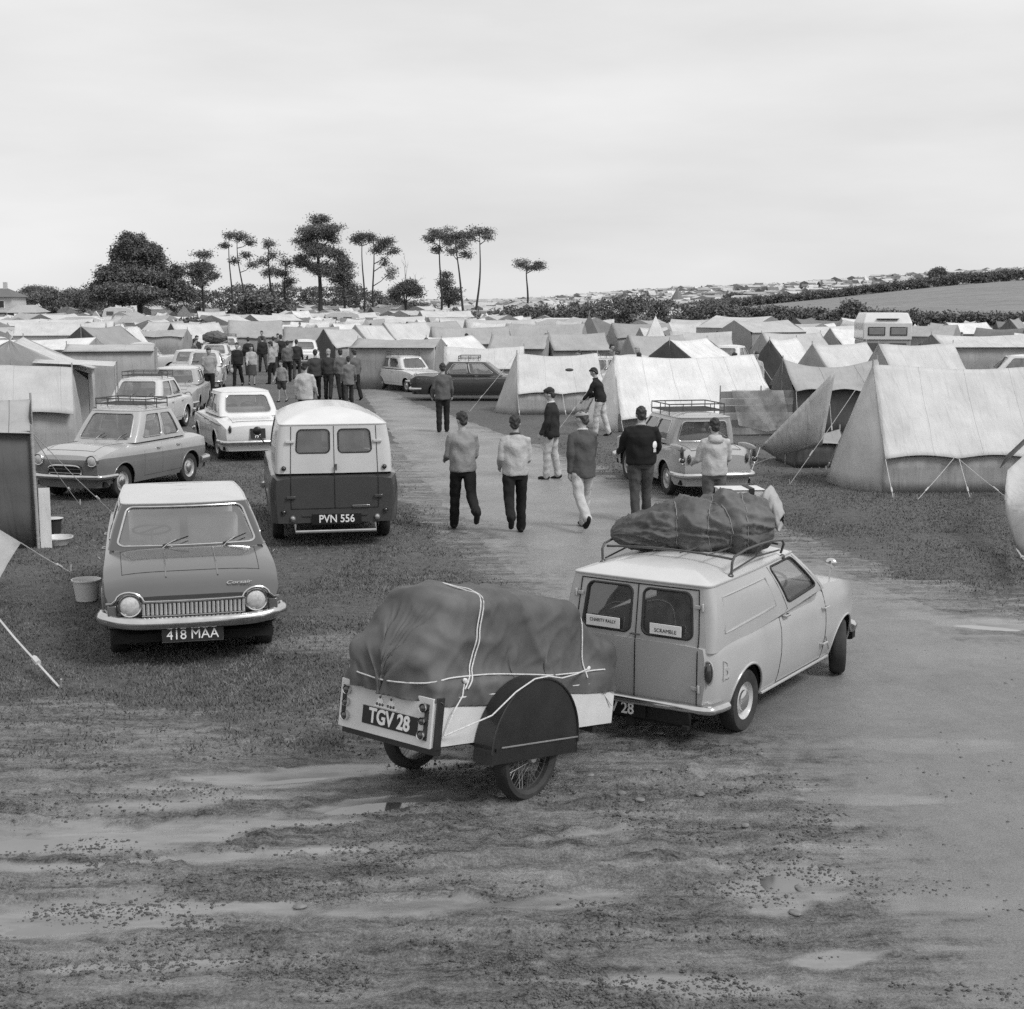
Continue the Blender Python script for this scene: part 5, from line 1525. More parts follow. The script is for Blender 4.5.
def road_mat():
    m, N, L, B = node_mat('worn wet track')
    g = N.new('ShaderNodeNewGeometry').outputs['Position']
    mud = N.new('ShaderNodeAttribute'); mud.attribute_name = 'mud'; ex = N.new('ShaderNodeAttribute'); ex.attribute_name = 'extra'
    fine = nz_(N, L, g, 7, 8, .7); grit = nz_(N, L, g, 95, 5, .7); big = nz_(N, L, g, .7, 7, .65); st = nz_(N, L, g, .9, 7, .65, (.45, 2.0, 1), .9)
    pos = N.new('ShaderNodeSeparateXYZ'); L.new(g, pos.inputs[0])
    dry = mr_(N, L, pos.outputs[1], 9, 24, .0, .05)      # the trodden crown of the track further on is drier and paler
    tar = mth(N, L, 'ADD', mth(N, L, 'ADD', mr_(N, L, big, .3, .7, .135, .20), dry), mr_(N, L, grit, .3, .7, -.07, .07))
    tar = mth(N, L, 'ADD', tar, mr_(N, L, fine, .3, .7, -.02, .02))
    mudc = mud_colour(N, L, g, grit, fine)
    edge = mr_(N, L, mth(N, L, 'ADD', ex.outputs['Fac'], mth(N, L, 'ADD', mr_(N, L, fine, .25, .75, -.5, .5), mr_(N, L, big, .35, .65, -.35, .35))), .0, .65, 1, 0)
    dirt = mth(N, L, 'MAXIMUM', edge, mr_(N, L, nz_(N, L, g, .55, 7, .7, None, None, .6), .64, .72, 0, .6))
    wa0 = N.new('ShaderNodeAttribute'); wa0.attribute_name = 'wet'; wet_sheen = mr_(N, L, nz_(N, L, g, 2.0, 6, .7), .35, .65, .16, .25)  # wet patches of the track lightened in colour to imitate sky sheen
    L.new(mth(N, L, 'MAXIMUM', mx_(N, L, mth(N, L, 'MULTIPLY', wa0.outputs['Fac'], .8), mx_(N, L, dirt, tar, mudc), wet_sheen), .02), B.inputs['Base Color'])
    wet = mr_(N, L, nz_(N, L, g, .8, 6, .6), .42, .62, 0, 1)
    L.new(mx_(N, L, wa0.outputs['Fac'], mx_(N, L, wet, .60, mr_(N, L, grit, .3, .7, .24, .44)), .12), B.inputs['Roughness'])
    b = N.new('ShaderNodeBump'); b.inputs['Distance'].default_value = .006; b.inputs['Strength'].default_value = .8
    L.new(mth(N, L, 'ADD', grit, fine), b.inputs['Height']); L.new(b.outputs[0], B.inputs['Normal'])
    return m
WATER = M('standing water', .10, .03, var=.2, scale=3, coat=1.0)

def grass_blades(n, x0, x1, y0, y1, hgt, name, wid=.006, clump=1, seed=5):
    rg = np.random.default_rng(seed)
    # even on screen: more, smaller blades nearer the camera
    u = rg.random(n); y = 1/(1/y0+(1/y1-1/y0)*u); x = x0+(x1-x0)*rg.random(n)
    sd = poly_sd(x, y, ROAD); mm = mudmask(x, y); dens = fbm(x*1.1, y*1.1, 4, 77)
    keep = (sd < -.05) & (rg.random(n) > mm*1.02-.02) & (rg.random(n) < sstep(.30, .55, dens)*.85+.15) & (np.abs(x) < y*.40+1)
    x, y = x[keep], y[keep]; n = len(x)
    z = terrain(x, y)+ghe(x, y)
    h = hgt*(.5+rg.random(n))*(.6+.8*fbm(x*.9, y*.9, 2, 5)); a = rg.random(n)*2*PI; w = wid*(.7+.8*rg.random(n))*(1+y/22)
    lean = (rg.random((n, 2))-.5)*h[:, None]*1.5
    base = np.stack([x, y, z-.003], -1); side = np.stack([np.cos(a)*w, np.sin(a)*w, 0*w], -1)
    tip = base+np.stack([lean[:, 0], lean[:, 1], h], -1)
    Vv = np.stack([base-side, base+side, tip], 1).reshape(-1, 3); F = np.arange(n*3).reshape(-1, 3)
    o = link_mesh(name, np_mesh(name, Vv, F), M('grass blade', .15, .8, var=.5, scale=3.0, spec=.15), None, False)
    tag(o, 'short trampled grass between the parked cars and tents', 'grass', kind='stuff')
    return o

# ---------------------------------------------------------------- trees, hedges, house
LEAF = M('leaf', .15, .75, var=.45, scale=.9, spec=.2)
LEAF2 = M('pale leaf', .17, .75, var=.4, scale=.8, spec=.2)
NEEDLE = M('pine needles', .15, .8, var=.5, scale=.8, spec=.2)
BARK = M('bark', .045, .9, var=.3, scale=3)
def leaves(pts, size, mat, name, parent, rg, flat=.0):
    n = len(pts); v = rg.normal(size=(n, 3)); v[:, 2] *= (1-flat); v /= np.linalg.norm(v, axis=1)[:, None]
    w = np.cross(v, rg.normal(size=(n, 3))); w /= np.linalg.norm(w, axis=1)[:, None]
    s = size*(.6+.8*rg.random(n))[:, None]
    c = np.asarray(pts); Vv = np.stack([c-v*s, c+w*s*.5, c+v*s, c-w*s*.5], 1).reshape(-1, 3)
    F = np.arange(n*4).reshape(-1, 4)
    return link_mesh(name, np_mesh(name, Vv, F), mat, parent, False)
def clumps(rg, blobs, per, size):
    """points in leaf clumps filling ellipsoid blobs (x,y,z,rx,ry,rz)"""
    P = []
    for bx in blobs:
        vol = bx[3]*bx[4]*bx[5]; k = max(4, int(per*(vol**.67)))
        d = rg.normal(size=(k, 3)); d /= np.linalg.norm(d, axis=1)[:, None]; r = rg.random(k)[:, None]**.45
        cc = d*r*np.array(bx[3:6])+np.array(bx[:3])
        for c in cc:
            m = rg.integers(10, 26); P.append(c+rg.normal(size=(m, 3))*np.array([size, size, size*.55]))
    return np.concatenate(P)
def tree(px, Y, top, base, crown, label, mat=NEEDLE, trunk=.22, bend=0.0, name='pine_tree', seed=0, per=30, size=.38, leaf=.12, limbs=True, group='trees on the skyline', forks=1, lean=0):
    """crown: blobs in pixels as seen at distance Y: (px, row, half width px, half height px)"""
    rg = np.random.default_rng(seed+int(px)); k = (Y*CP)/F_PX
    c = P_at(px, Y); t = empty(name, c, 0, label, 'tree', group)
    row2z = lambda r: CAM_H-(r-302.5)/F_PX*Y-c.z
    blobs = []; subs = []
    for (bx, br, hw, hh) in crown:
        B_ = ((bx-px)*k, rg.normal()*hw*k*.3, row2z(br), hw*k, hw*k*.85, hh*k); blobs.append(B_)
        n = int(5+hw*.35)*(1 if mat is NEEDLE else 2)
        for _ in range(n):
            d = rg.normal(size=3)*np.array([1, 1, 1.5]); d /= np.linalg.norm(d); d *= rg.random()**.4*.78
            f = rg.uniform(.24, .46) if mat is NEEDLE else rg.uniform(.16, .34)
            subs.append((B_[0]+d[0]*B_[3], B_[1]+d[1]*B_[4], B_[2]+d[2]*B_[5], B_[3]*f*1.15, B_[4]*f*1.15, B_[5]*f*rg.uniform(.7, 1.3)+.15))
    P = clumps(rg, subs, per, size)
    leaves(P, leaf, mat, 'crown', t, rg, .3)
    zt = row2z(top); b = MB()
    def tr(u): return V((lean*k*0+bend*k*math.sin(PI*u*.5)**1.5)+.15*math.sin(u*6+seed), .1*math.sin(u*5), -.3+(zt+.3)*u)
    b.tube([tr(i/14) for i in range(15)], [trunk*(1-.75*i/14) for i in range(15)], 8)
    if limbs:
        for bl in blobs:
            z0 = max(.25*zt, bl[2]-abs(bl[0]-0)*.5-bl[5]*.6); u = min(max(z0/zt, .1), .97); p = tr(u)
            e = V(bl[0], bl[1], bl[2]); m = p.lerp(e, .5)+V(0, 0, -.2)
            b.tube([p, m, e], [trunk*.42, trunk*.28, .03], 6)
            for q in range(4):
                a = rg.random()*2*PI; f = e+V(math.cos(a)*bl[3]*.8, math.sin(a)*bl[4]*.8, bl[5]*(rg.random()-.2)); b.tube([m.lerp(e, .4+.15*q), f], [.06, .02], 5)
    b.build('trunk', BARK, t)
    return t
def hedge(pts, label, name='hedge', mat=LEAF, seed=3, leaf=.16, per=1.0):
    """pts: (px, Y, height m, half depth m)"""
    rg = np.random.default_rng(seed); P = []
    c0 = P_at(pts[0][0], pts[0][1])
    for a, b in zip(pts[:-1], pts[1:]):
        A, B = P_at(a[0], a[1]), P_at(b[0], b[1]); L = (B-A).length; n = int(L*per*14)
        for _ in range(n):
            u = rg.random(); p = A.lerp(B, u); h = a[2]+(b[2]-a[2])*u; d = a[3]+(b[3]-a[3])*u
            top = h*(.72+.5*fbm(np.array([p.x*.33]), np.array([p.y*.33]), 3, seed)[0])
            z = float(terrain(p.x, p.y)); zz = rg.random()**.6*top
            q = np.array([p.x+rg.normal()*.6, p.y+rg.normal()*d*.6, z+zz]); m = rg.integers(8, 18)
            P.append(q+rg.normal(size=(m*2, 3))*np.array([.3, .3, .18]))
    P = np.concatenate(P)-np.array(c0)
    t = empty(name, c0, 0, label, 'hedge'); leaves(P, leaf, mat, 'foliage', t, rg)
    return t
def house():
    c = P_at(14, 172); t = empty('villa', c-V(0, 0, .1), 0, 'pale two storey house with a veranda at the far left edge of the field', 'house')
    t.scale = (.84, .84, .80)
    wm = M('pale render', .5, .8, var=.08); rm = M('grey slate', .13, .7)
    b = MB(); b.box((-3.2, 3, 2.35), (6.2, 6, 4.7)); b.build('wall', wm, t)
    b = MB(); b.box((1.6, 2.4, 1.2), (3.6, 4.6, 2.4)); b.build('wall', wm, t)
    b = MB(); b.add([(-6.8, -.5, 4.7), (.3, -.5, 4.7), (.3, 6.5, 4.7), (-6.8, 6.5, 4.7), (-5.2, 3, 6.0), (-1.6, 3, 6.0)], [(0, 1, 5, 4), (1, 2, 5), (2, 3, 4, 5), (3, 0, 4), (0, 3, 2, 1)]); r = b.build('roof', rm, t, smooth=False)
    b = MB(); b.box((-2.0, 3, 6.4), (.5, .5, 1.1)); b.build('chimney', wm, r)
    b = MB(); b.add([(-.5, -1.5, 2.35), (3.9, -1.5, 2.35), (3.9, 4.8, 2.45), (-.5, 4.8, 2.45), (.4, .3, 3.5), (3.2, .3, 3.5)], [(0, 1, 5, 4), (1, 2, 5), (2, 3, 4, 5), (3, 0, 4), (0, 3, 2, 1)]); b.build('roof', M('pale roof sheet', .38, .7), t, smooth=False)
    b = MB(); b.box((-3.5, -.9, 2.4), (6, 2.0, .12)); b.build('veranda_roof', M('pale roof sheet', .38, .7), t)
    for x in (-6, -4.6, -3.2, -1.8, -.4, 1.0, 2.4, 3.7):
        b = MB(); b.box((x, -1.35, 1.17), (.14, .14, 2.34)); b.build('post', wm, t)
    for x, y, z, w_, h_ in ((-4.8, -.03, 3.6, .9, 1.2), (-1.6, -.03, 3.6, .9, 1.2), (-4.8, -.03, 1.2, 1, 1.6), (-1.8, -.03, 1.1, 1, 2), (.9, .07, 1.3, .8, 1.2), (2.5, .07, 1.3, .8, 1.2)):
        b = MB(); b.box((x, y, z), (w_, .08, h_)); f = b.build('window', WHITE_PAINT, t); b = MB(); b.box((x, y-.045, z), (w_*.8, .02, h_*.85)); b.build('pane', M('dark pane', .03, .1), f)
# ---------------------------------------------------------------- the place
SKY_LO, SKY_HI, SUN_E, EXPO = 7.8, 9.8, 2.1, 0.0
ground()
clods(130000)
grass_blades(620000, -10.5, 10.5, 9.4, 34, .024, 'grass', .0042)

# --- vehicles
t = make_saloon_pointed(); t.location = (-3.52, 14.94, float(ghe(np.array([-3.5]), np.array([14.9]))[0])-.01); t.rotation_euler = (0, 0, -1.308)
build_trailer(); build_van()

def delivery_van():
    t = empty('delivery_van', (0, 0, 0), 0, 'two tone van, pale above and dark below, twin rear doors and plate PVN 556', 'van')
    pale, dark = paint('ivory van paint', .52, .35, .4), paint('dark van paint', .055, .3, .5)
    def warp(p):
        q = p.copy()
        if p.x > 2.6: q.x -= .35*max(0, p.z-.6)
        return q
    sh = Shell([(-1.02, .80), (-1.0, .845), (-.94, .875), (-.7, .895), (0, .90), (2.4, .90), (2.9, .86), (3.1, .74)], [(.3, .96), (.5, .99), (.8, 1.0), (1.0, .97), (1.1, .93)],
               [(-1.02, .99), (-.98, 1.03), (-.9, 1.05), (2.2, 1.05), (2.6, 1.03), (2.95, .98), (3.1, .88)], zs=.36, arches=((0, .38), (2.45, .38)), zc=.33, drop=.035, powr=5, warp=warp)
    sh.build('body', dark, t, 44, hole=(-.9, 2.3))
    hs = House((-.985, .805, 1.045), (2.35, .79, 1.045), (-.93, .735, 1.71), (1.75, .70, 1.71), bulge=.02, bow_f=.12, bow_r=.02, cr=.10, crown=.20)
    hs.build(t, pale, {'front': [(.02, .98, .15, .88, .08, 'windscreen')], 'rear': [(.115, .455, .42, .90, .06, 'rear_window'), (.545, .885, .42, .90, .06, 'rear_window')],
                       'side': [(.70, .97, .25, .88, .06, 'cab_window')]}, paint('white van roof', .66), gutter=True, gmat=pale, glass=glass_mat('dusty glass', .5, .12, .12, .8))
    interior(t, -.9, 2.2, .7, .95, (1.2,), 1.45, (1.85, -.35, 1.3))
    rear = lambda y, z: (hs.end(.5-y/2/(hs._c('r', (z-1.045)/.665)[1]-hs.cr), (z-1.045)/.665, 'r')+V(-.003, 0, 0)) if z > 1.045 else sh.warp(V(-1.023, y, z))
    for y in (0, .60, -.60):
        b = MB(); b.tube([rear(y*(1-.05*max(0, z-1)), z) for z in np.linspace(.56, 1.69, 12)], .005, 5); b.build('door_seam', BLACK_PAINT, t)
    b = MB(); b.tube([rear(y, .56) for y in np.linspace(-.6, .6, 8)], .005, 5); b.build('door_seam', BLACK_PAINT, t)
    for sg in (1, -1):
        for z in (1.48, .72):
            c = rear(sg*.60, z); b = MB(); b.box(c+V(-.015, 0, 0), (.03, .12, .035)); b.build('hinge', pale if z > 1.045 else dark, t, bevel=.005)
        round_lamp(t, rear(sg*.69, 1.12)+V(-.01, 0, 0), (-1, 0, 0), .028, 'tail_lamp', RED_LENS)
        round_lamp(t, V(-1.03, sg*.70, .52), (-1, 0, 0), .030, 'tail_lamp', RED_LENS)
        round_lamp(t, V(-1.03, sg*.58, .43), (-1, 0, 0), .034, 'reflector', M('grey reflector', .4, .3))
        wheel(t, (0, sg*.76, .33), .335, .16, sg, .6); wheel(t, (2.45, sg*.76, .33), .335, .16, sg, .6)
        if sg < 0: continue
        b = MB(); p = V(2.3, sg*.88, 1.15); b.tube([p, p+V(0, sg*.10, .15)], .01, 6); b.ball(p+V(0, sg*.11, .20), (.03, .07, .07), 12, 8); b.build('mirror', BLACK_PAINT, t)
    c = rear(-.02, 1.16); b = MB(); b.cyl(c, c+V(-.04, 0, 0), .012); b.box(c+V(-.045, 0, -.03), (.014, .025, .09)); b.build('rear_handle', CHROME, t)
    b = MB(); b.box((-1.035, -.36, .58), (.012, .24, .035)); b.build('badge', CHROME, t, bevel=.003)
    number_plate(t, 'PVN 556', (-1.04, -.02, .41), (0, -1, 0), (0, 0, 1), .68, .15, .15, rim=False, sx=.9, bold=.002)
    b = MB(); b.box((-1.032, 0, .47), (.01, .9, .03)); b.build('door_sill_strip', dark, t)
    b = MB(); b.tube([(-.95, -.55, .36), (-1.16, -.55, .26), (-1.16, .55, .26), (-.95, .55, .36)], .022, 8); b.build('rear_step', GALV, t)
    for sg in (1, -1): round_lamp(t, V(3.05, sg*.62, .72), (1, 0, 0), .09)
    bumper(t, [(2.7, .92, .42), (3.15, .78, .42), (3.25, 0, .42), (3.15, -.78, .42), (2.7, -.92, .42)], .1, .06)
    return t
dv = delivery_van(); dv.location = G(331, 536); dv.rotation_euler = (0, 0, math.radians(90+11))

two_lower = paint('mid grey lower paint', .17)
def keep_parent(o, p):
    bpy.context.view_layer.update(); o.parent = p; o.matrix_parent_inverse = p.matrix_world.inverted()
pre, _, _ = saloon('saloon_car', 'two tone grey saloon with an empty roof rack, pointing left behind the pale roofed car', paint('pale grey upper paint', .40), lower=two_lower, L=(-1.80, 1.70), w=.76, wb=2.21, belt=.92, hood=.93, deck=.93,
                   gh=(-1.12, .60, -.80, .18, 1.46), r=.285, rack=True, split=lambda x: .70+.02*x, lampz=.70)
pre.location = (-7.10, 25.65, 0); pre.rotation_euler = (0, 0, math.radians(-108))
for sg in (1, -1): pass
ang, ash, ahs = saloon('saloon_car', 'pale small saloon with tail fins and a roof rack, seen from behind', paint('light grey blue paint', .36), L=(-1.90, 1.95), w=.73, wb=2.30, belt=.90, hood=.86, deck=.90,
                   gh=(-1.15, .72, -1.22, .22, 1.38), r=.29, fins=True, wins={'front': [(.02, .98, .1, .92, .08, 'windscreen')], 'rear': [(.02, .98, .12, .88, .07, 'rear_window')], 'side': [(.06, .47, .14, .88, .05), (.52, .95, .14, .88, .05)]})
ang.location = (3.12, 26.07, 0); ang.rotation_euler = (0, 0, math.radians(103)); roof_rack(ang, -.85, .12, .52, 1.40, .17)
for sg in (1, -1):
    b = MB(); b.ball((-1.93, sg*.66, .80), (.05, .035, .13), 12, 8); b.build('fin_lamp', RED_LENS, ang)
    round_lamp(ang, V(-1.96, sg*.66, .68), (-1, 0, 0), .045, 'tail_lamp', RED_LENS)
    b = MB(); b.ball((-1.65, sg*.64, .885), (.42, .035, .055), 14, 8); b.build('tail_fin', paint('light grey blue paint', .36), ang)
number_plate(ang, '', (-2.0, 0, .60), (0, -1, 0), (.1, 0, 1), .30, .20, .1)
whi, wsh, _ = saloon('saloon_car', 'white rounded saloon seen from behind, square plate YUB 796, beside the two tone van', WHITE_CAR, L=(-2.0, 2.05), w=.775, wb=2.40, belt=.93, hood=.90, deck=.90,
                   gh=(-1.25, .80, -.80, .32, 1.44), r=.30, two_line=('YUB', '796'), flash=M('side flash', .09, .4))
whi.location = G(240, 452); whi.rotation_euler = (0, 0, math.radians(90+21))
drk, _, _ = saloon('saloon_car', 'dark saloon with a pale roof and small rack, side on behind the walking man', DARK_PAINT, roof=paint('pale side roof', .42), L=(-2.25, 2.15), w=.82, wb=2.65, belt=.90, hood=.86, deck=.92,
                   gh=(-1.35, .85, -.95, .25, 1.36), r=.31, fins=True, flash=CHROME, front='bars')
p = G(478, 401); drk.location = (p.x, p.y+.6, 0); drk.rotation_euler = (0, 0, math.radians(-3)); roof_rack(drk, -.65, .05, .5, 1.40, .14)
est, _, _ = saloon('estate_car', 'tiny pale estate car with a roof rack, nose towards the tail of the dark saloon', paint('off white estate paint', .60), L=(-1.55, 1.5), w=.69, wb=2.1, belt=.86, hood=.84, deck=.86,
                   gh=(-1.45, .65, -1.35, .25, 1.30), r=.25, rack=True, lampz=.62)
est.location = G(408, 390); est.rotation_euler = (0, 0, math.radians(-58))
A1, _, _ = saloon('saloon_car', 'white saloon with a roof rack behind the two tone grey car at left', paint('warm white paint', .58), L=(-2.0, 2.0), w=.78, wb=2.45, belt=.90, hood=.88, deck=.88, gh=(-1.25, .75, -.85, .3, 1.38), rack=True, front='bars', lampz=.66)
A1.location = P_at(146, 37.5); A1.rotation_euler = (0, 0, math.radians(-95))
for sg in (1, -1): round_lamp(A1, V(2.03, sg*.40, .66), (1, 0, 0), .075)
A2, _, _ = saloon('saloon_car', 'large silver grey saloon facing the camera in the left row', paint('silver grey paint', .34), roof=paint('off white estate paint', .6), L=(-2.2, 2.2), w=.86, wb=2.6, belt=.90, hood=.89, deck=.88, gh=(-1.35, .85, -.95, .3, 1.36), front='bars', plate='')
A2.location = P_at(178, 44); A2.rotation_euler = (0, 0, math.radians(-84))
A3, _, _ = saloon('small_saloon', 'small pale rounded car facing the camera beside the man in a light shirt', paint('pale cream paint', .50), L=(-1.8, 1.75), w=.74, wb=2.2, belt=.95, hood=.98, deck=.93, gh=(-1.25, .5, -.75, .15, 1.5), lampz=.74, r=.31)
A3.location = P_at(206, 55); A3.rotation_euler = (0, 0, math.radians(-82))
extra = [(192, 60, -80, 'grey car half hidden behind the small rounded car', A2, None), (216, 69, -84, 'pale car with luggage piled on its roof in the left hand row', A1, 'g'),
         (227, 82, -82, 'pale car behind the one with luggage on its roof', A1, None), (305, 74, 98, 'white car beyond the strolling group, seen from behind', whi, None), (150, 66, 8, 'pale car standing side on in front of a grey frame tent', A3, None),
         (612, 52, 4, 'pale car roof showing behind the tent with the dark patch', A1, None), (641, 50, 2, 'pale car parked behind the long white tent', A3, None),
         (1016, 52, 170, 'white car cut by the right edge beyond the large pale tent', whi, None), (772, 92, 5, 'car between small tents near the far hedge', A2, None), (562, 88, 30, 'pale car beside the dark pointed tent', A3, None)]
field_cars = []
for px, Y, a, lab, src, g in extra:
    c = copy_tree(src); c.location = P_at(px, Y); c.rotation_euler = (0, 0, math.radians(a)); c['label'] = lab
p = P_at(216, 69)
bundle(1.2, [(0, .1), (.3, .26), (.6, .30), (1, .1)], 1.6, Matrix.Translation((p.x, p.y, 1.68)) @ Matrix.Rotation(.2, 4, 'Z'), TARP2, [(0, .1)], 9, 'rounded pile of luggage on the roof of the pale car in the left row', name='luggage_bundle')

# camper with pop-up body
def camper(px, Y, rz):
    t = empty('camper_van', P_at(px, Y), rz, 'tall white camper body with two windows rising above the tents on the right', 'camper')
    wm = paint('camper white', .62); b = MB()
    b.box((0, 0, 1.0), (2.35, 3.4, .95)); b.build('lower_body', paint('camper lower', .30), t, bevel=.05)
    b = MB(); pr = [(-1.22, -1.75, 1.47), (1.22, -1.75, 1.47), (1.22, -1.75, 2.35), (1.05, -1.35, 2.85), (-1.05, -1.35, 2.85), (-1.22, -1.75, 2.35)]
    f = [V(*q) for q in pr]; k = [V(q.x, 1.75 if q.z < 2.6 else 1.4, q.z) for q in f]
    b.add(f+k, [(0, 1, 2, 5), (5, 2, 3, 4), (6, 11, 8, 7), (11, 10, 9, 8), (0, 5, 11, 6), (5, 4, 10, 11), (4, 3, 9, 10), (3, 2, 8, 9), (2, 1, 7, 8), (0, 6, 7, 1)])
    b.build('body', wm, t, bevel=.05)
    for x in (-.55, .55):
        b = MB(); b.box((x, -1.762, 1.92), (.86, .03, .44)); w = b.build('window', RUBBER, t, bevel=.06); b = MB(); b.box((x, -1.772, 1.92), (.76, .03, .35)); b.build('pane', M('dull pane', .22, .15), w, bevel=.05)
        b = MB(); b.box((x, -1.715, 1.05), (.8, .03, .55)); b.build('lower_window', M('dull pane dark', .10, .2), t)
    b = MB(); b.box((0, -1.60, 2.55), (1.1, .35, .03)); b.build('vent_rail', BLACK_PAINT, t)
    for sg in (1, -1): wheel(t, (sg*1.0, -.9, .32), .32, .16, 1, .6)
camper(881, 74, math.radians(-6))

# --- near tents
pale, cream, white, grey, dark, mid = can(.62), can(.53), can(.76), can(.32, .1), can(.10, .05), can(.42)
def TA(label, px, Y, yaw, L, W, Hr, Hw, roof, wall=None, end=None, **k):
    c = P_at(px, Y); a = math.radians(yaw); x = V(math.cos(a), math.sin(a), 0); y = V(-x.y, x.x, 0)
    return tent(label, c-x*L/2-y*W/2, c+x*L/2-y*W/2, W, Hr, Hw, roof, wall, end, **k)
tent('large pale ridge tent with a scalloped eave and many guy lines at the right', G(882, 493), V(10.6, 25.2, 0), 2.7, 2.22, .62, pale, can(.46, .3), pale, n=40, scal=3, sag=.08, bell=(.55, .0), over=.12, slack=.03, hip=(.18, 0), seed=2, gname='large_tent')
b = TA('small dark tent under a pale awning at the left end of the large pale tent', 812, 29.6, 5, 1.15, 1.5, .72, .45, grey, dark, dark, n=16, scal=1, detail=0, seed=3)
aw = MB(); A_, B_, C_, D_ = V(6.15, 26.9, 2.10), V(6.1, 27.6, .60), V(4.75, 26.9, .62), V(5.15, 27.5, .38)
aw.grid([[A_.lerp(B_, u).lerp(C_.lerp(D_, u), v)-V(0, 0, .16*math.sin(PI*u)*math.sin(PI*v)) for u in np.linspace(0, 1, 12)] for v in np.linspace(0, 1, 14)])
o = aw.build('awning', cream, None, angle=None); tag(o, 'grey awning sheet stretched from the end pole of the large pale tent', 'awning'); o.modifiers.new('thick', 'SOLIDIFY').thickness = .006
guy(o, C_, V(4.35, 26.0, 0)); guy(o, D_, V(4.3, 28.0, 0))
for xa, za, xb, yb in ((7.9, .66, 7.0, 24.1), (7.9, .66, 8.6, 24.2), (9.3, .66, 8.5, 24.1), (9.3, .66, 9.9, 24.2), (9.35, .66, 9.6, 24.0)): guy(o, V(xa, 24.98, za), V(xb, yb, 0), .005)
tent('long white ridge tent with a low eave behind the bending man', G(618, 432), G(780, 429), 3.1, 1.95, .45, white, grey, white, n=36, scal=3, sag=.10, over=.30, slack=.06, hip=(.3, .2), bell=(.4, .3), seed=5, roofdrop=.12, gname='white_tent')
tent('grey white ridge tent with a dark patch on its roof', G(517, 415), G(606, 414), 2.8, 1.80, .62, pale, mid, cream, n=30, scal=2, sag=.10, over=.12, bell=(.5, .1), hip=(.2, 0), seed=7)
q = G(568, 372, 1.35); b = MB(); b.ball((0, 0, 0), (.13, .03, .05), 12, 6); o = b.build('roof_patch', dark, None); o.location = (1.72, 42.45, 1.37); tag(o, 'small dark cap lying on the roof of the grey white tent', 'cap')
# windbreak of striped boards with a sheet of polythene, dark tent behind
wb_ = empty('windbreak', G(760, 436), math.radians(-4), 'striped canvas windbreak with a polythene sheet hung over it', 'windbreak')
L_ = 2.05
for k in range(6):
    b = MB(); b.grid([[V(-L_/2+L_*i/16, .05*math.sin(i*.8), .02+k*.185+.06*(i/16)+z) for i in range(17)] for z in (0, .18)]); o = b.build('stripe', can((.34, .22, .42, .2, .36, .24)[k], .1), wb_, angle=None)
for x in (-L_/2, 0, L_/2): b = MB(); b.tube([V(x, .03, 0), V(x, .03, 1.28)], .018, 6); b.build('pole', WOOD, wb_)
b = MB(); b.grid([[V(-.75+1.3*u+.2*(1-v), -.07+.02*math.sin(9*u+4*v), .12+.28*abs(u-.55)*(1-v)+1.05*v) for u in np.linspace(0, 1, 18)] for v in np.linspace(0, 1, 10)]); o = b.build('polythene_sheet', glass_mat('polythene', .8, .45, .2, .5), wb_, angle=None)
TA('dark walled tent with a light roof behind the striped windbreak', 828, 37, 3, 2.5, 2.4, 1.9, 1.15, mid, dark, dark, n=24, scal=3, detail=1, sag=.22, over=.25, guys=(True, False), seed=9)
# left edge
ft = tent('dark walled frame tent with a pale canopy at the left edge', G(37, 548)-V(3.8*.949, 3.8*.316, 0), G(37, 548), 2.4, 1.98, 1.60, can(.42, .1), can(.11, .02), can(.07, .02), n=26, scal=1, sag=.02, over=.10, detail=0, seed=11, slack=.05, gname='frame_tent')
p = G(38, 548); b = MB(); b.box((p.x+.12, p.y+.0, .42), (.15, .02, .84), Matrix.Rotation(.32, 3, 'Z')); o = b.build('corner_panel', white, None); keep_parent(o, ft)
b = MB(); b.tube([(p.x+.03, p.y-.06, 0), (p.x+.01, p.y-.06, 1.72)], .022, 8); o = b.build('corner_pole', WOOD, None); keep_parent(o, ft)
guy(o, V(p.x+.01, p.y-.06, 1.60), V(*G(80, 505))); guy(o, V(p.x+.01, p.y-.06, 1.62), V(*G(118, 518)))
TA('bulging pale canopy tent left of the two tone grey car', 2, 28.6, 17, 2.9, 2.6, 2.05, 1.2, cream, mid, mid, n=26, scal=2, sag=-.05, over=.2, detail=0, seed=13, slack=-.16, bell=(.1, .3), door=(1, .4, 1.3), gname='frame_tent')
TA('pale gabled frame tent behind the bulging canopy', 22, 34.5, 104, 3.4, 3.4, 2.5, 1.7, pale, mid, mid, n=18, scal=1, detail=0, seed=15, gname='frame_tent')
TA('plain pale grey cabin tent beside the white car with twin headlamps', 114, 43, 12, 2.6, 2.8, 2.12, 1.95, can(.50), can(.36), can(.33), n=18, scal=0, detail=0, sag=.02, seed=17, gname='frame_tent')
TA('long low white roofed tent stretching in from the left edge', 28, 52, 0, 5.2, 3.2, 2.1, 1.7, white, mid, mid, n=18, scal=0, detail=0, seed=19)
pyramid('white pointed marquee near the left edge', P_at(50, 84), 4.4, 2.3, white, wallh=.9)
TA('grey tent with open rolled flap above the cabin tent', 103, 66, 70, 3, 3.2, 2.3, 1.2, grey, grey, dark, detail=0, seed=21, n=14)
TA('wide grey frame tent beyond the left hand row of cars', 148, 74, 4, 4.2, 3, 2.0, 1.6, mid, grey, grey, detail=0, seed=22, n=14)
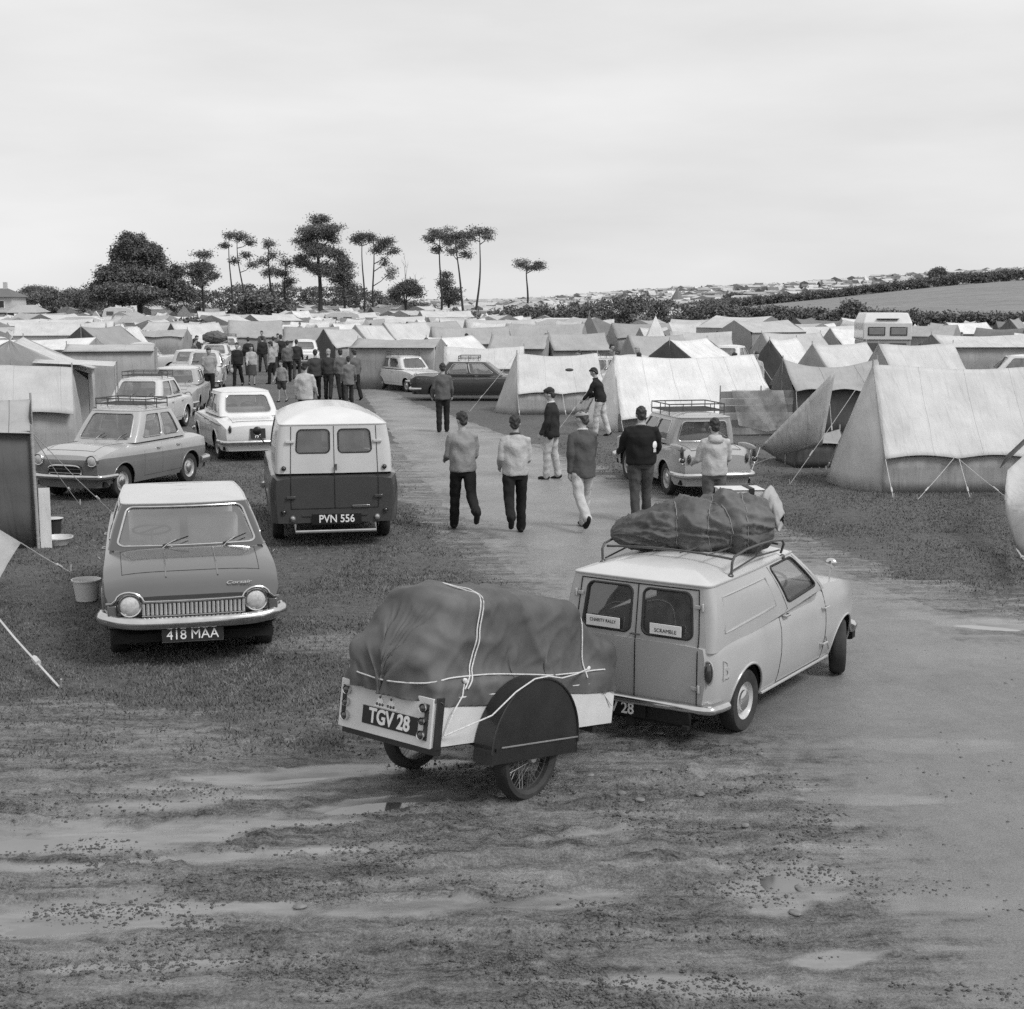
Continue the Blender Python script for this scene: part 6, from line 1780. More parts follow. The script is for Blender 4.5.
cc = P_at(80, 33.5); b = MB(); b.grid([[V(-.9+1.8*u, -1.2+2.4*v, 2.02-.10*u+.05*math.sin(PI*v)) for u in np.linspace(0, 1, 8)] for v in np.linspace(0, 1, 8)]); o = b.build('canopy', pale, None, angle=None); o.location = cc; o.rotation_euler = (0, 0, .25); o.modifiers.new('thick', 'SOLIDIFY').thickness = .006; tag(o, 'flat pale canopy on thin poles right of the gabled frame tent', 'canopy')
for xx, yy in ((.9, -1.2), (.9, 1.2), (-.9, -1.2)): b = MB(); b.tube([V(xx, yy, 0), V(xx, yy, 1.95)], .015, 6); b.build('pole', WOOD, o)
# flap and guy line in the corner, sheet at the right edge
b = MB(); a0, a1, a2 = G(-30, 512, .75), G(21, 543, .55), G(-30, 640, .1)
b.grid([[a0.lerp(a1, u).lerp(a2, v)+V(0, .1*math.sin(3*u)*v, .05*math.sin(4*v)) for u in np.linspace(0, 1, 8)] for v in np.linspace(0, 1, 8)]); o = b.build('tent_flap', mid, None, angle=None)
o.modifiers.new('thick', 'SOLIDIFY').thickness = .006; tag(o, 'corner of pale canvas pulled tight by a line at the left edge', 'tent flap')
guy(o, a1, V(*G(70, 572)), .007); guy(o, G(-25, 590, .5), V(*G(60, 688)), .011)
b = MB(); r0, r1, r2, r3 = G(1040, 440, 1.15), G(1008, 470, .98), G(1045, 575, .35), G(1016, 548, .12)
b.grid([[r0.lerp(r1, u).lerp(r2.lerp(r3, u), v)+V(-.09*math.sin(PI*v), 0, 0) for u in np.linspace(0, 1, 8)] for v in np.linspace(0, 1, 10)]); o = b.build('canvas_fly', cream, None, angle=None)
o.modifiers.new('thick', 'SOLIDIFY').thickness = .006; tag(o, 'pale canvas fly sheet cut off by the right edge of the view', 'fly sheet'); guy(o, r3, V(*G(1024, 560)), .01)
b = MB(); b.grid([[G(1045, 425, 1.3).lerp(G(1000, 468, .75), u)+V(.5*v, 1.2*v, .05*v) for u in (0, .5, 1)] for v in (0, 1)]); o = b.build('dark_fly', dark, None, angle=None); o.modifiers.new('thick', 'SOLIDIFY').thickness = .006; tag(o, 'dark edge of an awning beside the pale fly sheet at right', 'awning')

# --- tents of the middle distance: px, Y, yaw, L, W, Hr, Hw, roof, wall, end, label; dark ends put the gables' shade into the cloth colour
mt = [
 (400, 57, -6, 3.4, 3.2, 1.95, 1.62, mid, grey, grey, 'broad grey frame tent behind the tiny estate car'),
 (484, 53, 3, 3.0, 2.6, 1.75, .9, pale, mid, cream, 'pale frame tent rising behind the dark saloon'),
 (450, 63, 62, 4.0, 2.6, 1.9, .9, white, mid, dark, 'white ridge tent with a dark gable behind the tiny estate car'),
 (520, 62, -8, 2.5, 2.4, 2.0, 1.4, mid, can(.27, .1), grey, 'square grey walled tent left of the car roofs'),
 (576, 63, 10, 2.6, 2.4, 2.05, 1.3, mid, grey, grey, 'square grey walled tent under the dark pointed tent'),
 (470, 76, 10, 4.2, 3.0, 2.1, 1.2, mid, grey, grey, 'low grey tent with a curved roof in the middle field'),
 (378, 84, 55, 4, 2.6, 2.1, .8, pale, mid, grey, 'left one of two pale ridge tents above the broad grey tent'),
 (405, 86, 55, 4, 2.6, 2.2, .8, pale, mid, grey, 'right one of two pale ridge tents above the broad grey tent'),
 (312, 88, 5, 3.4, 2.8, 1.9, 1.0, grey, grey, grey, 'rounded dark grey tent beyond the strolling group'),
 (346, 82, 40, 3, 2.4, 1.9, .8, cream, grey, dark, 'small pale tent with a dark end beside the broad grey tent'),
 (545, 80, -12, 4.5, 3, 2.2, 1.2, mid, grey, grey, 'long grey tent before the hedge'),
 (688, 58, 58, 3.6, 2.8, 1.9, .9, white, mid, dark, 'white roofed tent with a big dark gable above the long white tent'),
 (655, 70, 20, 3, 2.4, 1.8, .6, mid, grey, grey, 'low grey tent right of the parked car roofs'),
 (722, 96, 55, 3.8, 2.2, 2.3, .5, white, mid, grey, 'upright white tent near the far hedge'),
 (760, 94, 50, 3.2, 2.2, 2.0, .6, pale, mid, grey, 'small white tent next to the upright one near the far hedge'),
 (812, 88, 4, 5.4, 3, 1.95, 1.3, pale, mid, mid, 'long pale frame tent before the far hedge'),
 (790, 68, 12, 3.0, 2.8, 1.95, 1.1, cream, mid, mid, 'cream tent left of the camper'),
 (782, 57, 60, 3.2, 2.4, 1.95, .3, white, grey, dark, 'white tent with an open dark gable left of the camper'),
 (838, 52, 40, 3.2, 2.4, 1.9, .5, pale, mid, mid, 'pale sagging ridge tent in front of the camper'),
 (848, 84, 30, 3.0, 2.4, 1.9, .7, white, mid, mid, 'white tent partly hidden by the camper'),
 (914, 50, 24, 3.3, 2.2, 1.95, .5, pale, mid, mid, 'pale ridge tent right of the camper'),
 (976, 55, 2, 3.7, 3.0, 2.15, 1.7, pale, can(.34), can(.2), 'large frame tent with striped walls behind the big pale tent'),
 (965, 100, 20, 3.4, 2.6, 2.0, 1.2, white, grey, grey, 'white roofed tent before the hedge at right'),
 (1012, 88, 62, 3.6, 3.2, 2.4, .6, grey, grey, can(.16), 'dark grey tent with a steep gable at the right edge'),
 (930, 92, 10, 3.5, 2.6, 1.8, .9, mid, grey, grey, 'low grey tent before the hedge at right of the camper'),
 (500, 100, 12, 5, 3, 2.2, 1.1, cream, grey, mid, 'broad cream tent before the low hedge'),
 (432, 98, 35, 4, 3, 2.1, 1.1, mid, grey, dark, 'grey tent left of the broad cream tent'),
 (256, 96, 10, 3.6, 3, 2.2, 1.0, mid, grey, grey, 'long grey frame tent beyond the left hand row of cars'),
 (196, 90, 45, 3.5, 2.6, 2.1, .8, pale, grey, dark, 'pale tent with a dark gable left of the strolling group'),
 (78, 98, 10, 5, 3, 2.1, 1.2, pale, mid, grey, 'pale roofed tent behind the pointed marquee'),
 (700, 78, -6, 3.4, 2.6, 1.8, .9, cream, mid, grey, 'cream low tent between the white pointed tent and the hedge'),
 (640, 96, 10, 4, 2.8, 2.0, 1.0, grey, grey, grey, 'grey tent at the foot of the hedge right of the dark pointed tent'),
]
OCC = []
for i, (px, Y, yaw, L_, W_, Hr, Hw, r_, w_, e_, lab) in enumerate(mt):
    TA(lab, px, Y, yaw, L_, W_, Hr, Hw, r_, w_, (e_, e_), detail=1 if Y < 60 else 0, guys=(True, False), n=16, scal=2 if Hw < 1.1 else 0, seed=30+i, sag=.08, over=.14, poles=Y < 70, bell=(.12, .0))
    c = P_at(px, Y); OCC.append((c.x, c.y, 3.2))
pyramid('white pointed tent standing alone right of the parked car roofs', P_at(655, 80), 2.5, 2.65, white); OCC.append((P_at(655, 80).x, 80, 2.5))
pyramid('dark pointed tent in front of the hedge', P_at(589, 90), 2.6, 2.65, can(.13, .03)); OCC.append((P_at(589, 90).x, 90, 2.5)); OCC += [(P_at(881, 74).x, 74, 4), (P_at(881, 66).x, 66, 4), (P_at(889, 58).x, 58, 3)]
pyramid('grey pointed tent on the rising ground above the hedge', P_at(677, 330), 4.2, 4.4, can(.2), n=8)

# --- the rest of the camp: a few tent kinds copied over the field
protos = []
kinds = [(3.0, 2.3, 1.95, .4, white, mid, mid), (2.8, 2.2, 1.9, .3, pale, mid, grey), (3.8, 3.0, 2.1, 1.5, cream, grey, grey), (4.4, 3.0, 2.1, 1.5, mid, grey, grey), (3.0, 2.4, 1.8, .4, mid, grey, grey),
         (2.6, 2.0, 1.5, .3, white, mid, mid), (4.8, 3.0, 2.2, 1.6, pale, mid, can(.25)), (3.2, 2.6, 2.0, .9, can(.20, .05), dark, dark)]  # ends toned darker than the roofs, gable shade put into the colour
for i, (a, b_, c, d, r_, w_, e_) in enumerate(kinds):
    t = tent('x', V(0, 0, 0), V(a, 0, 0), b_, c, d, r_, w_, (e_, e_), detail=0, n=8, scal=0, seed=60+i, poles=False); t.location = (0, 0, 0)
    protos.append(join_tree(t, 'camp_tent')); del_tree(t)
car_meshes = [join_tree(q, 'parked_car') for q in (A1, A2, A3, whi)]
rg = random.Random(21); spots = []; cars = []
def free(x, y, r, L): return all((x-a)**2+((y-b)*.9)**2 > (r+c)**2 for a, b, c in L)
HOUSE = P_at(14, 172)
allocc = list(OCC)+[(HOUSE.x, HOUSE.y, 14)]
y = 64.0
while y < 560:
    half = .385*y
    step = 3.7 if y < 330 else 7.0
    x = -half+rg.uniform(0, 3)
    while x < half:
        s = x/y; px = 512+F_PX*s/(CP+CAM_H*SP/y)
        ok = True
        if y < 125 and -.21 < s < -.115 and y < 112: ok = False             # the track and the row beside it
        if 175 < y < 212 and px < 275: ok = False                             # open strip before the trees
        if y < 96 and not (px < 190 or 340 < px < 560 or px > 600): ok = False
        if y < 80: ok = ok and rg.random() < .5
        if 118 < y < 172 and px > 560: ok = False                             # hedge belt
        if 145 < y < 318 and s > .125: ok = False                             # the open hill field
        if 150 < y < 168 and px > 400: ok = False
        if y > 300 and px < 430: ok = ok and rg.random() < .6
        if ok and free(x, y, 1.05, allocc):
            xx, yy = x+rg.uniform(-.6, .6), y+rg.uniform(-1, 1)
            (cars if rg.random() < .19 else spots).append((xx, yy)); allocc.append((xx, yy, .85))
        x += rg.uniform(2.7, 4.8)*(1 if y < 200 else 1.3)
    y += step
spots.sort(key=lambda q: q[1]); cars.sort(key=lambda q: q[1])
print('camp', len(spots), len(cars))
zone = lambda x, y: ('left' if x/y < -.13 else 'right' if x/y > .12 else 'middle')
shade = ('white', 'pale dark ended', 'cream frame', 'mid grey frame', 'dark grey', 'small white', 'long pale frame', 'very dark')
for i, (x, y) in enumerate(spots[:262]):
    k = rg.choices(range(8), (3, 3, 1, .8, 2, 3, .8, 1.6))[0]; o = bpy.data.objects.new('camp_tent', protos[k]); COL.objects.link(o)
    o.location = (x, y, float(terrain(x, y))-.02); o.rotation_euler = (0, 0, rg.uniform(0, 6.28)); s = rg.uniform(.78, 1.1); o.scale = (s*rg.uniform(.85, 1.1), s, s*rg.uniform(.9, 1.15))
    dist = 'nearer' if y < 110 else 'distant' if y < 200 else 'farthest'
    tag(o, '%s tent among the %s tents in the %s of the camp' % (shade[k], dist, zone(x, y)), 'tent', '%s %s tents in the %s of the camp' % (dist, shade[k], zone(x, y)))
Vs, Fs, Ms = [], [], []
bm = bmesh.new(); mats = []
for x, y in spots[262:]:
    me = protos[rg.randrange(8)].copy(); s = rg.uniform(.72, 1.05)
    me.transform(Matrix.Translation((x, y, float(terrain(x, y)))) @ Matrix.Rotation(rg.uniform(0, 6), 4, 'Z') @ Matrix.Scale(s, 4))
    idx = []
    for m in me.materials:
        if m not in mats: mats.append(m)
        idx.append(mats.index(m))
    n0 = len(bm.faces); bm.from_mesh(me); bm.faces.ensure_lookup_table()
    for f in bm.faces[n0:]: f.material_index = idx[f.material_index]
    bpy.data.meshes.remove(me)
if len(bm.faces):
    me = bpy.data.meshes.new('far_camp'); bm.to_mesh(me); [me.materials.append(m) for m in mats]
    o = bpy.data.objects.new('far_camp', me); COL.objects.link(o); tag(o, 'mass of tiny tents on the skyline', 'tents', kind='stuff')
bm.free()
cn = ('white', 'grey', 'small cream', 'white rounded')
CS = cars[270:]; cars = cars[:270]
bm = bmesh.new(); mats = []
for x, y in CS:
    me = car_meshes[rg.randrange(4)].copy(); me.transform(Matrix.Translation((x, y, float(terrain(x, y)))) @ Matrix.Rotation(rg.uniform(0, 6), 4, 'Z')); idx = []
    for m in me.materials:
        if m not in mats: mats.append(m)
        idx.append(mats.index(m))
    n0 = len(bm.faces); bm.from_mesh(me); bm.faces.ensure_lookup_table()
    for f in bm.faces[n0:]: f.material_index = idx[f.material_index]
    bpy.data.meshes.remove(me)
if len(bm.faces):
    me = bpy.data.meshes.new('far_cars'); bm.to_mesh(me); [me.materials.append(m) for m in mats]
    o = bpy.data.objects.new('far_cars', me); COL.objects.link(o); tag(o, 'mass of tiny cars on the skyline', 'cars', kind='stuff')
bm.free()
for i, (x, y) in enumerate(cars):
    k = rg.randrange(4); o = bpy.data.objects.new('parked_car', car_meshes[k]); COL.objects.link(o)
    o.location = (x, y, float(terrain(x, y))); o.rotation_euler = (0, 0, rg.uniform(0, 6.28))
    dist = 'nearer' if y < 110 else 'distant' if y < 200 else 'farthest'
    tag(o, '%s car parked among the %s tents in the %s of the camp' % (cn[k], dist, zone(x, y)), 'car', '%s %s cars in the %s of the camp' % (dist, cn[k], zone(x, y)))
# a few caravans
cv = MB(); pr = [(-1.9, .45), (-2.05, 1.2), (-1.75, 2.0), (-1.0, 2.25), (1.0, 2.25), (1.8, 2.0), (2.1, 1.1), (1.9, .45)]
cv.prism([(x, 0, z) for x, z in pr], (0, -1, 0), (0, 2, 0))
for i, (px, Y, lab) in enumerate(((83, 118, 'white caravan with a long pale roof above the left tents'), (120, 185, 'pale caravan under the big broad tree'), (560, 104, 'white caravan half behind the dark pointed tent'), (345, 150, 'pale caravan on the left of the middle camp'), (740, 300, 'caravan among the tents above the hill hedge'))):
    t = empty('caravan', P_at(px, Y), rg.uniform(-.2, .2), lab, 'caravan')
    o = MB(); o.v, o.f, o.m = list(cv.v), list(cv.f), list(cv.m); o.build('body', paint('caravan paint', .6), t, bevel=.06, recalc=True)
    for x in (-1.0, .6): b = MB(); b.box((x, -1.005, 1.45), (.9, .03, .5)); b.build('window', M('dull pane dark', .1, .2), t)
    for s in (-1, 1): wheel(t, (0, s*.9, .3), .3, .15, s)

# --- hedges and trees
hedge([(425, 150, 1.6, 1.2), (470, 152, 2.0, 1.5), (545, 150, 2.6, 2), (600, 150, 3.6, 3), (680, 150, 3.4, 3), (760, 152, 2.6, 2), (860, 153, 2.2, 1.5), (1040, 152, 2.2, 1.5)], 'dark unkempt hedge crossing behind the tents from the centre to the right edge', per=1.9)
hedge([(560, 185, 1.6, 4), (640, 200, 1.6, 5), (690, 240, 1.5, 4), (720, 296, 1.6, 3), (800, 302, 1.6, 2), (880, 304, 1.9, 2), (960, 306, 2.3, 2), (1045, 308, 2.0, 2)], 'hedge climbing the rise above the open field at right', seed=4, per=1.6, leaf=.2)
hedge([(-10, 214, 3.6, 3), (60, 216, 4.2, 3), (100, 218, 4.6, 3), (200, 220, 4.6, 4), (300, 222, 5.0, 4), (380, 222, 4.2, 3), (430, 224, 2.0, 2)], 'dark belt of bushes under the pines on the left skyline', seed=6, per=2.2, leaf=.16)
B = tree
B(140, 205, 240, 316, [(140, 247, 19, 12), (126, 260, 18, 14), (157, 260, 18, 14), (140, 272, 36, 16), (112, 284, 22, 15), (168, 280, 24, 16), (102, 291, 16, 11), (186, 290, 14, 11), (140, 294, 38, 9)], 'big broad leaved tree, the widest crown on the left skyline', LEAF, .4, name='broadleaf_tree', per=42, leaf=.17, size=.42)
B(203, 206, 252, 316, [(204, 268, 20, 5), (196, 275, 14, 5), (212, 277, 12, 5), (206, 256, 10, 3), (200, 284, 12, 4)], 'flat layered pine just right of the big broad tree')
B(232, 206, 238, 316, [(231, 238, 8, 4), (228, 247, 5, 3), (236, 262, 4, 2)], 'slender pine with a small tuft, first of the tall pair', trunk=.16, limbs=False)
B(246, 206, 238, 316, [(245, 238, 10, 5), (252, 244, 5, 4), (248, 256, 4, 3), (254, 266, 5, 4)], 'slender pine with a curved trunk, second of the tall pair', trunk=.16, bend=-6)
B(271, 206, 246, 316, [(271, 246, 8, 4), (275, 256, 8, 4), (266, 262, 6, 3), (272, 272, 10, 5)], 'small pine with tiers of foliage left of the tallest pine')
B(286, 206, 262, 316, [(288, 264, 9, 5), (282, 274, 10, 5), (290, 282, 9, 6)], 'short dark pine touching the tallest pine', seed=2)
B(320, 204, 222, 316, [(318, 222, 13, 5), (322, 232, 22, 6), (308, 240, 15, 5), (333, 240, 13, 5), (316, 252, 24, 7), (302, 262, 14, 6), (336, 256, 12, 6), (322, 270, 20, 8)], 'tallest spreading pine with a domed layered crown', trunk=.36, per=34)
B(344, 206, 258, 316, [(345, 262, 12, 10), (342, 275, 14, 12), (348, 290, 13, 10)], 'dense dark conifer right of the tallest pine', per=45)
B(364, 206, 238, 316, [(365, 238, 14, 3), (357, 242, 8, 3), (373, 241, 8, 3)], 'bare stemmed pine with a flat table top', trunk=.17)
B(374, 206, 240, 316, [(385, 244, 12, 5), (379, 250, 9, 5), (394, 252, 7, 4), (386, 262, 5, 6), (390, 274, 6, 6)], 'leaning pine with drooping foliage to its right', trunk=.18, seed=3)
B(405, 206, 282, 316, [(405, 289, 15, 10), (396, 294, 9, 7), (416, 292, 9, 7)], 'round bushy tree right of the pine group', LEAF, .2, name='round_tree', per=55)
rgx = np.random.default_rng(5); t = empty('dead_tree', P_at(407, 207), 0, 'bare dead tree rising behind the round bushy tree', 'tree'); b = MB()
def br(p, d, L, r, k):
    e = p+d*L; b.tube([p, p.lerp(e, .5)+Vector(rgx.normal(size=3)*.1), e], [r, r*.7, r*.4], 5)
    if k:
        for _ in range(3): br(p.lerp(e, rgx.uniform(.5, 1)), (d+Vector(rgx.normal(size=3)*.45)).normalized(), L*.55, r*.45, k-1)
br(V(0, 0, 0), V(0, 0, 1), 5.0, .14, 3); b.build('trunk', BARK, t)
B(441, 204, 238, 314, [(440, 235, 17, 5), (431, 240, 8, 4), (450, 243, 9, 4), (437, 250, 6, 3)], 'left pine of the three umbrella pines, straight stem', trunk=.2)
B(448, 206, 276, 314, [(448, 276, 6, 3), (447, 284, 9, 3), (450, 292, 12, 4), (448, 299, 13, 4)], 'small tiered conifer at the foot of the umbrella pines', name='conifer', per=55)
B(465, 204, 240, 314, [(458, 238, 12, 5), (463, 246, 10, 5), (452, 252, 7, 4), (466, 256, 6, 3)], 'middle pine of the three umbrella pines, bent stem', trunk=.2, bend=-9, seed=4)
B(476, 204, 234, 314, [(480, 233, 12, 4), (471, 238, 8, 4), (488, 238, 6, 3)], 'right pine of the three umbrella pines, clean stem', trunk=.19, bend=5, seed=5)
B(527, 260, 262, 306, [(522, 264, 10, 4), (538, 266, 9, 4), (529, 269, 10, 3)], 'lone small umbrella pine standing apart', trunk=.24, seed=6)
for i, (px, Y, tp, hw_, lab) in enumerate(((30, 230, 287, 16, 'low dark tree behind the villa'), (50, 228, 288, 14, 'rounded tree right of the villa'), (72, 240, 290, 12, 'pale low tree between the villa and the big tree'), (88, 236, 291, 10, 'second pale low tree left of the big tree'))):
    B(px, Y, tp, 312, [(px, tp+6, hw_, 7), (px-5, tp+11, hw_*.8, 6), (px+6, tp+12, hw_*.8, 6)], lab, LEAF2 if i > 1 else LEAF, .2, name='round_tree', per=50, seed=i)
for px, Y, r0, r1, w_, lab in ((266, 176, 292, 320, 26, 'large dark shrub beneath the slender pines'), (192, 118, 321, 332, 11, 'small round shrub among the tents'), (852, 146, 302, 322, 9, 'round shrub standing above the hedge near the camper'), (500, 147, 318, 330, 14, 'shrub at the thin end of the low hedge'),
                               (734, 312, 290, 304, 10, 'bush at the lower end of the hill hedge'), (936, 318, 268, 280, 8, 'bush on the crest above the open field'), (590, 470, 293, 304, 5, 'tiny tree on the far skyline'), (340, 150, 322, 332, 9, 'small shrub left of the middle camp')):
    B(px, Y, r0+3, r1+2, [(px, (r0+r1)/2, w_, (r1-r0)*.5), (px-w_*.5, (r0+r1*2)/3, w_*.7, (r1-r0)*.35), (px+w_*.5, (r0+r1*2)/3, w_*.7, (r1-r0)*.35)], lab, LEAF, .12, name='shrub', per=70, group=None, seed=int(px), leaf=.2)
house()

# --- small things by the tents
def bucket(c, r0, r1, h, mat, label, name='bucket', handle=True, lid=False):
    t = empty(name, c, 0, label, name); b = MB(); b.lathe([(0, .005), (r0, .005), (r1, h), (r1+.012, h), (r1+.012, h-.015), (r1-.004, h-.012), (r0-.006, .02), (0, .02)], (0, 0, 0), (0, 0, 1), 28); b.build('pail', mat, t)
    if handle: b = MB(); b.tube([V(r1*math.cos(a), .12*math.sin(a)-.02, h-.02-.05*math.sin(a)) for a in np.linspace(0, PI, 14)], .004, 5); b.build('handle', STEEL, t)
    return t
plas = M('pale plastic', .60, .4, var=.05)
bucket(G(87, 600)+V(0, 0, -.005), .12, .155, .25, plas, 'pale plastic bucket standing beside the saloon with plate 418 MAA')
bucket(G(57, 545), .15, .215, .12, plas, 'oval white washing up bowl on the grass by the dark tent', 'bowl', False)
t = bucket(G(54, 533), .10, .12, .22, M('dark pot', .04, .4), 'dark pot with a white lid beside the washing up bowl', 'pot', False)
b = MB(); b.lathe([(0, .235), (.10, .232), (.145, .222), (.14, .218)], (0, 0, 0), (0, 0, 1), 24); b.build('lid', plas, t)
rs = random.Random(9); stones = [(590, 775), (622, 790), (700, 795), (745, 830), (540, 810), (655, 770), (800, 885), (795, 912), (965, 985), (300, 905), (705, 783), (640, 800), (660, 735), (760, 755), (215, 955), (450, 890)]
sg_ = M('wet stone', .17, .5, var=.3, scale=30)
for i, (px, py) in enumerate(stones):
    b = MB(); s = rs.uniform(.018, .035); b.ball((0, 0, 0), (s*rs.uniform(1, 2), s, s*.5), 9, 6); o = b.build('stone', sg_, None); p = G(px, py); o.location = (p.x, p.y, float(ghe(np.array([p.x]), np.array([p.y]))[0])+s*.25); o.rotation_euler = (0, 0, rs.uniform(0, 3))
    tag(o, 'small pale stone pressed into the churned mud', 'stone', 'small pale stones in the foreground mud')

# --- people
def at(px, py): p = G(px, py); return V(p.x, p.y, float(terrain(p.x, p.y))+max(float(ghe(np.array([p.x]), np.array([p.y]))[0]), -.02)+.004)
person('man in a light grey jumper and dark trousers, leftmost of the walkers', at(463, 530), .22, .25, .018, h=1.76, stride=(.22, -.36), knees=(.06, .75), head_turn=.25, arms=((.12, 1.1), (.10, 1.2)), voxel=.011, girth=1.02, head_down=.15, lean=.05)
person('man in a pale jumper and dark trousers walking with forearms raised', at(515, 534), .10, .42, .016, h=1.74, stride=(-.30, .20), knees=(.80, .06), head_turn=-.15, arms=((-.1, 1.1), (.0, 1.35)), voxel=.011, girth=1.0, head_down=.1, collar=.06)
person('man in a flat cap, dark jacket and light trousers walking away', at(582, 529), .35, .085, .48, h=1.78, stride=(-.28, .26), knees=(.60, .06), arms=((-.12, .2), (.25, .5)), voxel=.011, girth=1.0, cap=.33, collar=.55, jacket_len=.10, head_turn=.5, hair=.05, name='person')
person('man in a bulky black jumper with a white emblem on the arm', at(640, 521), .08, .016, .07, h=1.76, stride=(-.12, .10), knees=(.22, .05), arms=((.25, .9), (.25, .9)), voxel=.011, girth=1.22, emblem=True, armout=.22, collar=.4)
person('man in a dark jacket over a white shirt and pale trousers, turned to the left', at(551, 479), 1.25, .028, .45, h=1.74, stride=(.12, -.08), knees=(.08, .1), arms=((.1, .35), (-.1, .3)), voxel=.013, cap=.03, collar=.6, jacket_len=.06, head_down=.3, hair=.03)
b = MB(); p = at(551, 479); b.ball((0, 0, 0), (.07, .05, .085), 14, 10); b.tube([V(0, 0, .08), V(.02, .03, .45), V(-.02, .1, .5)], .010, 6); o = b.build('camera_bag', cloth(.02), None); o.location = p+V(-.02, -.20, .86); tag(o, 'small dark bag at the hip of the man turned to the left', 'bag')
person('man in a dark jumper and pale trousers stooping beside the white tent', at(600, 436), 1.2, .022, .50, h=1.74, stride=(.18, -.16), knees=(.15, .15), arms=((.35, .4), (.1, .9)), voxel=.014, lean=.24, head_down=.45, collar=.03)
person('boy in a pale hooded jacket standing behind the fin tailed car', at(713, 531), .12, .44, .10, h=1.66, stride=(-.05, .05), knees=(.05, .05), arms=((.2, 1.0), (.25, 1.1)), voxel=.012, hood=True, girth=1.05, armout=.2)
person('man in a grey jacket standing on the grass with hands in his pockets', at(443, 432), .15, .11, .02, h=1.78, stride=(-.06, .08), knees=(.06, .05), arms=((.05, .5), (.05, .5)), voxel=.016, armout=.18, jacket_len=.05)
crowd = [
 (238, 386, 3.3, .03, .02, 'person in a dark suit walking towards the camera carrying a bag', dict(arms=((-.05, .1), (.1, .2)), bag=(1, .35, 'pale shopping bag held by the person in a dark suit'))),
 (252, 385, 3.2, .40, .05, 'woman in a light top and dark skirt walking towards the camera', dict(skirt=.07, h=1.62)),
 (249, 375, .1, .03, .03, 'person in dark clothes behind the woman with the skirt', {}),
 (263, 372, .2, .03, .05, 'person in a dark jacket with a pale bundle under the arm', {}),
 (274, 373, .1, .38, .04, 'person in a light coat far up the track', dict(jacket_len=.1)),
 (281.5, 372, .0, .03, .03, 'tall person in dark clothes far up the track beside the light coat', dict(h=1.82)),
 (272, 384, 1.3, .33, .02, 'person in a light top and dark trousers turned sideways', {}),
 (288, 382, .1, .14, .02, 'person in a mid grey top walking away beside a dark figure', {}),
 (297, 379, .2, .04, .06, 'dark figure walking away right of the mid grey top', {}),
 (282, 402, 3.0, .25, .05, 'child in shorts walking towards the camera', dict(h=1.4, shorts=True)),
 (306, 428, .1, .46, .03, 'person in a pale jacket and dark cap just behind the two tone van', dict(cap=.02, jacket_len=.12, girth=1.1)),
 (316, 400, .1, .06, .02, 'broad person in a dark jacket, leftmost of the row of five', dict(girth=1.12, jacket_len=.05)),
 (329, 400, .0, .05, .03, 'person with grey hair in a dark jacket, second in the row of five', dict(hair=.3)),
 (341, 400, .1, .13, .02, 'person in a mid grey jumper, middle of the row of five', {}),
 (349, 405, .05, .17, .04, 'stocky person in a grey coat, nearest of the row of five', dict(h=1.6, jacket_len=.15)),
 (355, 400, .3, .13, .02, 'person in a grey jacket, rightmost of the row of five', {}),
 (210, 400, 3.3, .30, .02, 'man in a light shirt standing between the parked cars at left', dict(sleeves=False, h=1.8)),
]
rp = random.Random(3); figs = []
for px, py, rz, tp, lg, lab, kw in crowd:
    k = dict(h=1.75, stride=(rp.uniform(-.3, -.05), rp.uniform(.05, .3)), knees=(.25, .08), arms=((rp.uniform(-.3, .1), .3), (rp.uniform(-.1, .3), .4)), voxel=.022)
    if rp.random() < .5: k['stride'] = k['stride'][::-1]; k['knees'] = (.08, .25)
    k.update(kw); figs.append(person(lab, at(px, py), rz+rp.uniform(-.35, .35), tp, lg, armout=rp.uniform(.04, .22), **k))

# a few of the campers further off, between the tents
nf = 0; tries = 0
while nf < 34 and tries < 4000:
    tries += 1; Y = rp.uniform(46, 150); px = rp.uniform(10, 1010); p = P_at(px, Y)
    if not free(p.x, p.y, .2, allocc) or (Y < 62 and px < 420) or (Y > 118 and px > 560) or any(abs(p.x-q.x) < 1.2 and abs(p.y-q.y) < 2.5 for q in []): continue
    src = rp.choice([figs[i] for i in (2, 3, 4, 5, 6, 7, 8, 12, 13, 16)]); c = copy_tree(src); c.location = (p.x, p.y, float(terrain(p.x, p.y))); c.rotation_euler = (0, 0, rp.uniform(0, 6.28))
    tone = 'light' if src in (figs[4], figs[6], figs[16]) else 'dark'
    z = zone(p.x, p.y); dist = 'near' if Y < 80 else 'far'
    c['label'] = 'camper in %s clothes standing among the %s tents in the %s of the camp' % (tone, dist, z); c['group'] = '%s campers in %s clothes in the %s of the camp' % (dist, tone, z); nf += 1
# ---------------------------------------------------------------- camera, sky, sun
cam = bpy.data.cameras.new('camera'); co = bpy.data.objects.new('camera', cam); COL.objects.link(co)
co.location = (0, 0, CAM_H); co.rotation_euler = (math.pi/2-PITCH, 0, 0)
cam.sensor_width = 36; cam.lens = 36*F_PX/1024; cam.clip_end = 4000; cam.clip_start = .1
SC.camera = co
SUN_EL, SUN_AZ = math.radians(48), math.radians(125)     # azimuth clockwise from +Y: behind the camera, to its right
w = bpy.data.worlds.new('World'); SC.world = w; w.use_nodes = True
nt = w.node_tree; N = nt.nodes; L = nt.links
bg = N['Background']
sky = N.new('ShaderNodeTexSky'); sky.sky_type = 'NISHITA'; sky.sun_disc = False
sky.sun_elevation = SUN_EL; sky.sun_rotation = SUN_AZ; sky.dust_density = 6; sky.air_density = 1.5; sky.ozone_density = 1
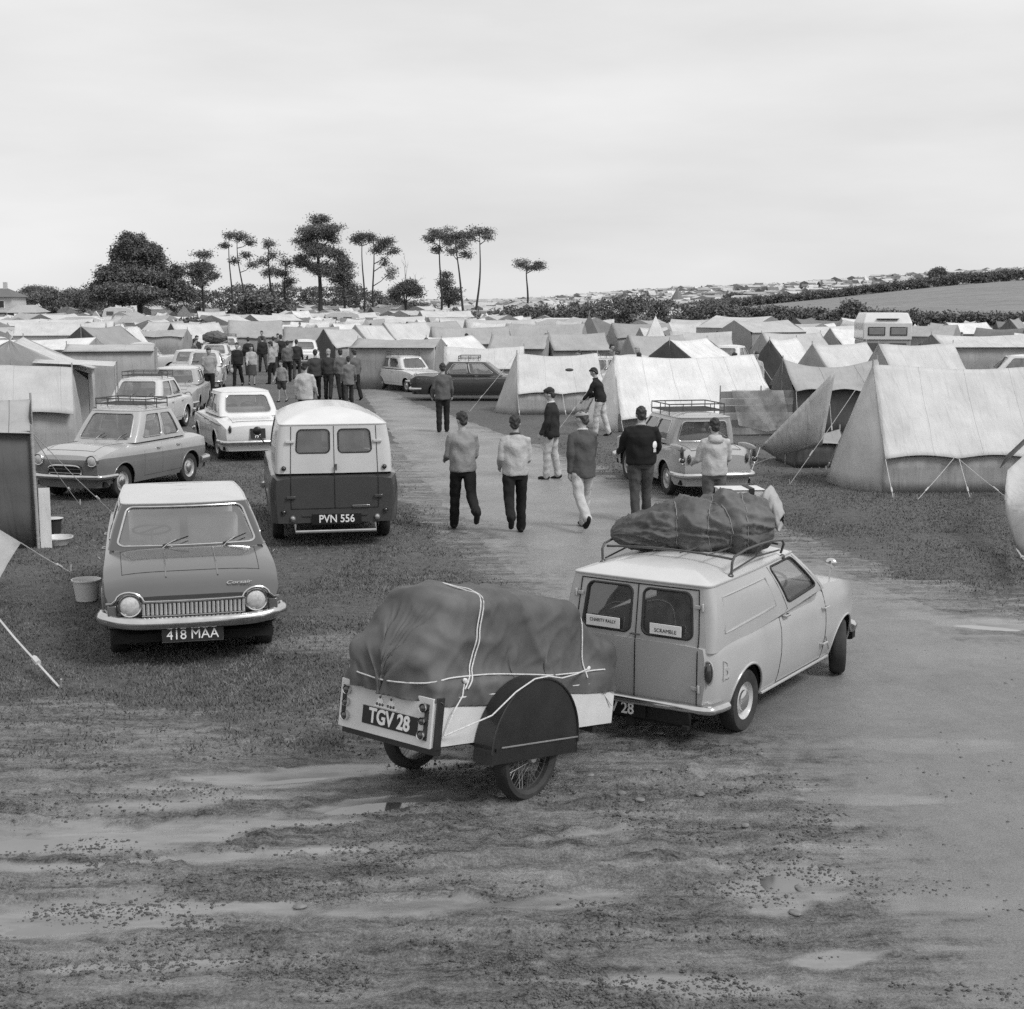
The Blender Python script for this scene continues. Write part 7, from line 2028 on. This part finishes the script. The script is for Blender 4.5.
bw = N.new('ShaderNodeRGBToBW'); L.new(sky.outputs[0], bw.inputs[0])
# an even overcast layer over the blue sky, with faint broad streaks
tc = N.new('ShaderNodeTexCoord'); mp = N.new('ShaderNodeMapping'); mp.inputs['Scale'].default_value = (1.2, 1.2, 5.5)
mp.inputs['Rotation'].default_value = (0, .06, 0)
L.new(tc.outputs['Generated'], mp.inputs[0])
nz = N.new('ShaderNodeTexNoise'); nz.inputs['Scale'].default_value = 2.2; nz.inputs['Detail'].default_value = 6; nz.inputs['Roughness'].default_value = .5; L.new(mp.outputs[0], nz.inputs[0])
mr = N.new('ShaderNodeMapRange'); mr.inputs[1].default_value = .3; mr.inputs[2].default_value = .7; mr.inputs[3].default_value = SKY_LO; mr.inputs[4].default_value = SKY_HI
L.new(nz.outputs[0], mr.inputs[0])
mx = N.new('ShaderNodeMix'); mx.data_type = 'FLOAT'; mx.inputs[0].default_value = .88
L.new(bw.outputs[0], mx.inputs[2]); L.new(mr.outputs[0], mx.inputs[3])
L.new(mx.outputs[0], bg.inputs[0]); bg.inputs[1].default_value = .1
sl = bpy.data.lights.new('sun', 'SUN'); sl.energy = SUN_E; sl.angle = math.radians(18); sl.color = (1, 1, 1)
so = bpy.data.objects.new('sun', sl); COL.objects.link(so)
sd = Vector((math.sin(SUN_AZ)*math.cos(SUN_EL), math.cos(SUN_AZ)*math.cos(SUN_EL), math.sin(SUN_EL)))
so.rotation_euler = sd.to_track_quat('Z', 'Y').to_euler()
SC.view_settings.view_transform = 'Standard'; SC.view_settings.look = 'None'; SC.view_settings.exposure = EXPO; SC.view_settings.gamma = 1
SC.cycles.max_bounces = 6; SC.cycles.diffuse_bounces = 3; SC.cycles.glossy_bounces = 3; SC.cycles.transparent_max_bounces = 12; SC.cycles.transmission_bounces = 3
SC.cycles.use_denoising = False; SC.cycles.sample_clamp_indirect = 2.5; SC.cycles.sample_clamp_direct = 6; SC.cycles.caustics_reflective = False; SC.cycles.caustics_refractive = False; SC.cycles.use_adaptive_sampling = True; SC.cycles.adaptive_threshold = .02
